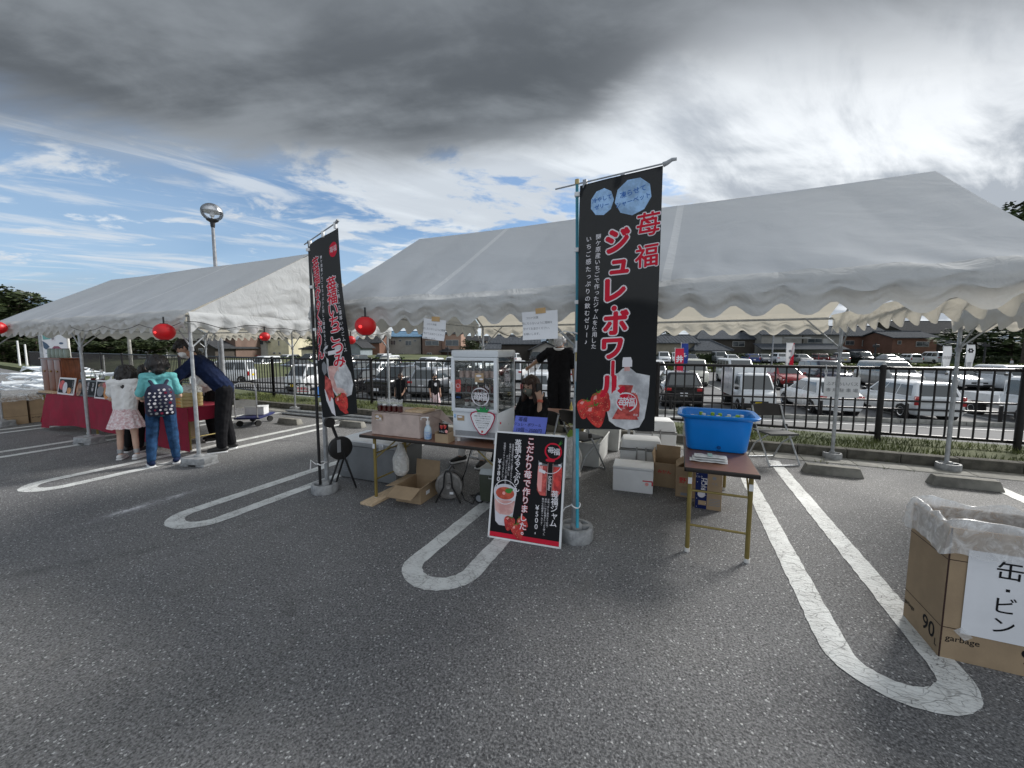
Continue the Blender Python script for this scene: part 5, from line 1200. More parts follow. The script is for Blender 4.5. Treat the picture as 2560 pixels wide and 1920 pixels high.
# ================================================================== lettering and flat prints
GL = {}
def glyphs(s, off=0.0, res=3):
    k = (s, off, res)
    if k in GL: return GL[k]
    c = bpy.data.curves.new('t', 'FONT'); c.body = s; c.size = 1; c.offset = off; c.resolution_u = res; c.align_x = 'CENTER'; c.align_y = 'CENTER'
    o = bpy.data.objects.new('t', c)
    m = bpy.data.meshes.new_from_object(o); v = [(p.co.x, p.co.y) for p in m.vertices]; f = [tuple(p.vertices) for p in m.polygons]
    bpy.data.objects.remove(o); bpy.data.curves.remove(c); bpy.data.meshes.remove(m)
    if len(s) == 1 and v:                            # centre a single character on its own box
        x0, x1 = min(p[0] for p in v), max(p[0] for p in v); cx = (x0+x1)/2
        if s not in 'っゅャッェ、。': v = [(p[0]-cx, p[1]) for p in v]
    GL[k] = (v, f); return GL[k]
class Print:
    """flat ink on a surface: mp(u, v, lift) gives the point for u metres right of the left edge and v metres down from the top"""
    def __init__(s, mp): s.mp = mp; s.L = {}
    def add(s, ink, vs, fs, lift): 
        g = s.L.setdefault(ink, MB()); g.add([s.mp(u, v, lift) for u, v in vs], fs)
    def text(s, t, u, v, size, ink='inkwhite', lift=.0025, off=0.0, rot=0, sx=1, res=3, vert=False):
        vs, fs = glyphs(t, off, res)
        if vert: vs = [(y, -x) for x, y in vs]
        ca, sa = cos(rot), sin(rot); s.add(ink, [(u+(x*ca-y*sa)*size*sx, v-(x*sa+y*ca)*size) for x, y in vs], fs, lift)
    def big(s, t, u, v, size, ink='inkred', line='inkwhite', w=.09, fat=.03, lift=.0032, vert=False):
        for k in range(12):
            a = 2*pi*k/12; s.text(t, u+size*w*cos(a), v+size*w*sin(a), size, line, lift-.0014-.00004*k, 0, vert=vert)
        for k in range(6):
            a = 2*pi*k/6; s.text(t, u+size*fat*cos(a), v+size*fat*sin(a), size, ink, lift+.00004*k, 0, vert=vert)
    def column(s, t, u, v, size, pitch=None, ink='inkwhite', lift=.0025, off=0.0, slant=0, sx=1, res=3, outline=None, ow=.03):
        pitch = pitch or size*1.0
        for i, ch in enumerate(t):
            uu, vv = u+slant*i, v+pitch*(i+.5)
            if ch == ' ': continue
            vt = ch in 'ー－-〜…'
            if ch in 'っゅャッ': uu += size*.1; vv -= size*.08
            if ch in '、。': uu += size*.30; vv -= size*.45
            if outline: s.big(ch, uu, vv, size, ink, outline, w=ow, fat=off, lift=lift, vert=vt); continue
            s.text(ch, uu, vv, size, ink, lift, off, vert=vt, sx=sx, res=res)
    def poly(s, pts, ink, lift=.0015):
        cx, cy = sum(p[0] for p in pts)/len(pts), sum(p[1] for p in pts)/len(pts); n = len(pts)
        s.add(ink, list(pts)+[(cx, cy)], [(i, (i+1) % n, n) for i in range(n)], lift)
    def rect(s, a, b, c, d, ink, lift=.0015): s.poly([(a, b), (c, b), (c, d), (a, d)], ink, lift)
    def disc(s, u, v, r, ink, lift=.0015, n=24, ry=None, rot=0): s.poly([(u+r*cos(2*pi*k/n+rot), v+(ry or r)*sin(2*pi*k/n+rot)) for k in range(n)], ink, lift)
    def ring(s, u, v, r, w, ink, lift=.002, n=36, a0=0, a1=2*pi, wob=0):
        vs = []
        for k in range(n+1):
            a = a0+(a1-a0)*k/n; rr = r*(1+wob*sin(a*2+1)); ww = w*(1+.5*sin(a*3)*bool(wob)); vs += [(u+rr*cos(a), v+rr*sin(a)), (u+(rr-ww)*cos(a), v+(rr-ww)*sin(a))]
        s.add(ink, vs, [(2*k, 2*k+1, 2*k+3, 2*k+2) for k in range(n)], lift)
    def berry(s, u, v, r, ang=0, seed=1, lift=.0025):
        rr = random.Random(seed); ca, sa = cos(ang), sin(ang)
        def T(x, y): return (u+(x*ca-y*sa)*r, v+(x*sa+y*ca)*r)
        P = [(0, -1), (.45, -1.02), (.80, -.75), (.88, -.35), (.74, .15), (.48, .65), (.22, 1.0), (0, 1.1), (-.22, 1.0), (-.48, .65), (-.74, .15), (-.88, -.35), (-.80, -.75), (-.45, -1.02)]
        s.poly([T(*p) for p in P], 'berry', lift)
        for i in range(34):
            y = rr.uniform(-.8, .85); w = .80*(1-max(0, (y+.3))/1.5); x = rr.uniform(-w, w); q = .028; s.add('seed', [T(x-q, y), (T(x, y-q*1.6)), T(x+q, y), T(x, y+q*1.6)], [(0, 1, 2, 3)], lift+.0006)
        s.poly([T(-.62, -.55), T(-.42, -.78), T(-.15, -.8), T(-.3, -.45)], 'inkpink', lift+.0005)
        for k in range(6):
            a = -pi/2+(k-2.5)*.5; s.poly([T(-.16+.06*k, -.95), T(.6*cos(a), -.92+.42*sin(a)*(1 if k % 2 else .4)), T(.02+.06*k-.1, -.82)], 'inkgreen', lift+.001)
    def logo(s, u, v, r, ink='inkwhite', fill=None, lift=.003):
        if fill: s.disc(u, v, r*.96, fill, lift-.0008)
        s.ring(u, v, r, r*.10, ink, lift, wob=.03); s.text('苺', u-r*.36, v+r*.05, r*.95, ink, lift, .015); s.text('福', u+r*.36, v+r*.05, r*.95, ink, lift, .015)
        s.text('いち', u-r*.36, v+r*.66, r*.30, ink, lift); s.text('ふく', u+r*.34, v-r*.55, r*.30, ink, lift)
        for k in range(3): s.poly([(u+r*(.62+.12*k), v-r*(1.0-.1*k)), (u+r*(.62+.2*k), v-r*(1.45-.2*k)), (u+r*(.72+.12*k), v-r*(.98-.1*k))], ink, lift)
    def build(s, parent, name='print', local=False):
        nm = {'inkred': 'red_lettering', 'inkwhite': 'white_lettering', 'inkblue': 'blue_lettering', 'berry': 'strawberry_picture', 'seed': 'seed_marks', 'inkgreen': 'green_marks', 'inkpale': 'pale_blue_shape', 'inkblack': 'black_lettering', 'inkgrey': 'grey_lettering', 'inkpink': 'pink_marks'}
        for ink, g in s.L.items(): g.build(nm.get(ink, ink+'_picture'), M_[ink], parent, local=local)
M_['pouch'] = pm('pouch_print', (.52, .53, .56), .5, 0, .25, 9, col2=(.75, .76, .78)); M_['jelly'] = pm('pale_pink_print', (.72, .36, .34), .5, 0, .2, 12, col2=(.80, .52, .48)); M_['jamp'] = pm('jam_picture', (.42, .03, .03), .4, 0, .35, 20, col2=(.72, .12, .10)); M_['cup'] = pm('cup_print', (.66, .64, .70), .5, 0, .1, 9); M_['pud'] = pm('pudding_print', (.58, .06, .03), .4, 0, .3, 20, col2=(.74, .14, .06))

def banner(t, A, dirv, wd, ht, wave, drop=(0, 0, -1), name='cloth', lean=0):
    """cloth hanging from A along dirv; returns the mapping used for its print. The face looks to the -n side (towards the viewer)"""
    A = Vector(A); e = Vector(dirv).normalized(); dn = Vector(drop).normalized(); n = e.cross(dn).normalized()
    if n.dot(Vector((0, 0, EYE))-A) < 0 and True: n = -n
    def base(u, v): return A + e*u + dn*v + n*wave(u, v)
    def mp(u, v, lift):
        p = base(u, v); q = (base(u+.01, v)-base(u-.01, v)).cross(base(u, v+.01)-base(u, v-.01)).normalized()
        if q.dot(n) < 0: q = -q
        return p+q*lift
    g = MB(); g.grid(lambda a, b_: base(a*wd, b_*ht), 30, 80); g.build(name, M_['bannerk'], t, smooth=True, ang=180)
    return mp
def banner2():
    t = thing('banner_flag', 'large black vertical banner with red and white Japanese lettering and a pouch picture, tied to the blue pole', 'banner', (-.74, 3.12, .1), 0, 'black product banners')
    t['label'] = 'large black banner with red lettering and drink pouch picture on the blue pole'
    def wv(u, v): return .020*sin(u*9+v*1.1)*(.35+v*.3) + .012*sin(v*5+u*3) + .03*(u/.6)**2*sin(v*1.9+.4)
    mp = banner(t, (-.722, 2.955, 2.795), (1, -.05, .045), .575, 1.815, lambda u, v: wv(u, v)*.9)
    P = Print(mp); s = .6/430
    P.disc(.17, .155, .085, 'inkpale', n=9, ry=.095); P.disc(.385, .16, .125, 'inkpale', n=9, ry=.125, rot=.2)
    for i, (a, b_) in enumerate((('冷やして', .135), ('ゼリー', .185))): P.text(a, .17, b_, .036, 'inkblue', off=.012, rot=.06)
    P.text('凍らせて', .385, .13, .045, 'inkblue', off=.012, rot=.14); P.text('シャーベット', .385, .188, .040, 'inkblue', off=.012, rot=.14)
    for ch, u, v, sz in (('苺', .492, .375, .165), ('福', .485, .585, .165)):
        P.big(ch, u, v, sz, w=.055, fat=.018)
    for ch, u, v, sz in (('ジ', .285, .455, .185), ('ュ', .300, .615, .17), ('レ', .275, .795, .195), ('・', .270, .925, .13), ('ボ', .285, 1.035, .19), ('ワ', .265, 1.215, .185), ('ー', .262, 1.355, .135), ('ル', .272, 1.50, .195)):
        vt = ch == 'ー'
        P.big(ch, u, v, sz, w=.095, fat=.050, vert=vt)
    P.column('関ケ原産いちごで作ったジャムを使用した', .150, .375, .041, .0440, off=.006, slant=-.0012)
    P.column('いちご感たっぷりの飲むゼリー♪', .080, .375, .043, .0535, off=.008, slant=-.0008)
    # pouch
    P.poly([(.20, 1.48), (.30, 1.44), (.345, 1.41), (.40, 1.41), (.44, 1.45), (.535, 1.47), (.535, 1.60), (.51, 1.78), (.49, 1.86), (.40, 1.885), (.30, 1.86), (.26, 1.83), (.22, 1.65)] if False else [(.205, 1.42), (.31, 1.39), (.345, 1.355), (.40, 1.355), (.44, 1.39), (.535, 1.41), (.53, 1.55), (.505, 1.72), (.47, 1.79), (.38, 1.815), (.30, 1.79), (.25, 1.75), (.215, 1.58)], 'pouch', .0012)
    P.poly([(.34, 1.30), (.345, 1.275), (.40, 1.275), (.41, 1.30), (.41, 1.345), (.34, 1.345)], 'inkwhite', .0016); P.rect(.355, 1.345, .395, 1.375, 'jelly', .0016)
    P.poly([(.265, 1.50), (.33, 1.475), (.42, 1.48), (.475, 1.52), (.465, 1.735), (.27, 1.735)], 'jamp', .002); P.logo(.375, 1.605, .075, lift=.0045, fill='inkred'); P.text('関ケ原産', .425, 1.70, .017, lift=.004)
    P.berry(.07, 1.66, .072, .15, 3); P.berry(.20, 1.60, .080, -.55, 4, .0032); P.berry(.155, 1.71, .088, -.22, 5, .004)
    P.build(t)
    # pole, rod, clips
    def pp(z): return (-.728-.008*z, 3.085-.036*z, z)
    MB().tube(pp(.12), pp(1.34), .0135, n=12).build('lower_pole', M_['skyblue'], t, smooth=True)
    MB().tube(pp(1.34), pp(1.50), .0142, n=12).tube(pp(1.58), pp(1.66), .0142, n=12).build('pole_joint', M_['white'], t, smooth=True)
    MB().tube(pp(1.50), pp(1.58), .0160, n=12).tube(pp(2.82), pp(2.855), .017, n=12).build('pole_collar', pm('yellowed_tape', (.50, .40, .18), .6), t, smooth=True)
    MB().tube(pp(1.66), pp(2.82), .0125, n=12).build('upper_pole', M_['bluepole'], t, smooth=True)
    MB().tube((-.92, 2.985, 2.812), (-.13, 2.95, 2.85), .006, n=8).build('cross_rod', M_['galv'], t, smooth=True)
    MB().path([(-.15, 2.95, 2.842), (-.125, 2.945, 2.847), (-.095, 2.943, 2.862), (-.065, 2.943, 2.861)], lambda q: .018-.008*q, 8).build('rod_cap', M_['galv'], t, smooth=True)
    for v in (.05, .45, .84, 1.21, 1.64):
        z = 2.795-v; q = pp(z); MB().bb((q[0]-.016, q[1]-.024, z-.015), (-.69, q[1]+.008, z+.015)).build('clip_tab', M_['white'], t, bevel=.003)
    for u in (.02, .29): MB().bb((-.722+u, 2.95, 2.775), (-.692+u, 2.99, 2.835)).build('top_tab', M_['galvd'], t, bevel=.003)
    return t
banner2()
def banner1():
    t = thing('banner_flag', 'narrow black banner turned sideways, with red lettering and a bottle picture, on the dark pole left of the stall', 'banner', (-3.6, 3.0, .1), 0, 'black product banners')
    t['label'] = 'twisted black banner with bottle picture on the dark pole left of the stall'
    A = Vector((-3.56, 2.985, 2.655)); e = Vector((.54, -.15, .09))
    def wv(u, v): return .040*sin(u*8.0+.3)*(.55+.25*v)-.015*sin(v*3.5+u*5) - .06*u*(v/1.8)
    mp = banner(t, A, e, .55, 1.80, wv, drop=(.034, .02, -1))
    P = Print(mp)
    for i, ch in enumerate('苺福みるくぷりん'):
        u, v = .115+.003*i, .24+i*.128; P.big(ch, u, v, .155, w=.065, fat=.022, lift=.0045)
    for i, ch in enumerate('苺福いちごつみ'):
        u, v = .385, .50+i*.125; P.big(ch, u, v, .150, w=.065, fat=.022, lift=.0045)
    P.column('関ケ原産いちごをたっぷり使用した濃厚みるくぷりん', .235, .17, .036, .041, off=.006)
    P.column('を使用した濃厚いちごムース', .475, .50, .044, .052, off=.006)
    P.disc(.44, .17, .07, 'inkred', .002); P.text('苺福', .44, .17, .06, 'inkwhite', .003)
    # bottle with pink drink, berries below
    P.poly([(.20, 1.10), (.24, 1.07), (.40, 1.07), (.44, 1.10), (.43, 1.17), (.40, 1.19), (.44, 1.26), (.50, 1.38), (.52, 1.50), (.48, 1.60), (.40, 1.62), (.30, 1.60), (.24, 1.50), (.22, 1.30), (.23, 1.19), (.20, 1.16)], 'pouch', .002)
    P.poly([(.245, 1.28), (.445, 1.28), (.49, 1.40), (.505, 1.50), (.47, 1.585), (.40, 1.60), (.31, 1.58), (.255, 1.49), (.235, 1.36)], 'jelly', .003); P.rect(.26, 1.13, .42, 1.17, 'inkwhite', .003)
    P.poly([(.18, 1.36), (.25, 1.42), (.27, 1.60), (.20, 1.64), (.15, 1.50)], 'jamp', .0035); P.poly([(.14, 1.50), (.20, 1.56), (.25, 1.62), (.26, 1.80), (.21, 1.76), (.15, 1.62)], 'inkwhite', .0032)
    P.poly([(.15, 1.24), (.19, 1.22), (.22, 1.26), (.21, 1.34), (.17, 1.36), (.14, 1.30)], 'inkgrey', .0035)
    P.berry(.36, 1.66, .085, -.5, 8, .004); P.poly([(.27, 1.62), (.31, 1.63), (.40, 1.74), (.42, 1.785), (.38, 1.79), (.32, 1.74)], 'berry', .0035)
    P.build(t)
    MB().tube((-3.60, 3.02, .10), (-3.585, 3.005, 2.69), .015, n=12).tube((-3.585, 3.005, 2.68), (-3.585, 3.005, 2.71), .019, n=12).build('pole', M_['blackp'], t, smooth=True)
    MB().tube(A+Vector((-.11, .03, .03)), A+e+Vector((.02, -.005, .035)), .006, n=8).build('cross_rod', M_['galv'], t, smooth=True)
    MB().tube(A+e+Vector((.0, 0, .03)), A+e+Vector((.04, -.01, .05)), .014, n=8).build('rod_cap', M_['galv'], t, smooth=True)
    for v in (.04, .42, .86, 1.20, 1.65): p = A+Vector((.034, .02, -1)).normalized()*v; MB().box((p.x-.012, p.y, p.z), (.05, .035, .03)).build('clip_tab', M_['white'], t, bevel=.003)
    for u in (.02, .3, .55): p = A+e.normalized()*u; MB().box((p.x, p.y, p.z+.015), (.028, .02, .06)).build('top_tab', M_['white'], t, bevel=.003)
banner1()
# ------------------------------------------------------------------ sign board leaning on the table
def signboard():
    rz = .08; til = -.225
    t = thing('sign_board', 'black sign board with dessert cup and jam jar pictures leaning against the table front', 'sign board', (-1.13, 2.875, .005), rz)
    M3 = Matrix.Rotation(til, 4, 'X')
    def L(x, z, y=0): return M3 @ Vector((x, y, z))
    wd, ht = .625, .895
    MB().add([L(-wd/2, 0, .012), L(wd/2, 0, .012), L(wd/2, ht, .012), L(-wd/2, ht, .012), L(-wd/2, 0, -.004), L(wd/2, 0, -.004), L(wd/2, ht, -.004), L(-wd/2, ht, -.004)], [(0, 3, 2, 1), (4, 5, 6, 7), (0, 1, 5, 4), (1, 2, 6, 5), (2, 3, 7, 6), (3, 0, 4, 7)]).build('panel', M_['inkblack'], t, local=True)
    g = MB(); F_ = .013
    for a, b_, c, d in ((-wd/2-.002, -.002, -wd/2+F_, ht+.002), (wd/2-F_, -.002, wd/2+.002, ht+.002), (-wd/2, -.002, wd/2, F_-.002), (-wd/2, ht-F_, wd/2, ht+.002)):
        q = [(a, b_), (c, b_), (c, d), (a, d)]; g.add([L(x, z, .016) for x, z in q]+[L(x, z, -.010) for x, z in q], [(0, 3, 2, 1), (4, 5, 6, 7), (0, 1, 5, 4), (1, 2, 6, 5), (2, 3, 7, 6), (3, 0, 4, 7)])
    g.build('frame', M_['white'], t, local=True)
    P = Print(lambda u, v, l: L(-wd/2+u, ht-v, -.004-l))
    P.rect(.013, .845, wd-.013, .882, 'inkred', .0008)
    P.column('こだわり苺で作りました。', .325, .035, .068, .0700, 'inkwhite', .0060, .020, slant=-.0022, outline='inkred', ow=.060)
    P.column('苺福みるくぷりん', .212, .065, .062, .0545, off=.014, slant=.0016, lift=.006)
    P.column('産地指定生乳で作った濃厚ミルクプリンと', .168, .100, .019, .0185); P.column('苺福ジャムをたっぷり使用した', .142, .100, .019, .0195)
    P.column('さっぱりジュレの二層仕立て。', .120, .200, .019, .0195); P.column('低脂肪でヘルシーに仕上げました。', .092, .095, .019, .0198)
    P.column('¥380-', .055, .235, .056, .050, off=.010)
    P.column('苺福ジャム', .555, .455, .062, .057, off=.014, lift=.006)
    P.column('甘酸っぱくて果肉まで紅色、', .505, .520, .018, .0185); P.column('美味しい旬の苺福をたっぷり使った', .482, .520, .018, .0185); P.column('贅沢な低糖度ジャムです。', .458, .520, .018, .0190)
    P.column('¥500-', .415, .580, .056, .050, off=.010, lift=.006)
    P.ring(.520, .135, .072, .010, 'inkred', .003, wob=.03); P.text('福', .548, .140, .060, 'inkwhite', .004, .01); P.text('苺', .500, .130, .056, 'inkwhite', .004, .006); 
    P.ring(.520, .135, .070, .010, 'inkred', .004)
    for k, a in enumerate((-1.2, -.8, -.4)): P.poly([(.56, .08), (.575+.03*cos(a), .075+.045*sin(a)), (.568, .085)], 'inkgreen', .004)
    # jam jar
    P.poly([(.405, .255), (.60, .255), (.605, .30), (.60, .46), (.575, .50), (.43, .50), (.402, .46), (.398, .30)], 'jamp', .001); P.poly([(.40, .262), (.44, .262), (.44, .47), (.415, .47), (.400, .42)], 'inkpink', .0014)
    P.rect(.540, .262, .60, .46, 'berry', .0013)
    P.disc(.50, .225, .103, 'inkgrey', .0012, ry=.032); P.disc(.50, .215, .100, 'inkblack', .0015, ry=.030); P.ring(.50, .217, .103, .006, 'cup', .0024, a0=.3, a1=2.8); P.rect(.405, .235, .43, .252, 'inkwhite', .0026); P.rect(.57, .235, .592, .25, 'cup', .0026); P.disc(.50, .21, .04, 'inkred', .002, ry=.016); P.rect(.400, .225, .60, .258, 'inkgrey', .0012)
    P.rect(.478, .22, .53, .50, 'inkblack', .002); P.rect(.481, .235, .484, .50, 'jelly', .0025); P.rect(.524, .235, .527, .50, 'jelly', .0025)
    P.text('Ichifuku', .505, .395, .038, 'inkwhite', .003, .008, rot=-pi/2)
    P.poly([(.41, .285), (.465, .30), (.462, .325), (.407, .31)], 'inkwhite', .0026)
    # cup
    P.poly([(.025, .50), (.225, .505), (.215, .62), (.20, .755), (.17, .785), (.09, .785), (.055, .755), (.038, .62)], 'cup', .001)
    P.poly([(.035, .575), (.218, .575), (.205, .67), (.17, .695), (.09, .695), (.050, .668)], 'jelly', .0015)
    P.disc(.125, .51, .102, 'cup', .002, ry=.068); P.disc(.125, .52, .083, 'pud', .0025, ry=.052); P.ring(.125, .51, .102, .006, 'inkwhite', .0028)
    P.disc(.155, .497, .030, 'inkgreen', .0033, ry=.020, n=12, rot=.3); P.disc(.175, .485, .020, 'inkgreen', .0036, ry=.013, n=10); P.disc(.115, .52, .014, 'inkpink', .0035)
    P.berry(.300, .735, .048, -.9, 7, .0030); P.berry(.180, .76, .056, .15, 8, .0034); P.berry(.262, .815, .064, -.35, 9, .0042)
    P.build(t, local=True)
signboard()
# ------------------------------------------------------------------ paper notices taped to the valance
def notice(label, c, w, h, rz, rl, lines):
    t = thing('paper_notice', label, 'notice', (c[0], c[1], c[2]), rz, 'paper notices on the tent edge')
    R = Matrix.Rotation(rl, 4, 'Y')
    def L(x, z, y=0): v = R @ Vector((x, y+.012*sin(x*9)*(z-.0)*2+.01*cos(z*14), z)); return v
    g = MB(); g.grid(lambda u, v: L(-w/2+w*u, h/2-h*v), 10, 10); g.build('sheet', M_['paper'], t, smooth=True, local=True)
    MB().add([L(-.03, h/2+.022, -.004), L(.055, h/2+.026, -.004), L(.055, h/2-.016, -.004), L(-.03, h/2-.02, -.004)], [(0, 1, 2, 3)]).build('tape', pm('tan_tape', (.55, .36, .17), .4), t, local=True)
    P = Print(lambda u, v, l: L(-w/2+u, h/2-v, -l))
    for i, s in enumerate(lines): P.text(s, .125 if i in (1, 2) else .085, .05+.043*i, .022, 'inkgrey', .001)
    P.build(t, local=True)
LN = ('コロナ対策', '密にならないように間隔を', '空けてお並びください。', 'お願いします。')
notice('paper notice hanging askew under brown tape above the left of the fridge', (-2.06, 3.00, 1.770), .235, .185, .02, .12, LN)
notice('paper notice under brown tape next to the blue banner pole', (-1.045, 3.00, 1.785), .30, .225, .0, -.035, LN)
# notice on the railing
t = thing('railing_sign', 'white notice with grey Japanese lettering hung on the black railing', 'sign', (2.485, 8.07, 0))
MB().bb((2.25, 8.063, .80), (2.725, 8.075, 1.135)).build('board', M_['paper'], t)
P = Print(lambda u, v, l: Vector((2.25+u, 8.063-l, 1.135-v)))
P.text('ふれあいバス', .24, .12, .072, 'inkgrey', .003, .0); P.text('専 用 駐 車 場', .24, .225, .070, 'inkgrey', .003, .0)
P.build(t)
for x in (2.27, 2.705): MB().path([(x, 8.06, 1.12), (x, 8.04, 1.22), (x, 8.12, 1.33), (x, 8.15, 1.2), (x, 8.08, 1.12)], .005, 6).build('cord', M_['white'], t)
for y_ in (.0,): pass
# ================================================================== stall furniture and goods
def weight_round(label, x, y, r=.14, h=.11, pale=False):
    t = thing('tent_weight', label, 'tent weight', (x, y, 0), 0, 'weights on the tent post feet')
    m = M_['weight']
    MB().lathe((x, y, 0), [(r*.97, 0), (r, .012), (r, h-.012), (r*.96, h), (r*.78, h), (r*.76, h-.03), (r*.38, h-.03), (r*.36, h+.004), (r*.26, h+.022), (r*.20, h+.024), (0, h+.024)], 32).build('disc', m, t, smooth=True, ang=40)
    for a in (.4, 3.5): MB().box((x+r*.57*cos(a), y+r*.57*sin(a), h-.012), (r*.44, r*.34, .026), a).build('web', m, t, bevel=.004)
    return t
def weight_block(label, x, y, rz):
    t = thing('tent_weight', label, 'tent weight', (x, y, 0), rz, 'weights on the tent post feet'); g = MB()
    g.prism([(-.19, -.10), (-.12, -.14), (.12, -.14), (.19, -.10), (.19, .10), (.12, .14), (-.12, .14), (-.19, .10)], .085, Matrix.Translation((0, 0, .035)))
    for sx_ in (-1, 1): g.bb((sx_*.19, -.12, 0), (sx_*.06, .12, .036))
    g.build('tank', M_['weight'], t, bevel=.012, local=True); MB().lathe((0, 0, .118), [(.06, 0), (.055, .025), (.03, .03), (0, .03)], 16).build('socket', M_['weight'], t, smooth=True, local=True)
weight_round('round weathered steel weight under the blue banner pole, right of the sign board', -.75, 3.13, .142, .115)
weight_round('round grey weight at the foot of the dark banner pole', -3.60, 3.08, .142, .10)
weight_round('round weight on the kerb side, behind the folding chair at the railing', 2.10, 6.97, .115, .09)
weight_round('round pale weight at the foot of the right rear tent post', 3.33, 6.93, .125, .09)
weight_round('round weight in shade at the rear middle post behind the display fridge', -3.62, 6.97, .12, .09)
weight_round('round white-topped weight beside the steel tube pile', -9.08, 6.97, .13, .09)
weight_block('grey plastic block weight under the left post beside the crimson cloth', -9.08, 3.13, .2); weight_block('grey plastic block weight under the post in front of the leaning man', -6.02, 3.13, .25)
weight_block('grey plastic block weight at the left frame edge', -12.7, 3.13, .2)
# lanterns
def lantern(label, x, y, z, r):
    t = thing('paper_lantern', label, 'lantern', (x, y, z), 0, 'red paper lanterns')
    prof = []
    for k in range(0, 33):
        a = -pi/2+.36+(pi-.72)*k/32; prof.append((r*cos(a)*(1-.018*(k % 2)), r*.93*sin(a)))
    MB().lathe((x, y, z), prof, 28).build('shade', M_['lantern'], t, smooth=True, ang=60)
    MB().tube((x, y, z-r*.93), (x, y, z-r*.82), r*.36, n=20).build('lower_ring', M_['blackp'], t, smooth=True); MB().tube((x, y, z+r*.80), (x, y, z+r*.92), r*.36, n=20).build('upper_ring', M_['blackp'], t, smooth=True)
    MB().tube((x, y, z+r*.9), (x, y, z+r*.9+.09), .010, n=6).build('socket', M_['blackp'], t)
    MB().lathe((x+r*.25, y-r*.92, z-.01), [(0, -.016), (.014, -.01), (.018, 0), (.014, .01), (0, .016)], 10).build('glow_spot', M_['bulb'], t, smooth=True)
lantern('red lantern with lit bulb under the tent edge right of the left banner', -2.83, 2.97, 1.815, .100)
lantern('red lantern above the head of the leaning man in navy', -6.20, 2.93, 1.81, .118)
lantern('red lantern at the far left edge of the frame', -11.6, 2.93, 1.97, .125)
lantern('small red lantern in front of the pale gabled house', -5.83, 4.02, 1.775, .072)
lantern('small red lantern just right of the left banner', -5.83, 5.72, 1.755, .088)
t = thing('lantern_cord', 'black lantern cord sagging along the left tent end and under the roof', 'cord', (-5.95, 3.1, 1.95))
pts = []
for k in range(41):
    y = 3.05+3.9*k/40; pts.append((-5.915, y, 1.945-.05*abs(sin(pi*k/10))+.02*sin(k)))
MB().path(pts, .005, 5).build('cord', M_['blackp'], t)
MB().path([(-9+3*k/24, 3.02, 1.93-.07*abs(sin(pi*k/8))) for k in range(25)], .004, 5).build('cord', M_['blackp'], t)
MB().path([(-3.2+2.3*k/20, 6.6-.05*k, 1.96-.16*abs(sin(pi*k/10))) for k in range(21)], .006, 5).build('cord', M_['blackp'], t)
# ------------------------------------------------------------------ folding tables
def ftable(label, x0, y0, x1, y1, long='x', rz=0, top='wood', legmat='olive', h=.70, name='folding_table'):
    t = thing(name, label, 'table', ((x0+x1)/2, (y0+y1)/2, 0), rz, 'folding tables'); cx, cy = (x0+x1)/2, (y0+y1)/2
    a, b_ = (x1-x0)/2, (y1-y0)/2
    MB().bb((-a+.006, -b_+.006, h-.030), (a-.006, b_-.006, h)).build('tabletop', M_[top], t, local=True)
    g = MB(); 
    for q in (((-a, -b_), (a, -b_+.012)), ((-a, b_-.012), (a, b_)), ((-a, -b_), (-a+.012, b_)), ((a-.012, -b_), (a, b_))): g.bb((q[0][0], q[0][1], h-.034), (q[1][0], q[1][1], h-.002))
    g.build('edge_band', M_['tedge'], t, bevel=.004, local=True)
    for s in (-1, 1):
        L_ = []
        for u in (-1, 1):
            x, y = (s*(a-.16), u*(b_-.05)) if long == 'x' else (u*(a-.045), s*(b_-.08))
            L_.append((x, y)); MB().tube((x, y, .02), (x, y, h-.03), .0165, n=8).build('leg', M_[legmat], t, smooth=True, local=True); MB().tube((x, y, 0), (x, y, .03), .020, n=10).build('foot_cap', M_['cream'], t, smooth=True, local=True)
            MB().bb((x-.014, y-.019, h-.145), (x+.014, y-.015, h-.095)).build('catch', M_['white'], t, local=True)
            dx_ = -s*.28 if long == 'x' else 0; dy_ = 0 if long == 'x' else -s*.28
            MB().tube((x, y, h-.26), (x+dx_, y+dy_, h-.035), .007, n=6).build('stay', M_[legmat], t, local=True)
        for z in (.22, h-.20): MB().tube((*L_[0], z), (*L_[1], z), .0095, n=8).build('cross_bar', M_[legmat], t, smooth=True, local=True)
    return t
ftable('brown-topped folding table carrying the fridge and linen-draped box', -3.07, 3.085, -1.27, 3.685, 'x', .015)
ftable('narrow brown-topped folding table with the blue tub, seen end on', .065, 3.19, .565, 4.99, 'y')
ftable('folding table at the back behind the woman on the phone', -2.9, 5.15, -1.1, 5.6, 'x')
ftable('left half of the folding table under the crimson cloth', -11.95, 3.42, -9.95, 3.95, 'x'); 
ftable('right half of the folding table under the food boxes', -8.75, 3.42, -6.72, 3.95, 'x')
ftable('middle of the folding table row under the crimson cloth', -9.9, 3.42, -8.8, 3.95, 'x')
t = thing('plank', 'pale wooden plank under the left feet of the fridge table', 'plank', (-2.88, 3.3, 0)); MB().bb((-2.96, 2.95, .002), (-2.80, 3.80, .028)).build('board', M_['plank'], t, bevel=.003)
t = thing('plank', 'second pale plank beneath the other plank under the table feet', 'plank', (-2.88, 3.3, -.0)); 
MB().bb((-2.955, 2.96, -.0), (-2.81, 3.78, .001)).build('board', M_['plank'], t)
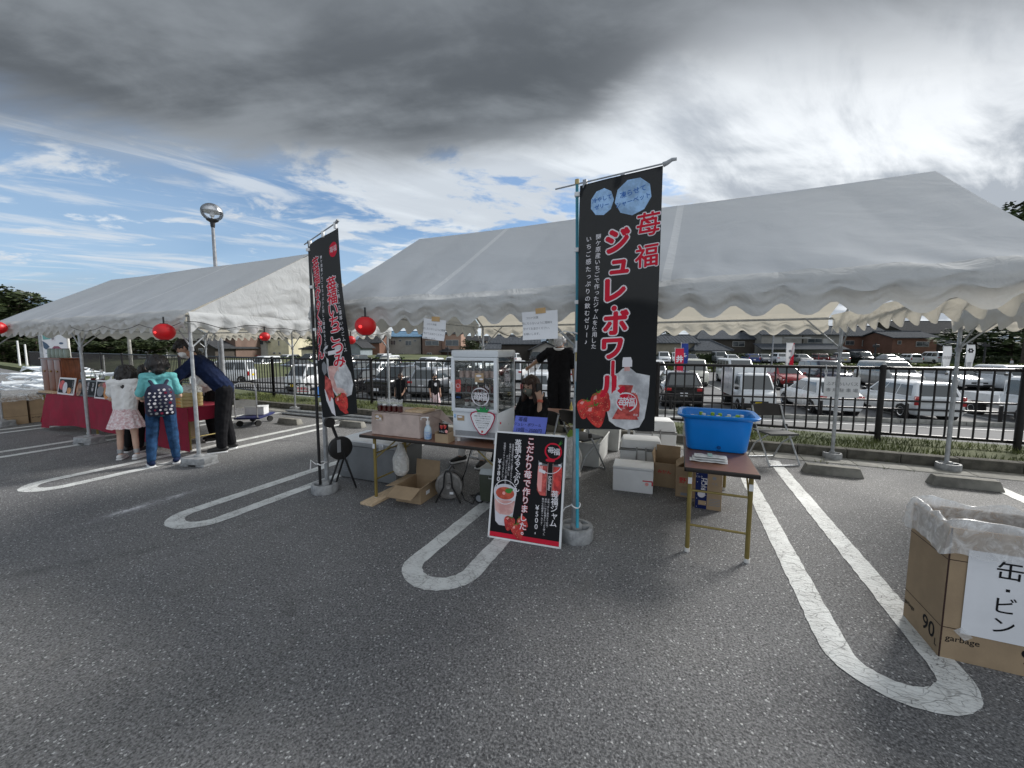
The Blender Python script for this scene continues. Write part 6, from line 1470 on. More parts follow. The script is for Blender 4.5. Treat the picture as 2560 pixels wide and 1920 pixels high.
# ------------------------------------------------------------------ display fridge
def fridge():
    t = thing('display_fridge', 'white countertop display fridge with glass door full of jars and dessert cups', 'fridge', (-1.775, 3.45, .70), .06)
    w, d = .235, .235; Z = lambda z: z-.70
    def bx(nm, a, b_, m, bev=.006, par=t): return MB().bb(a, b_).build(nm, m, par, bevel=bev, local=True)
    base = bx('base_panel', (-w, -d, .045), (w, d, .30), M_['whitem'], .012)
    bx('top_cap', (-w-.008, -d-.008, .815), (w+.008, d+.008, .885), M_['whitem'], .02)
    for sx_ in (-1, 1):
        for sy_ in (-1, 1): bx('corner_post', (sx_*w, sy_*d, .30), (sx_*(w-.022), sy_*(d-.022), .815), M_['whitem'], .004); MB().tube((sx_*(w-.04), sy_*(d-.04), 0), (sx_*(w-.04), sy_*(d-.04), .046), .018).build('foot', M_['white'], t, local=True)
    bx('back_wall', (-w+.022, d-.012, .30), (w-.022, d-.002, .815), M_['pane'], 0)
    for sx_ in (-1, 1): bx('side_glass', (sx_*(w-.002), -d+.02, .30), (sx_*(w-.008), d-.02, .815), M_['pane'], 0)
    dr = bx('door_frame', (-w, -d-.022, .30), (-w+.034, -d-.002, .815), M_['whitem'], .005)
    for a, b_ in (((w-.034, -d-.022, .30), (w, -d-.002, .815)), ((-w+.034, -d-.021, .785), (w-.034, -d-.003, .815)), ((-w+.034, -d-.021, .30), (w-.034, -d-.003, .335))): bx('door_rail', a, b_, M_['whitem'], .004, dr)
    bx('door_glass', (-w+.034, -d-.014, .335), (w-.034, -d-.010, .785), M_['glass'], 0, dr)
    bx('door_handle', (-w-.004, -d-.036, .50), (-w+.012, -d-.020, .58), M_['cream'], .004, dr)
    for i in range(34): pass
    vg = MB()
    for i in range(36): vg.bb((-w+.03+i*.0118, -d-.0035, .065), (-w+.037+i*.0118, -d+.001, .115))
    vg.build('vent_slots', M_['inkgrey'], t, local=True); MB().tube((.165+.072, -.18, .20), (.165+.078, -.18, .20), .010, n=14).build('side_button', M_['inkred'], t, local=True)
    for z in (.345, .475, .615): bx('shelf', (-w+.024, -d+.02, z), (w-.024, d-.02, z+.004), M_['galv'], 0)
    # print on glass and panel: logo, tags
    P = Print(lambda u, v, l: Vector((-w+u, -d-.014-l, .885-v))); P.logo(.300, .435, .088, 'inkwhite', lift=.003)
    P.rect(.245, .215, .335, .30, 'cardl' if 'cardl' in M_ else 'inkpink', .002); P.disc(.285, .24, .028, 'inkwhite', .003, ry=.011); P.disc(.31, .272, .020, 'inkwhite', .003, ry=.009)
    P.poly([(.04, .285), (.085, .275), (.10, .29), (.095, .40), (.045, .40)], 'jamp', .002); P.ring(.07, .34, .020, .003, 'inkwhite', .003); P.rect(.035, .415, .105, .465, 'inkblack', .002); P.text('¥350', .07, .45, .022, 'inkblue', .003)
    P.rect(.05, .625, .125, .675, 'cardl', -.010); P.disc(.08, .64, .026, 'inkwhite', -.009, ry=.010); P.rect(.015, .615, .035, .65, 'inkpale', -.010); P.build(t, local=True)
    P = Print(lambda u, v, l: Vector((w+l, -d+u, .885-v))); P.logo(.24, .27, .085, 'cup', lift=.003); P.build(t, local=True)
    # goods
    rr = random.Random(8)
    def jar(x, y, z, kind):
        nm = {'pud': 'dessert_bottle', 'jam': 'jam_jar', 'cup': 'dessert_cup'}[kind]
        lb = {'pud': 'pale pink dessert bottle on the top shelf inside the display fridge', 'jam': 'dark red jam jar on the middle shelf inside the display fridge', 'cup': 'dessert cup on the lowest shelf inside the display fridge'}[kind]
        p = t.location + Matrix.Rotation(.06, 3, 'Z') @ Vector((x, y, z))
        j = thing(nm, lb, {'pud': 'bottle', 'jam': 'jar', 'cup': 'cup'}[kind], tuple(p), 0, {'pud': 'dessert bottles in the fridge', 'jam': 'jam jars in the fridge', 'cup': 'dessert cups in the fridge'}[kind])
        if kind == 'pud': MB().lathe(p, [(.022, 0), (.024, .01), (.024, .05), (.019, .065)], 14).build('body', M_['jellyr'], j, smooth=True); MB().lathe(p, [(.019, .066), (.021, .07), (.021, .088), (0, .09)], 14).build('cap', M_['galv'], j, smooth=True)
        elif kind == 'jam': MB().lathe(p, [(.022, 0), (.026, .01), (.026, .05), (.020, .058)], 14).build('body', M_['jam'], j, smooth=True); MB().lathe(p, [(.023, .058), (.023, .074), (0, .075)], 14).build('lid', M_['blackp'], j, smooth=True)
        else: MB().lathe(p, [(.020, 0), (.026, .035)], 14).build('lower', M_['cream'], j, smooth=True); MB().lathe(p, [(.026, .036), (.029, .062)], 14).build('jelly_layer', M_['jam'], j, smooth=True); MB().lathe(p, [(.031, .062), (.031, .068), (0, .070)], 14).build('lid', M_['film'], j, smooth=True)
    for k in range(6): 
        for q in (0, 1): jar(-.175+.066*k, -.155+q*.10, .620, 'pud')
    for k in range(6): jar(-.16+.062*k, -.15, .480, 'jam')
    for k in range(5):
        for q in (0, 1): jar(-.12+.068*k, -.155+q*.09, .350, 'cup')
    return t
M_['jellyr'] = pm('pale_pink_dessert', (.75, .56, .50), .3, 0, .15, 30); 
fridge()
# strawberry-shaped handwritten sign on the fridge
t = thing('strawberry_sign', 'strawberry-shaped handwritten sign with crimson rim and green leaves on the fridge', 'sign', (-1.655, 3.17, .92), .06)
def heart(s): return [(0, -.125*s), (.03*s, -.118*s), (.085*s, -.05*s), (.118*s, .02*s), (.128*s, .06*s), (.115*s, .083*s), (.08*s, .097*s), (0, .100*s), (-.08*s, .097*s), (-.115*s, .083*s), (-.128*s, .06*s), (-.118*s, .02*s), (-.085*s, -.05*s), (-.03*s, -.118*s)]
def fl(pts, y0, y1): return [(x, y0, z) for x, z in pts], [(x, y1, z) for x, z in pts]
def plate(nm, pts, y0, y1, m):
    a, b_ = fl(pts, y0, y1); n = len(pts); MB().add(a+b_, [tuple(range(n)), tuple(range(n, 2*n))[::-1]]+[(k, n+k, n+(k+1) % n, (k+1) % n) for k in range(n)]).build(nm, m, t, local=True)
plate('rim', heart(1), 0, .003, flat('crimson_card', (.40, .02, .07), .6)); plate('face', heart(.90), -.002, .0, M_['paper'])
plate('leaves', [(-.05, .09), (-.065, .125), (-.03, .112), (-.02, .145), (0, .12), (.025, .148), (.035, .115), (.068, .128), (.05, .09)], -.004, -.001, flat('green_card', (.03, .28, .09), .6))
P = Print(lambda u, v, l: Vector((u, -.002-l, .1-v)))
for i, s in enumerate(('苺福のこだわり', '糖度の高い旬の苺だけを', '一つ一つ手作業で仕上げ', 'た果肉たっぷりジャム', '甘さひかえめ低糖度', 'プリンとジュレの', '苺福の味です')): P.text(s, 0, .025+.0215*i, .0150, 'inkblack', .001)
P.berry(-.005, .192, .012, .3, 1, .001); P.build(t, local=True)
# draped box with jam jars
t = thing('draped_box', 'box draped in pinkish linen on the left of the fridge table', 'display box', (-2.65, 3.34, .70), .0)
g = MB()
def f(u, v):
    X0, X1, Y0, Y1 = -2.955, -2.355, 3.15, 3.55
    per = [(X0, Y0), (X1, Y0), (X1, Y1), (X0, Y1), (X0, Y0)]; k = min(3, int(u*4)); q = u*4-k
    x, y = per[k][0]+(per[k+1][0]-per[k][0])*q, per[k][1]+(per[k+1][1]-per[k][1])*q
    cx, cy = (X0+X1)/2, (Y0+Y1)/2; n = noise.noise(Vector((x*6, y*6, v*3)))*.012*v
    e = 1+.03*v+n/.3; z = .938-.234*v - .004*(1-v)
    return (cx+(x-cx)*e, cy+(y-cy)*e, z)
g.grid(f, 120, 14); g.grid(lambda u, v: (-2.955+.6*u, 3.15+.4*v, .938+.003*noise.noise(Vector((u*5, v*4, 1)))), 20, 12); g.build('linen', M_['linen'], t, smooth=True, ang=50)
MB().bb((-2.945, 3.16, .702), (-2.365, 3.54, .93)).build('box', M_['card'], t)
MB().add([(-2.36, 3.56, .93), (-2.20, 3.60, .76), (-2.34, 3.50, .84), (-2.36, 3.30, .93)], [(0, 1, 2, 3)]).build('linen_corner', M_['linen'], t)
P = Print(lambda u, v, l: Vector((-2.90+u, 3.135-l, .915-v))); P.rect(0, 0, .095, .062, 'cardl', .001); P.disc(.032, .022, .025, 'inkwhite', .002, ry=.013); P.disc(.07, .040, .015, 'inkwhite', .002, ry=.010); P.rect(.01, .052, .09, .060, 'inkwhite', .002); P.build(t)
M_['brownp0'] = flat('dull_brown_band', (.12, .07, .05)); M_['jarglass'] = pm('jar_of_dark_jam', (.060, .005, .006), .08, 0, .3, 40, coat=1)
for k in range(5):
    x = -2.885+.062*k; y = 3.20+.004*k
    j = thing('jam_jar', ('leftmost', 'second from left', 'middle', 'second from right', 'rightmost')[k]+' of the five dark jam jars on the linen-draped box', 'jar', (x, y, .942), 0, 'dark jam jars on the draped box')
    MB().lathe((x, y, .942), [(.024, 0), (.029, .006), (.029, .055), (.025, .064)], 8).build('glass_body', M_['jarglass'], j, smooth=True, ang=20); lid = MB().lathe((x, y, 1.006), [(.026, 0), (.027, .004), (.027, .013), (0, .015)], 18).build('lid', M_['white'] if k % 2 else M_['galv'], j, smooth=True, ang=40)
    MB().bb((x-.003, y-.0305, .943), (x+.004, y-.0285, 1.0)).build('label_band', M_['brownp0'], j)
    f = MB(); f.grid(lambda u, v: (x+.022*cos(2*pi*u)*(1+.5*v), y+.022*sin(2*pi*u)*(1+.4*v), 1.02+.045*v+.01*sin(9*u)), 10, 3); f.build('plastic_wrap', M_['film'], j, smooth=True)
t = thing('wooden_tray', 'shallow wooden tray on the right end of the linen-draped box', 'tray', (-2.46, 3.34, .945)); MB().bb((-2.60, 3.24, .942), (-2.37, 3.46, .947)).build('base', M_['plank'], t)
for a, b_ in (((-2.60, 3.24), (-2.37, 3.25)), ((-2.60, 3.45), (-2.37, 3.46)), ((-2.60, 3.25), (-2.59, 3.45)), ((-2.38, 3.25), (-2.37, 3.45))): MB().bb((*a, .9475), (*b_, .962)).build('side', M_['plank'], t)
t = thing('sanitizer_bottle', 'clear pump bottle of hand sanitizer between the draped box and the fridge', 'bottle', (-2.265, 3.17, .70))
MB().lathe((-2.265, 3.17, .701), [(.030, 0), (.040, .006), (.040, .085), (.034, .115), (.018, .140), (.018, .150)], 20, sy=.8).build('bottle', pm('bluish_clear_plastic', (.50, .62, .72), .15, 0, .1, 20), t, smooth=True, ang=50)
MB().lathe((-2.265, 3.17, .702), [(.0412, .012), (.0412, .078)], 20, sy=.8).build('label', pm('blue_white_label', (.65, .74, .84), .5, 0, .2, 22, col2=(.10, .28, .62)), t, smooth=True)
MB().tube((-2.265, 3.17, .851), (-2.265, 3.17, .885), .019, n=14).tube((-2.265, 3.17, .885), (-2.265, 3.17, .915), .006, n=8).tube((-2.265, 3.17, .913), (-2.265, 3.17, .925), .016, .012, n=10).path([(-2.265, 3.17, .920), (-2.30, 3.155, .922), (-2.325, 3.145, .915), (-2.327, 3.144, .895)], .0045, 6).build('pump', M_['white'], t, smooth=True)
t = thing('card_box', 'small open cardboard box holding a strawberry leaflet beside the fridge', 'box', (-2.05, 3.16, .70))
MB().bb((-2.13, 3.10, .701), (-1.995, 3.105, .785)).bb((-2.13, 3.22, .701), (-1.995, 3.225, .83)).bb((-2.135, 3.10, .701), (-2.13, 3.225, .80)).bb((-1.995, 3.10, .701), (-1.990, 3.225, .80)).bb((-2.13, 3.105, .701), (-1.995, 3.22, .705)).build('carton', M_['card'], t)
P = Print(lambda u, v, l: Vector((-2.10+u, 3.115+.02*(.18-v)-l, .885-v))); P.rect(0, 0, .105, .10, 'inkblack', .001); P.berry(.03, .035, .020, 0, 1, .002); P.berry(.068, .030, .020, .2, 2, .002); P.disc(.085, .075, .016, 'inkpink', .002); P.text('いちご', .035, .080, .022, 'inkwhite', .002); P.build(t)
t = thing('price_card', 'purple-blue handwritten price card standing right of the fridge', 'card', (-1.20, 3.17, .70))
MB().add([(-1.345, 3.12, .765), (-1.05, 3.135, .765), (-1.035, 3.20, 1.0), (-1.33, 3.185, 1.0), (-1.345, 3.123, .765), (-1.05, 3.138, .765), (-1.035, 3.203, 1.0), (-1.33, 3.188, 1.0)], [(0, 1, 2, 3), (7, 6, 5, 4), (0, 1, 5, 4), (1, 2, 6, 5), (2, 3, 7, 6), (3, 0, 4, 7)]).build('card', pm('violet_blue_card', (.13, .17, .62), .6, 0, .05), t)
P = Print(lambda u, v, l: Vector((-1.33+u*1.0-.02*v/.235, 3.185+.015*u/.295-.065*v/.235-l, 1.0-v))); P.text('苺福', .075, .030, .042, 'inkblack', .002); P.text('ジュレ・ボワール', .125, .072, .032, 'inkblack', .002); P.text('10個－3500円', .145, .118, .040, 'inkblack', .002); P.build(t)
t = thing('card_stand', 'thin wire stand holding the price card above the table', 'stand', (-1.2, 3.2, .70)); 
for x in (-1.31, -1.09): MB().path([(x, 3.26, .702), (x, 3.15, .702), (x, 3.14, .77), (x, 3.20, .93)], .003, 6).build('wire', M_['galv'], t)
# ------------------------------------------------------------------ under and around the left table
t = thing('chest_cooler', 'big grey plastic chest cooler with white lid left of the table', 'cooler box', (-3.42, 3.78, 0), .03)
MB().box((0, 0, .215), (.86, .52, .41), taper=1.03).build('body', pm('grey_plastic', (.17, .18, .19), .5, 0, .08), t, bevel=.02, local=True)
MB().box((0, 0, .445), (.91, .56, .045)).build('rim', pm('mid_grey_rim', (.30, .31, .32), .4), t, bevel=.012, local=True); MB().box((0, 0, .480), (.89, .54, .028)).build('lid', M_['white'], t, bevel=.012, local=True)
for x in (-.25, .25): MB().box((x, -.285, .44), (.07, .012, .07)).build('latch', M_['chrome'], t, bevel=.004, local=True)
for i in range(9): MB().bb((-.36, -.272, .10+.022*i), (-.28, -.264, .110+.022*i)).build('vent_slot', M_['inkgrey'], t, local=True)
def carton(name, label, loc, rz, w, d, h, mat='card', flaps=(.8, .8, .6, .6), thick=.006, cat='box', group=None, inside='cardd'):
    t = thing(name, label, cat, loc, rz, group); T = thick
    for nm, a, b_ in (('front_side', (-w/2, -d/2, .001), (w/2, -d/2+T, h)), ('back_side', (-w/2, d/2-T, .001), (w/2, d/2, h)), ('left_side', (-w/2, -d/2+T, .001), (-w/2+T, d/2-T, h)), ('right_side', (w/2-T, -d/2+T, .001), (w/2, d/2-T, h)), ('bottom', (-w/2+T, -d/2+T, .001), (w/2-T, d/2-T, T))): MB().bb(a, b_).build(nm, M_[mat], t, local=True)
    for i, an in enumerate(flaps):
        if an is None: continue
        L_ = d*.48 if i < 2 else w*.42; L_ = min(L_, .22)
        if i == 0: A, B_, dv = Vector((-w/2, -d/2, h)), Vector((w/2, -d/2, h)), Vector((0, -sin(an), cos(an)))
        if i == 1: A, B_, dv = Vector((-w/2, d/2, h)), Vector((w/2, d/2, h)), Vector((0, sin(an), cos(an)))
        if i == 2: A, B_, dv = Vector((-w/2, -d/2, h)), Vector((-w/2, d/2, h)), Vector((-sin(an), 0, cos(an)))
        if i == 3: A, B_, dv = Vector((w/2, -d/2, h)), Vector((w/2, d/2, h)), Vector((sin(an), 0, cos(an)))
        n = (B_-A).cross(dv).normalized()*T; q = [A, B_, B_+dv*L_, A+dv*L_]
        MB().add(q+[p+n for p in q], [(0, 1, 2, 3), (7, 6, 5, 4), (0, 4, 5, 1), (1, 5, 6, 2), (2, 6, 7, 3), (3, 7, 4, 0)]).build('flap', M_[mat], t, local=True)
    return t
c = carton('cardboard_box', 'open empty cardboard box with spread flaps on the asphalt under the fridge table', (-2.545, 3.37, 0), .06, .30, .38, .17, flaps=(1.9, .12, 1.75, .9))
MB().bb((.1505, -.09, .07), (.152, -.02, .11)).build('label_sticker', M_['paper'], c, local=True)
t = thing('cable_reel', 'round metal cable reel in a black stand on the asphalt beneath the table', 'cable reel', (-2.19, 3.44, 0), .35)
R9 = Matrix.Translation((0, 0, .17)) @ Matrix.Rotation(pi/2, 4, 'X')
M_['reel'] = pm('worn_reel_steel', (.26, .25, .24), .4, .5, .2, 12)
MB().lathe((0, 0, 0), [(.0, .075), (.03, .08), (.035, .066), (.11, .062), (.115, .068), (.140, .064), (.145, .056), (.145, .050), (0, .050)], 32, M=R9).build('front_flange', M_['reel'], t, smooth=True, ang=30, local=True)
MB().lathe((0, 0, 0), [(0, -.05), (.145, -.05), (.145, -.058), (0, -.058)], 32, M=R9).build('back_flange', M_['reel'], t, smooth=True, ang=30, local=True)
g = MB()
for k in range(6): g.path([((.105+.005*(k % 2))*cos(a), -.042+.016*k, .17+(.105+.005*(k % 2))*sin(a)) for a in [2*pi*i/28 for i in range(28)]], .009, 6, closed=True)
g.build('wound_cable', M_['blackp'], t, smooth=True, local=True)
for y in (-.10, .075): MB().path([(-.13, y, .0), (-.045, y, .17), (-.035, y, .30), (-.02, y, .335), (.02, y, .335), (.035, y, .30), (.045, y, .17), (.13, y, .0)], .009, 8).build('stand_frame', M_['blackp'], t, smooth=True, local=True)
MB().tube((0, -.10, .335), (0, .075, .335), .012).build('handle', M_['blackp'], t, local=True); MB().bb((.01, -.0705, .08), (.05, -.068, .105)).build('rating_label', M_['paper'], t, local=True)
for i, (pts, lb) in enumerate(([[(-2.08, 3.5, .2), (-2.0, 3.45, .34), (-1.98, 3.5, .5), (-1.96, 3.6, .68)], 'black cable rising from the reel to the table'], [[(-2.08, 3.47, .12), (-1.98, 3.38, .05), (-1.90, 3.40, .01), (-1.95, 3.55, .008), (-2.03, 3.6, .01), (-1.90, 3.7, .01), (-1.75, 3.68, .25)], 'black cable looping between the reel and the green cooler'])):
    o = MB().path(pts, .006, 6).build('cable', M_['blackp'], smooth=True); tag(o, lb, 'cable', 'black cables under the table')
t = thing('cooler_box', 'dark green wheeled cooler with white lid beneath the fridge table', 'cooler box', (-1.70, 3.60, 0), .1)
MB().box((0, 0, .17), (.32, .26, .28)).build('body', pm('dark_green_plastic', (.045, .055, .035), .5), t, bevel=.012, local=True); MB().box((0, 0, .345), (.33, .27, .07), taper=.9).build('lid', pm('pale_grey_plastic', (.48, .52, .52), .4), t, bevel=.015, local=True)
for y in (-.11, .11): 
    w_ = MB().lathe((0, 0, 0), [(.0, .016), (.035, .018), (.05, .018), (.055, .01), (.055, -.01), (0, -.012)], 20, M=Matrix.Translation((-.165, y, .055)) @ Matrix.Rotation(pi/2, 4, 'X')); w_.build('wheel', M_['rubber'], t, smooth=True, ang=40, local=True)
    MB().lathe((0, 0, 0), [(.0, .019), (.034, .0195)], 16, M=Matrix.Translation((-.165, y, .055)) @ Matrix.Rotation(pi/2, 4, 'X')).build('hub', M_['inkgrey'], t, local=True)
for x in (-.02,): MB().path([(x-.03, -.138, .30), (x-.03, -.15, .285), (x+.03, -.15, .285), (x+.03, -.138, .30)], .004, 6).build('latch', M_['chrome'], t, local=True)
def bagblob(name, label, loc, w, d, h, mat='bag', seed=1, hang=False):
    t = thing(name, label, 'bag', loc); g = MB()
    def f(u, v):
        a = 2*pi*u; n = noise.noise(Vector((cos(a)*2+seed, sin(a)*2, v*3)))*.35; k = (.15+.85*min(1, v*1.9)**.7) if hang else (1-.75*max(0, v-.45)**1.2*1.3)
        if hang and v > .85: k *= 1-(v-.85)*2.5
        r = 1+n*.5; z = (h*(1-v)) if hang else h*v*(1+.1*n)
        return (loc[0]+w/2*cos(a)*k*r, loc[1]+d/2*sin(a)*k*r, loc[2]+z)
    g.grid(f, 40, 18); g.build('plastic', M_[mat], t, smooth=True, ang=180); return t
bagblob('plastic_bag', 'white plastic bag hanging from the brace below the fridge table', (-2.80, 3.40, .20), .19, .13, .36, 'bag', 3, True)
t = thing('folding_stool', 'black round-seated folding stool leaning folded beside the left banner pole', 'stool', (-3.42, 3.15, 0), 1.25)
MB().tube((.0, -.025, .50), (.0, .025, .50), .13, n=28, sx=1).build('seat', M_['blackp'], t, smooth=True, bevel=.01, local=True)
for a, b_ in (((-.08, 0, .78), (.14, -.05, .02)), ((.02, .02, .45), (-.13, .08, .0)), ((.06, 0, .45), (-.05, .1, .0)), ((-.10, 0, .80), (.0, 0, .5))): MB().tube(a, b_, .011, n=8).build('leg', M_['blackp'], t, smooth=True, local=True)
MB().tube((-.11, -.02, .80), (-.11, .02, .80), .055, n=18).build('back_pad', M_['blackp'], t, smooth=True, local=True); MB().bb((-.05, -.034, .46), (-.01, -.031, .60)).build('sticker', M_['inkgrey'], t, local=True)
t = thing('white_tape', 'white tape tied round the dark banner pole with loose ends', 'tape', (-3.6, 3.05, .3))
MB().path([(-3.6+.034*cos(a), 3.055+.06*sin(a), .33+.01*sin(3*a)) for a in [2*pi*i/14 for i in range(14)]], .007, 6, closed=True).path([(-3.63, 3.0, .33), (-3.67, 2.97, .38), (-3.68, 2.97, .27)], .006, 6).build('tape', M_['white'], t, smooth=True)
for z, lb in ((.30, 'white tape knotted near the foot of the blue pole'), (1.72, 'white tape tying the blue pole to the post under the roof')):
    t = thing('white_tape', lb, 'tape', (-.75, 3.12, z)); MB().path([(-.75+.036*cos(a), (3.10 if z < 1 else 3.075)+(.05 if z < 1 else .075)*sin(a), z+.008*sin(2*a)) for a in [2*pi*i/14 for i in range(14)]], .006, 6, closed=True).path([(-.78, 3.10, z), (-.83, 3.06, z-.02), (-.87, 3.03, z-.10)] if z < 1 else [(-.78, 3.10, z), (-.86, 3.08, z+.02), (-.90, 3.07, z+.0)], .005, 6).build('tape', M_['white'], t, smooth=True)
g = MB().path([(-3.25+.16*cos(a*1.0)+.02*sin(a*3), 3.9+.05*sin(a*2), .52+.24*sin(a)+.01*a) for a in [2*pi*i/24*3 for i in range(25)]], .007, 6)
tag(g.build('cable_coil', M_['blackp'], smooth=True), 'grey-black cable coil hanging right of the left banner foot', 'cable')
# steel tubes and pipe pile near the verge
for i in range(9):
    x0, y0 = -8.75+random.uniform(-.1, .1), 6.42+.045*i-(.18 if i > 5 else 0); z = .03+(.05 if i > 5 else 0)
    o = MB().tube((x0, y0, z), (x0+2.9, y0+random.uniform(-.05, .05), z+random.uniform(0, .012)), .024, n=8).build('steel_tube', M_['galv'], smooth=True); tag(o, 'long galvanised steel tube lying in the pile by the verge', 'tube', 'steel tubes piled by the verge')
for i in range(5):
    x0 = -5.9+.28*i; o = MB().path([(x0, 6.35, .03), (x0+.25, 6.5, .12+.03*i), (x0+.5, 6.8, .04), (x0+.2, 6.85, .05)], .016, 6).build('steel_bracket', M_['galv'], smooth=True); tag(o, 'bent galvanised steel bracket in the heap behind the grey chest', 'bracket', 'steel brackets heaped by the verge')
# ------------------------------------------------------------------ right hand goods
def tub():
    t = thing('plastic_tub', 'bright blue plastic tub of iced drinks on the narrow folding table', 'tub', (.325, 3.93, .70), -.02)
    def ring(w, d, z, r): 
        o = []
        for cx_, cy_, a0 in ((w-r, d-r, 0), (-w+r, d-r, pi/2), (-w+r, -d+r, pi), (w-r, -d+r, 3*pi/2)): o += [(cx_+r*cos(a0+pi/2*k/6), cy_+r*sin(a0+pi/2*k/6), z) for k in range(7)]
        return o
    prof = [(.225, .155, .006, .05), (.238, .168, .02, .06), (.268, .200, .27, .07), (.272, .204, .285, .07), (.30, .232, .296, .085), (.318, .250, .310, .09), (.322, .254, .322, .09), (.312, .244, .330, .09), (.285, .217, .322, .08), (.262, .195, .27, .07), (.225, .158, .03, .055)]
    g = MB(); 
    for p in prof: g.v += ring(*p)
    n = 28; g.f = [(i*n+k, i*n+(k+1) % n, (i+1)*n+(k+1) % n, (i+1)*n+k) for i in range(len(prof)-1) for k in range(n)]+[tuple(range(n))[::-1], tuple(range((len(prof)-1)*n, len(prof)*n))]; g.m = [0]*len(g.f)
    g.build('tub_wall', M_['bluetub'], t, smooth=True, ang=45, local=True)
    MB().add(ring(.262, .194, .262, .07), [tuple(range(28))]).build('water', pm('iced_water', (.10, .30, .42), .05, 0, .2, 20, coat=.5), t, local=True)
    MB().lathe((0, 0, 0), [(.036, .0), (.036, .004), (.016, .006), (.014, .016), (0, .017)], 20, M=Matrix.Translation((.02, -.165, .045)) @ Matrix.Rotation(pi/2+.12, 4, 'X')).build('drain_plug', pm('dark_blue_plastic', (.004, .08, .28), .35), t, smooth=True, ang=30, local=True)
    rr = random.Random(4); Mg = flat('lime_cap', (.35, .55, .06), .4)
    for i in range(13):
        x, y = -.21+.42*(i+.5)/13+rr.uniform(-.01, .01), rr.uniform(-.13, .14)
        c = Vector((.325+x, 3.93+y, .70+.262)); pp = thing('drink_pouch', 'capped drink pouch floating in the blue tub', 'pouch', tuple(c), rr.uniform(0, 3), 'capped drink pouches in the tub')
        MB().lathe((0, 0, -.03), [(.018, 0), (.018, .035), (.012, .05), (.0, .052)], 10).build('pouch_body', M_['film'], pp, smooth=True, local=True); MB().lathe((0, 0, .02), [(.015, 0), (.017, .004), (.016, .028), (0, .03)], 12).build('cap', Mg if i % 3 else M_['white'], pp, smooth=True, local=True)
tub()
t = thing('towel', 'folded white towel with pale green stripe on the table in front of the blue tub', 'towel', (.24, 3.44, .70), .0)
for i, (z, w, o_) in enumerate(((.706, .27, 0), (.722, .25, .01), (.738, .235, .015))):
    g = MB(); g.grid(lambda u, v: (.24+o_-w/2+w*u, 3.38+.10*v+.01*i, z+.006*noise.noise(Vector((u*5, v*3, i)))+.008*(1-abs(2*v-1)**4)), 24, 10); g.grid(lambda u, v: (.24+o_-w/2+w*u, 3.38+.10*v+.01*i, z-.008), 2, 2); g.build('fold', M_['twhite'], t, smooth=True, ang=60)
g = MB(); g.grid(lambda u, v: (.235+.035*u, 3.393+.10*v, .753+.004*(1-abs(2*v-1)**4)), 3, 8); g.build('stripe', pm('pale_green_stripe', (.42, .60, .56), .8), t)
bagblob('cloth_bundle', 'grey-white cloth bundle behind the blue tub on the narrow table', (.13, 4.40, .70), .14, .2, .18, 'cream', 5)
def foamcase():
    t = thing('foam_box', 'white styrofoam box with a red label on the asphalt', 'box', (-.44, 4.57, 0), .06)
    MB().box((0, 0, .128), (.43, .31, .255)).build('case', M_['white'], t, bevel=.012, local=True); MB().box((0, 0, .272), (.436, .316, .030)).build('lid', M_['white'], t, bevel=.010, local=True)
    P = Print(lambda u, v, l: Vector((-.215+u, -.155-l, .285-v))); P.rect(.32, .135, .425, .148, 'inkred', .001); P.disc(.365, .175, .020, 'inkpink', .001, n=10); P.rect(.415, .148, .428, .19, 'inkred', .001); P.build(t, local=True)
foamcase()
def hardcooler(label, loc, rz, w, d, h):
    t = thing('cooler_box', label, 'cooler box', loc, rz, 'white cooler boxes behind the foam box')
    MB().box((0, 0, h*.35), (w, d, h*.70), taper=1.04).build('body', M_['white'], t, bevel=.025, local=True); MB().box((0, 0, h*.715), (w*1.06, d*1.06, h*.05)).build('seal_rim', pm('grey_seal', (.25, .25, .25), .5), t, bevel=.006, local=True); MB().box((0, 0, h*.87), (w*1.05, d*1.05, h*.25), taper=.86).build('lid', M_['white'], t, bevel=.035, local=True)
    for x in (-.06, .06): MB().path([(x, -d/2-.012, h*.30), (x*.9, -d/2-.02, h*.62), (x*.9, -d/2-.012, h*.8)], .008, 6).build('latch_bar', pm('latch_grey', (.35, .35, .35), .5), t, local=True)
    MB().box((0, -d/2-.012, h*.66), (.09, .012, .05)).build('latch', M_['white'], t, bevel=.004, local=True)
hardcooler('large white cooler box with rounded lid behind the foam box', (-.42, 5.22, 0), .12, .50, .36, .46); hardcooler('second white cooler with shiny lid standing behind the first', (-.30, 5.9, 0), .2, .52, .40, .60)
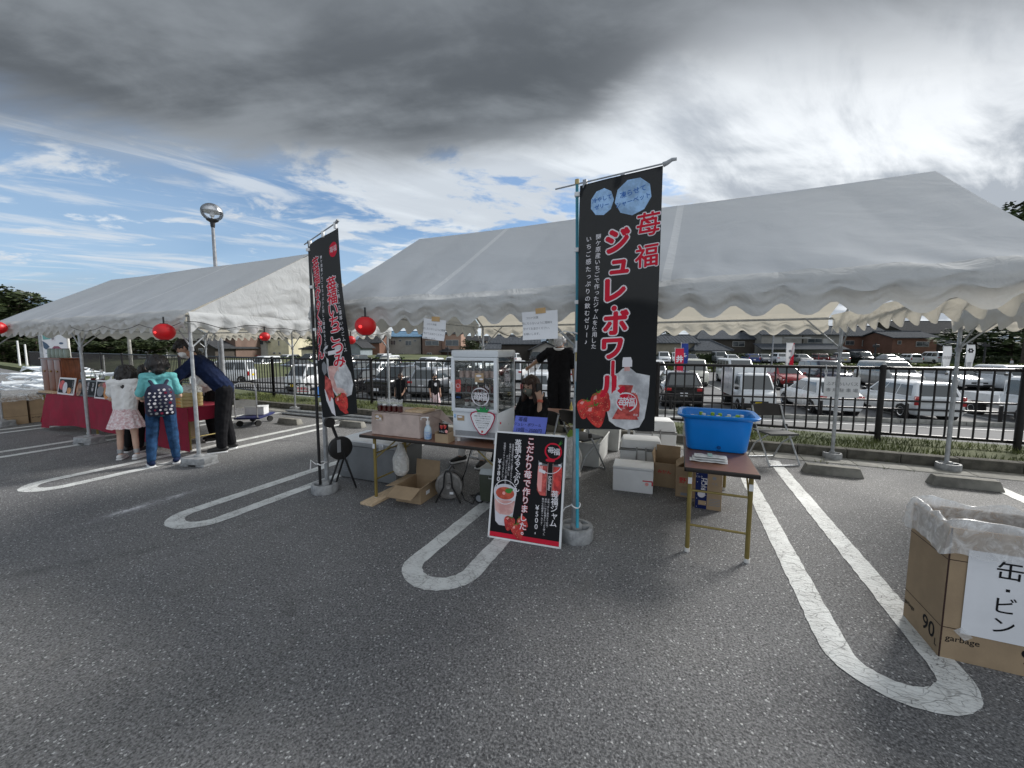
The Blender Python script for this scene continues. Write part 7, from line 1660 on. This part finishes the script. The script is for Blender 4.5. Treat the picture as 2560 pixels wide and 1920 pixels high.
def crate(label, loc, rz, w, d, h, lid=False, mat=None):
    t = thing('plastic_crate', label, 'crate', loc, rz, 'translucent plastic crates'); m = mat or M_['crate']
    g = MB(); T = .004
    for s in (-1, 1): g.add([(s*w/2*.93, -d/2*.93, .01), (s*w/2*.93, d/2*.93, .01), (s*w/2, d/2, h), (s*w/2, -d/2, h), (s*(w/2*.93-T), -d/2*.93, .01), (s*(w/2*.93-T), d/2*.93, .01), (s*(w/2-T), d/2, h), (s*(w/2-T), -d/2, h)], [(0, 1, 2, 3), (7, 6, 5, 4), (3, 2, 6, 7)]); g.add([(-w/2*.93, s*d/2*.93, .01), (w/2*.93, s*d/2*.93, .01), (w/2, s*d/2, h), (-w/2, s*d/2, h), (-w/2*.93, s*(d/2*.93-T), .01), (w/2*.93, s*(d/2*.93-T), .01), (w/2, s*(d/2-T), h), (-w/2, s*(d/2-T), h)], [(0, 1, 2, 3), (7, 6, 5, 4), (3, 2, 6, 7)])
    g.bb((-w/2*.93, -d/2*.93, .008), (w/2*.93, d/2*.93, .012)); g.build('tub', m, t, local=True)
    g = MB()
    for a, b_ in (((-w/2-.012, -d/2-.012), (w/2+.012, -d/2+.004)), ((-w/2-.012, d/2-.004), (w/2+.012, d/2+.012)), ((-w/2-.012, -d/2), (-w/2+.004, d/2)), ((w/2-.004, -d/2), (w/2+.012, d/2))): g.bb((*a, h-.018), (*b_, h))
    g.build('rim', m, t, bevel=.003, local=True)
    for s in (-1, 1): MB().bb((s*w*.30-.02, -d/2*.9, 0), (s*w*.30+.02, d/2*.9, .012)).build('foot', m, t, local=True)
    if lid: MB().bb((-w/2-.015, -d/2-.015, h+.001), (w/2+.015, d/2+.015, h+.016)).build('lid', m, t, bevel=.005, local=True)
M_['crate'] = pm('milky_plastic', (.58, .59, .58), .4, 0, .08)
crate('long milky plastic crate between the blue pole and the white cooler', (-1.12, 5.55, 0), .02, .36, .86, .34); crate('open milky plastic crate further left behind the blue pole', (-1.62, 5.2, 0), .1, .40, .55, .30); crate('pale crate with bluish lid behind the long milky crate', (-1.05, 6.3, 0), .05, .46, .4, .42, True)
bagblob('grocery_bag', 'grey-white grocery bag with a green leaf left of the blue pole', (-1.26, 4.75, 0), .34, .30, .50, 'bag', 2); 
MB().add([(-1.30, 4.72, .47), (-1.18, 4.68, .50), (-1.14, 4.76, .56), (-1.25, 4.80, .57)], [(0, 1, 2, 3)]).build('leaf', pm('green_leaf', (.25, .38, .06), .5), bpy.data.objects['grocery_bag'])
bagblob('grocery_bag', 'crumpled translucent bag low behind the sign board', (-1.55, 4.0, 0), .36, .3, .40, 'bag', 7)
c = carton('cardboard_box', 'open brown cardboard box right of the foam box', (-.09, 4.88, 0), -.05, .27, .30, .28, flaps=(None, .1, .2, None))
P = Print(lambda u, v, l: Vector((-.135+u, -.15-l, .28-v))); P.text('みかん', .12, .10, .05, 'inkred', .001, .01); P.build(c, local=True)
c = carton('cardboard_box', 'brown cardboard box with orange print half under the narrow table', (.12, 4.62, 0), .02, .22, .26, .33, flaps=(None, None, -.9, .3))
P = Print(lambda u, v, l: Vector((-.11+u, -.13-l, .33-v))); P.rect(.03, .10, .20, .21, 'cardl', .0008); P.text('野菜', .10, .15, .07, 'inkred', .0015, .01); P.rect(.05, .28, .15, .31, 'inkgrey', .001); P.build(c, local=True)
t = thing('milk_carton_case', 'upright brown case with navy panel reading RICH under the narrow table', 'box', (.315, 4.33, 0), -.02)
MB().box((0, 0, .192), (.235, .20, .384)).build('case', M_['card'], t, local=True)
P = Print(lambda u, v, l: Vector((-.1175+u, -.10-l, .384-v))); M_['navyink'] = flat('navy_ink', (.012, .022, .10), .6)
P.rect(.0, .0, .105, .384, 'navyink', .001); P.text('RICH', .072, .13, .055, 'inkwhite', .002, .01, rot=pi/2); P.text('MILK', .098, .10, .030, 'inkwhite', .002, .01, rot=pi/2); P.text('ミルク', .028, .06, .022, 'inkwhite', .002)
for k in range(9): P.disc(.015+.08*(k % 2), .03+.042*k, .0035, 'inkwhite', .0025, n=8)
P.disc(.055, .235, .035, 'cup', .002); P.disc(.165, .06, .018, 'inkgrey', .001); P.text('牛乳', .17, .12, .03, 'inkgrey', .001)
for k in range(5): P.rect(.125, .27+.016*k, .225, .277+.016*k, 'inkgrey', .001)
P.rect(.03, .30, .10, .345, 'cardl', .002); P.build(t, local=True)
def fchair(label, loc, rz, mat='seatgrey'):
    t = thing('folding_chair', label, 'chair', loc, rz, 'folding chairs')     # faces -y
    for s in (-1, 1):
        x = s*.215
        MB().path([(x, .20, .02), (x, .12, .44), (x, .16, .80)] if False else [(x, -.22, .015), (x, -.05, .30), (x, .10, .52), (x*.98, .20, .78)], .011, 8).build('front_frame', M_['galv'], t, smooth=True, local=True)
        MB().path([(x*.93, .26, .015), (x*.93, .12, .25), (x*.93, -.14, .43)], .010, 8).build('rear_leg', M_['galv'], t, smooth=True, local=True)
        MB().box((x*1.08, .10, .50), (.02, .05, .06)).build('hinge', M_['blackp'], t, bevel=.005, local=True)
    MB().tube((-.215, -.22, .015), (.215, -.22, .015), .011, n=8).build('floor_bar', M_['galv'], t, smooth=True, local=True); MB().tube((-.2, .26, .015), (.2, .26, .015), .010, n=8).build('floor_bar', M_['galv'], t, smooth=True, local=True)
    MB().box((0, -.01, .435), (.40, .38, .028)).build('seat', M_['seatgrey'], t, bevel=.012, local=True)
    g = MB(); g.grid(lambda u, v: (-.215+.43*u, .185+.03*sin(pi*u)+.045*(v-.5), .64+.17*v-(.025*abs(2*u-1)**4)*(v)), 16, 4); g.build('backrest', M_['tedge'], t, solid=.02, smooth=True, local=True)
M_['seatgrey'] = pm('grey_vinyl', (.075, .078, .082), .7, spec=.2)
fchair('folding chair with black backrest on the asphalt right of the blue tub', (1.27, 6.42, 0), .45)
fchair('folding chair seen behind the seated woman at the back table', (-1.15, 5.05, 0), 2.6); fchair('folding chair beneath the seated woman', (-1.62, 4.50, 0), -.35)
fchair('folding chair beneath the helper in white trousers', (-2.52, 5.10, 0), -.2)
t = thing('tablet', 'pale tablet or tray lying on the back table under the phone elbow', 'tray', (-1.35, 5.35, .70)); MB().bb((-1.50, 5.22, .701), (-1.15, 5.46, .712)).build('frame', M_['white'], t, bevel=.003); MB().bb((-1.48, 5.24, .7125), (-1.17, 5.44, .714)).build('face', pm('grey_face', (.25, .28, .32), .3), t)
t = thing('squeeze_bottle', 'small yellow-white bottle standing on the back table', 'bottle', (-1.42, 5.5, .70)); MB().lathe((-1.42, 5.5, .701), [(.022, 0), (.022, .05), (.008, .10), (.004, .13), (0, .13)], 12).build('body', pm('yellow_white_plastic', (.75, .6, .15), .4, 0, .3, 20), t, smooth=True)
# ------------------------------------------------------------------ rubbish box at the right
def garbage(label, loc, rz, w, d, h, print_side=True, bag_h=.10, paper=True, grp='large 90 litre rubbish cartons'):
    t = thing('rubbish_box', label, 'rubbish box', loc, rz, grp); T = .006
    for nm, a, b_ in (('front_side', (0, 0, .001), (w, T, h)), ('back_side', (0, d-T, .001), (w, d, h)), ('left_side', (0, T, .001), (T, d-T, h)), ('right_side', (w-T, T, .001), (w, d-T, h)), ('bottom', (T, T, .001), (w-T, d-T, .007))): MB().bb(a, b_).build(nm, M_['card'], t, local=True)
    P = Print(lambda u, v, l: Vector((u, -l, h-v))); P.rect(0, h-.173, w, h-.169, 'inkbrown', .001); P.rect(0, h-.535, w, h-.531, 'inkbrown', .001); P.rect(0, 0, .007, h, 'inkbrown', .0012)
    P.text('garbage', .085, h-.115, .042, 'inkblack', .001, .006); P.text('90', .35, h-.095, .115, 'inkblack', .001, .012); P.text('L', .425, h-.065, .05, 'inkblack', .001, .012); P.build(t, local=True)
    P = Print(lambda u, v, l: Vector((-l, d-u, h-v))); P.rect(0, h-.173, d, h-.169, 'inkbrown', .001); P.rect(0, h-.535, d, h-.531, 'inkbrown', .001)
    P.text('90', d-.10, h-.10, .115, 'inkblack', .001, .012); P.text('L', d-.028, h-.06, .05, 'inkblack', .001, .012); P.text('garbage', .055, h-.105, .034, 'inkblack', .001, .012); P.build(t, local=True)
    return t
M_['inkbrown'] = flat('dark_brown_ink', (.05, .03, .025), .7)
gb = garbage('big 90L cardboard rubbish box with clear bag and paper sign at the right edge', (1.295, 2.62, 0), 0, .52, .345, .70)
def bagover(par, w, d, h, drop, puff, seed):
    g = MB()
    def per(u, e):
        X0, X1, Y0, Y1 = -e, w+e, -e, d+e; P = [(X0, Y0), (X1, Y0), (X1, Y1), (X0, Y1), (X0, Y0)]; k = min(3, int(u*4)); q = u*4-k
        return P[k][0]+(P[k+1][0]-P[k][0])*q, P[k][1]+(P[k+1][1]-P[k][1])*q
    def f(u, v):                                     # outside skirt, over the rim, down inside
        n = noise.noise(Vector((cos(2*pi*u)*3+seed, sin(2*pi*u)*3, v*2.5))); n2 = noise.noise(Vector((u*40, v*4, seed)))
        c = min(abs(u*4-round(u*4)), .5)*2
        if v < .45: w_ = v/.45; e = .012+.022*(1-w_)*(1-.4*c)+.014*n*(1-w_)+.008*n2; z = h-drop*(1-w_)*(1+.25*n)+.015*sin(pi*w_)
        elif v < .6: w_ = (v-.45)/.15; e = .012*(1-w_)-.012*w_+.01*n2; z = h+puff*sin(pi*w_)*(.6+n)+.012
        else: w_ = (v-.6)/.4; e = -.012-.03*w_+.02*n2*w_; z = h-.40*w_+.01*n
        x, y = per(u, e); return (x, y, z)
    g.grid(f, 160, 26); return g.build('bin_liner', M_['film'], par, smooth=True, local=True, ang=180)
bagover(gb, .52, .345, .70, .13, .042, 1.0)
P = Print(lambda u, v, l: Vector((.072+u, -.004-l, .60-v))); P.rect(0, 0, .30, .445, 'paper', .0); P.text('缶', .150, .085, .105, 'inkblack', .001, .004); P.disc(.150, .178, .010, 'inkblack', .001, n=4, rot=pi/4); P.text('ビ', .150, .265, .095, 'inkblack', .001, .004); P.text('ン', .150, .368, .095, 'inkblack', .001, .004)
P.build(gb, local=True)
MB().add([(.045, -.0065, .165), (.075, -.0065, .19), (.12, -.0065, .145), (.09, -.0065, .12)], [(0, 1, 2, 3)]).build('tape', M_['film'], gb, local=True)
# ------------------------------------------------------------------ left stall
gb2 = garbage('90L cardboard rubbish box with bag nearest the left table end', (-12.74, 3.52, 0), pi/2, .46, .42, .58, grp='large 90 litre rubbish cartons'); bagover(gb2, .46, .42, .58, .09, .05, 3.0)
gb3 = garbage('90L cardboard rubbish box with bag cut by the left frame edge', (-12.69, 2.76, 0), pi/2, .72, .44, .58, grp='large 90 litre rubbish cartons'); bagover(gb3, .72, .44, .58, .09, .05, 5.0)
def tablecloth():
    t = thing('tablecloth', 'crimson cloth draped over the long table at the left stall', 'tablecloth', (-9.2, 3.4, .70))
    X0, X1, Y0, Y1 = -11.35, -6.70, 3.385, 4.0
    def f(u, v):
        x = X0+(X1-X0)*u; n = noise.noise(Vector((x*1.6, v*1.4, 0)))*.035+.014*sin(x*7+v*2)
        b_ = .10+.06*sin((x+11.3)*.95)-.05*(u < .06)
        return (x-(.06*v*(1-min(1, u*8))), Y0-.012-.10*v*(1-min(1, u*6))-n*v-.02*v, .703-(.703-b_)*v)
    g = MB(); g.grid(f, 200, 20); g.grid(lambda u, v: (X0+(X1-X0)*u, Y0-.012+(Y1-Y0)*v, .704), 40, 4)
    g.grid(lambda u, v: (X1+.006+.02*v*sin(u*6), Y0-.012+(Y1-Y0)*u, .703-.20*v), 10, 4); g.grid(lambda u, v: (X0-.06*v+.004*sin(9*u), Y0-.012+(Y1-Y0)*u-.10*v*(1-u), .703-.55*v), 10, 8)
    g.build('cloth', M_['cloth_r'], t, smooth=True, ang=50)
tablecloth()
t = thing('wooden_cabinet', 'red-brown wooden cabinet with two knobbed doors standing on the left table', 'cabinet', (-11.75, 3.72, .705), 0)
cb = MB().bb((-12.10, 3.58, .706), (-11.24, 3.86, 1.375)).build('carcass', M_['cab'], t, bevel=.004); MB().bb((-12.14, 3.55, 1.376), (-11.20, 3.89, 1.40)).build('top', M_['cab'], t, bevel=.004)
for a, b_ in ((-12.08, -11.82), (-11.80, -11.54), (-11.52, -11.26)):
    d = MB().bb((a, 3.566, .73), (b_, 3.579, 1.36)).build('door', M_['cab'], t, bevel=.004); MB().lathe((0, 0, 0), [(.0, 0), (.016, .002), (.018, .012), (.0, .022)], 12, M=Matrix.Translation(((a+b_)/2, 3.566, 1.13)) @ Matrix.Rotation(pi/2, 4, 'X')).build('knob', pm('brass_knob', (.45, .30, .10), .3, .8), d, smooth=True)
for k in range(5):
    x = -12.04+.18*k; j = thing('glass_jar', ('first', 'second', 'third', 'fourth', 'fifth')[k]+' pale glass jar from the left on top of the wooden cabinet', 'jar', (x, 3.7, 1.402), 0, 'glass jars on the cabinet'); MB().lathe((x, 3.7, 1.401), [(.045, 0), (.048, .01), (.048, .15), (.04, .17)], 16).build('glass', pm('greenish_glass', (.32, .40, .36), .15, 0, .1) if k == 0 else bpy.data.materials['greenish_glass'], j, smooth=True, ang=40); MB().lathe((x, 3.7, 1.571), [(.042, 0), (.042, .018), (0, .02)], 14).build('lid', M_['galvd'], j, smooth=True, ang=40)
for k in range(8):
    x = -11.90+.085*k; o = MB().bb((x, 3.43, .705), (x+.075, 3.53, .705+random.uniform(.03, .05))).build('wooden_block', M_['plank'], bevel=.002); tag(o, 'small pale wooden block in the row along the front of the left table', 'block', 'small wooden blocks on the left table')
def framed(label, x0, x1, z0, z1, y, frame='paper', cells=()):
    t = thing('framed_picture', label, 'picture', ((x0+x1)/2, y, z0), 0, 'product pictures on the left table'); lean = .06
    def L(x, z, dy=0): return (x, y+dy+lean*(z-z0)/(z1-z0), z)
    MB().add([L(x0, z0), L(x1, z0), L(x1, z1), L(x0, z1), L(x0, z0, .012), L(x1, z0, .012), L(x1, z1, .012), L(x0, z1, .012)], [(0, 1, 2, 3), (7, 6, 5, 4), (0, 4, 5, 1), (1, 5, 6, 2), (2, 6, 7, 3), (3, 7, 4, 0)]).build('frame', M_[frame], t)
    P = Print(lambda u, v, l: Vector(L(x0+u, z1-v, -l))); w, h = x1-x0, z1-z0; P.rect(.03, .03, w-.03, h-.03, 'inkblack', .002)
    for c in cells: P.disc(c[0]*w, c[1]*h, c[2], c[4], .004+.001*c[5] if len(c) > 5 else .004, ry=c[3], n=16)
    return t, P
M_['orange'] = pm('orange_food_print', (.60, .24, .05), .5, 0, .3, 20); M_['brownp'] = pm('brown_food_print', (.20, .09, .05), .5, 0, .5, 16, col2=(.45, .22, .12))
t, P = framed('white-framed picture of a red drink with white writing, left on the table', -11.10, -10.45, .71, 1.03, 3.44, 'paper', ((.25, .45, .13, .09, 'berry'), (.45, .6, .09, .11, 'cup', 1), (.72, .75, .08, .06, 'orange', 1)))
P.column('いちご大福', .58, .05, .055, .05); P.build(t)
t, P = framed('black picture board with white figures in the middle of the left table', -10.40, -9.68, .71, 1.01, 3.46, 'blackp', ((.12, .6, .10, .13, 'brownp'),)); P.column('和菓子', .40, .04, .08, .08); P.column('甘味', .58, .05, .08, .08); P.build(t)
t, P = framed('white-framed picture of brown and orange sweets beside the girl', -9.62, -9.04, .70, 1.03, 3.425, 'paper', ((.5, .30, .2, .06, 'brownp'), (.33, .6, .12, .09, 'inkgrey', 1), (.72, .62, .10, .12, 'orange', 2), (.6, .25, .1, .05, 'jamp', 1))); P.build(t)
for k, (x, y) in enumerate(((-10.23, 3.66), (-9.80, 3.62))):
    j = thing('drink_bottle', ('left', 'right')[k]+' slim bottle with white cap and dark red drink on the left table', 'bottle', (x, y, .705), 0, 'slim drink bottles'); MB().lathe((x, y, .90), [(.035, 0), (.038, .01), (.038, .13)], 14).build('drink', M_['jam'], j, smooth=True, ang=40); MB().lathe((x, y, 1.03), [(.038, 0), (.036, .06), (.018, .11), (.018, .13)], 14).build('neck', M_['pane'], j, smooth=True); MB().lathe((x, y, 1.16), [(.021, 0), (.021, .04), (0, .042)], 12).build('cap', M_['white'], j, smooth=True, ang=40); MB().bb((x-.06, y-.06, .705), (x+.06, y+.06, .899)).build('stand', M_['brownp'], j)
rr = random.Random(1)
for r_ in range(4):
    for k in range(3):
        x = -6.98-.02*rr.random()+.0; lb = '%s box of the yellow snack box stack on the left table' % (('bottom', 'second from bottom', 'second from top', 'topmost')[r_]+(' left', ' middle', ' right')[k])
        xx = -7.35+.21*k+rr.uniform(-.006, .006); yy = 3.52; o = thing('snack_box', lb, 'box', (xx, yy, .706+.052*r_), 0, 'stacked yellow snack boxes')
        MB().box((xx, yy, .731+.052*r_), (.20, .28, .048)).build('box', M_['ybox'] if 'ybox' in M_ else M_.setdefault('ybox', pm('yellow_box_card', (.66, .46, .13), .6, 0, .25, 7, col2=(.76, .62, .32))), o, bevel=.003)
        MB().bb((xx-.05, yy-.1415, .719+.052*r_), (xx+.06, yy-.1405, .745+.052*r_)).build('print', M_['orange'], o)
bagblob('plastic_bag', 'clear plastic bag lying on the yellow snack boxes beside the leaning man', (-7.02, 3.60, .915), .34, .26, .12, 'bag', 9)
for k, (x, h) in enumerate(((-8.15, .34), (-7.95, .34))):
    o = carton('cardboard_box', ('left', 'right')[k]+' upright brown carton under the right end of the left table', (x, 4.0, 0), 0, .19, .25, h, flaps=(None, None, None, None), group='cartons under the left table'); MB().bb((-.03, -.1275, .0), (.03, -.1255, h)).build('tape_strip', M_['tedge'], o, local=True)
# trolley with foam box
t = thing('hand_trolley', 'dark blue flatbed hand trolley with bent steel handle behind the leaning man', 'trolley', (-8.2, 5.35, 0), 0)
M3 = Matrix.Translation((-8.2, 5.35, 0)) @ Matrix.Rotation(2.15, 4, 'Z')
MB().add([M3 @ Vector(p) for p in ((-.37, -.24, .16), (.37, -.24, .16), (.37, .24, .16), (-.37, .24, .16), (-.37, -.24, .20), (.37, -.24, .20), (.37, .24, .20), (-.37, .24, .20))], [(0, 3, 2, 1), (4, 5, 6, 7), (0, 1, 5, 4), (1, 2, 6, 5), (2, 3, 7, 6), (3, 0, 4, 7)]).build('deck', pm('navy_trolley_deck', (.015, .02, .10), .5), t, bevel=.01)
MB().path([M3 @ Vector(p) for p in ((-.36, -.20, .20), (-.37, -.20, .75), (-.37, -.17, .87), (-.37, -.10, .90), (-.37, .10, .90), (-.37, .17, .87), (-.37, .20, .75), (-.36, .20, .20))], .014, 8).build('handle', M_['chrome'], t, smooth=True)
MB().add([M3 @ Vector(p) for p in ((-.365, -.19, .42), (-.365, .19, .42), (-.365, .19, .56), (-.365, -.19, .56))], [(0, 1, 2, 3)]).build('name_plate', M_['cream'], t)
for x in (-.28, .28):
    for y in (-.17, .17): p = M3 @ Vector((x, y, .065)); MB().tube(p-Vector((.02, 0, 0)), p+Vector((.02, 0, 0)), .06, n=16).build('wheel', M_['rubber'], t, smooth=True)
p = M3 @ Vector((.05, -.02, .20)); t = thing('foam_box', 'small white foam box riding on the blue hand trolley', 'box', (p.x, p.y, .2)); MB().box((p.x, p.y, .28), (.36, .26, .15), .6).build('case', M_['white'], t, bevel=.01); MB().box((p.x, p.y, .368), (.37, .27, .022), .6).build('lid', M_['white'], t, bevel=.008)
# no-entry notice board standing beyond the railing
c = (-14.3, 11.3); z0 = zterr(*c); t = thing('a_frame_sign', 'white standing notice board with red letters and a no-entry symbol beyond the railing', 'sign', (*c, z0), HEAD)
MB().add([(-.28, 0, 0), (.28, 0, 0), (.26, .12, 1.35), (-.26, .12, 1.35), (-.28, .02, 0), (.28, .02, 0), (.26, .14, 1.35), (-.26, .14, 1.35)], [(0, 1, 2, 3), (7, 6, 5, 4), (0, 4, 5, 1), (1, 5, 6, 2), (2, 6, 7, 3), (3, 7, 4, 0)]).build('panel', M_['paper'], t, local=True)
P = Print(lambda u, v, l: Vector((-.27+u, .12*(1.35-v)/1.35-l, 1.35-v))); P.text('駐車禁止', .27, .12, .12, 'inkred', .004, .02); P.rect(.03, .21, .51, .24, 'inkred', .004); P.ring(.27, .62, .16, .03, 'inkred', .004); P.text('P', .27, .65, .22, 'inkblack', .004, .02); P.build(t, local=True)
t = thing('a_frame_sign', 'back of a blue-edged notice board beside the no-entry board', 'sign', (c[0]+.75, c[1]+.1, z0), HEAD); MB().box((0, 0, .68), (.05, .3, 1.3)).build('panel', pm('blue_board', (.03, .12, .35), .5), t, local=True)
# pile of white metal frames beyond the boxes at the left
for i in range(16):
    x, y = -18.6+(i % 6)*.62+random.uniform(-.2, .2), 4.7+(i//6)*.45+random.uniform(-.1, .1); z = .40+.20*(i//6)+random.uniform(0, .15); a = random.uniform(-.3, .3); w, l = .35, .85
    t = thing('metal_frame', 'white tubular metal frame lying in the tangled pile behind the rubbish boxes', 'frame', (x, y, z), a, 'white metal frames in a pile')
    MB().path([(-l, -w, 0), (-l*.6, -w, .10), (l*.7, -w, .06), (l, -w*.6, .0), (l, w*.6, .0), (l*.7, w, .06), (-l*.6, w, .10), (-l, w, 0)], .022, 7).build('frame_tube', M_['whitem'], t, smooth=True, local=True)
    for q in range(4): MB().tube((-.6+.35*q, -w, .08), (-.6+.35*q, w, .08), .02, n=6).build('slat', M_['whitem'], t, smooth=True, local=True)
for i in range(7):
    x, y = -14.6+.55*i, 5.4+.25*(i % 2); t = thing('metal_frame', 'white tubular metal frame leaning low behind the left table', 'frame', (x, y, .4), .2*i, 'white metal frames behind the table')
    MB().path([(-.5, -.3, .1), (-.2, -.3, .5), (.4, -.3, .52), (.55, 0, .45), (.4, .3, .52), (-.2, .3, .5), (-.5, .3, .1)], .02, 7).build('frame_tube', M_['whitem'], t, smooth=True, local=True)
    MB().box((.1, 0, .50), (.5, .5, .02)).build('panel', M_['whitem'], t, local=True); 
    for s in (-1, 1): MB().tube((-.45, s*.28, .1), (-.45, s*.28, -.4), .018, n=6).build('leg', M_['whitem'], t, local=True); MB().tube((.4, s*.28, .5), (.45, s*.28, -.4), .018, n=6).build('leg', M_['whitem'], t, local=True)
# tall printed flags
def nobori(label, x, y, z0, w, h, ink, ang, prints, pole='white'):
    t = thing('festival_flag', label, 'flag', (x, y, z0), ang, 'tall festival flags')
    MB().tube((0, 0, 0), (0, 0, h+.55), .018, n=8).build('pole', M_[pole], t, smooth=True, local=True); MB().tube((-.06, 0, h+.50), (w+.02, 0, h+.50), .01, n=6).build('cross_rod', M_[pole], t, local=True)
    wf = lambda u, v: .05*sin(v*3+u*5)
    g = MB(); g.grid(lambda a, b_: (.03+w*a, wf(a*w, b_*h), h+.48-h*b_), 10, 24); g.build('cloth', M_[ink], t, smooth=True, local=True, ang=180)
    P = Print(lambda u, v, l: Vector((.03+u, wf(u, v)-l*2, h+.48-v))); prints(P, w, h); P.build(t, local=True)
M_['flagred'] = cloth('red_flag_cloth', (.50, .025, .06), (.6, .05, .08), .25); M_['flagnavy'] = cloth('navy_flag_cloth', (.02, .04, .20), (.05, .08, .3), .25); M_['flagwhite'] = cloth('white_flag_cloth', (.72, .73, .74), (.8, .8, .8), .25)
x, y = hp(rx(1686, 27), 27); nobori('red festival flag with a white crest in the car park', x, y, gz(y), .58, 2.35, 'flagred', HEAD, lambda P, w, h: P.text('井', w/2, .75, .45, 'inkwhite', .01, .06))
x, y = hp(rx(1701, 29), 29); nobori('blue festival flag with white writing beside the red one', x, y, gz(y), .50, 2.7, 'flagnavy', HEAD, lambda P, w, h: P.text('祭', w/2, .9, .34, 'inkwhite', .01, .04))
def pr(P, w, h): P.poly([(w*.9, 0), (w, 0), (w, h), (w*.35, h), (w*.55, h*.3)], 'inkred', .006); [P.disc(w*.45, h*(.25+.2*k), .11, 'inkgrey', .01, n=14) for k in range(3)]; [P.ring(w*.75, h*(.35+.2*k), .11, .03, 'inkwhite', .012) for k in range(3)]
x, y = hp(rx(1963, 33), 33); nobori('white flag with red sweep and round marks in the car park', x, y, gz(y), .62, 2.7, 'flagwhite', HEAD, pr)
def wavy(P, w, h):
    for v in (.32, .66):
        for k in range(3): P.add('inkblack', [(w*i/24, h*v+.07*k+.03*sin(i*.9)+(0 if s else .022)) for i in range(25) for s in (0, 1)], [(2*i, 2*i+1, 2*i+3, 2*i+2) for i in range(24)], .008)
x, y = hp(rx(2354, 30), 30); nobori('white festival flag with black wavy lines beyond the railing', x, y, gz(y), .60, 2.4, 'flagwhite', HEAD, wavy)
def crest(P, w, h): P.disc(w*.5, .42, .16, 'inkblack', .008, n=18); P.disc(w*.5, .42, .06, 'inkwhite', .012, n=12); [P.disc(w*.5+.15*cos(k*1.05), .42+.15*sin(k*1.05), .05, 'inkblack', .009, n=8) for k in range(6)]; P.text('関', w*.4, 1.5, .4, 'inkgrey', .008)
x, y = hp(rx(2412, 30), 30); nobori('white festival flag with black flower crest behind the right rear post', x, y, gz(y), .60, 2.5, 'flagwhite', HEAD, crest)
# big printed hanging behind the left post: generic painted landscape
t = thing('painted_banner', 'tall hanging banner painted with a mountain, boats and dark brushwork behind the left post', 'banner', (-16.3, 5.1, 0), HEAD-.1)
MB().tube((-.42, 0, 0), (-.42, 0, 2.7), .05, n=10).build('pole', M_['galv'], t, smooth=True, local=True); MB().tube((.45, 0, 0), (.45, 0, 2.7), .03, n=8).build('pole', M_['cream'], t, smooth=True, local=True)
MB().bb((-.36, -.01, 1.25), (.42, .0, 2.65)).build('sheet', M_['paper'], t, local=True)
P = Print(lambda u, v, l: Vector((-.36+u, -.01-l, 2.65-v))); M_['teal_i'] = flat('teal_print', (.18, .42, .40), .6); M_['mauve'] = flat('mauve_print', (.28, .10, .15), .6); M_['slate'] = flat('slate_print', (.10, .15, .22), .6)
P.poly([(.02, .45), (.30, .80), (.02, .82)], 'teal_i', .003); P.poly([(.0, .85), (.14, .93), (.22, 1.02), (.10, 1.10), (.02, 1.05)], 'slate', .004); P.poly([(.22, 1.12), (.36, 1.0), (.50, 1.0), (.66, 1.12), (.46, 1.16)], 'mauve', .004); P.disc(.60, .92, .07, 'slate', .005, ry=.03); P.poly([(.05, 1.2), (.30, 1.17), (.62, 1.22), (.40, 1.27)], 'slate', .004); P.rect(.28, .60, .42, .86, 'inkwhite', .005); P.text('大', .35, .68, .10, 'inkblack', .006, .01); P.text('祭', .35, .79, .10, 'inkblack', .006, .01); P.disc(.40, .35, .30, 'cream', .002, ry=.16); P.build(t, local=True)
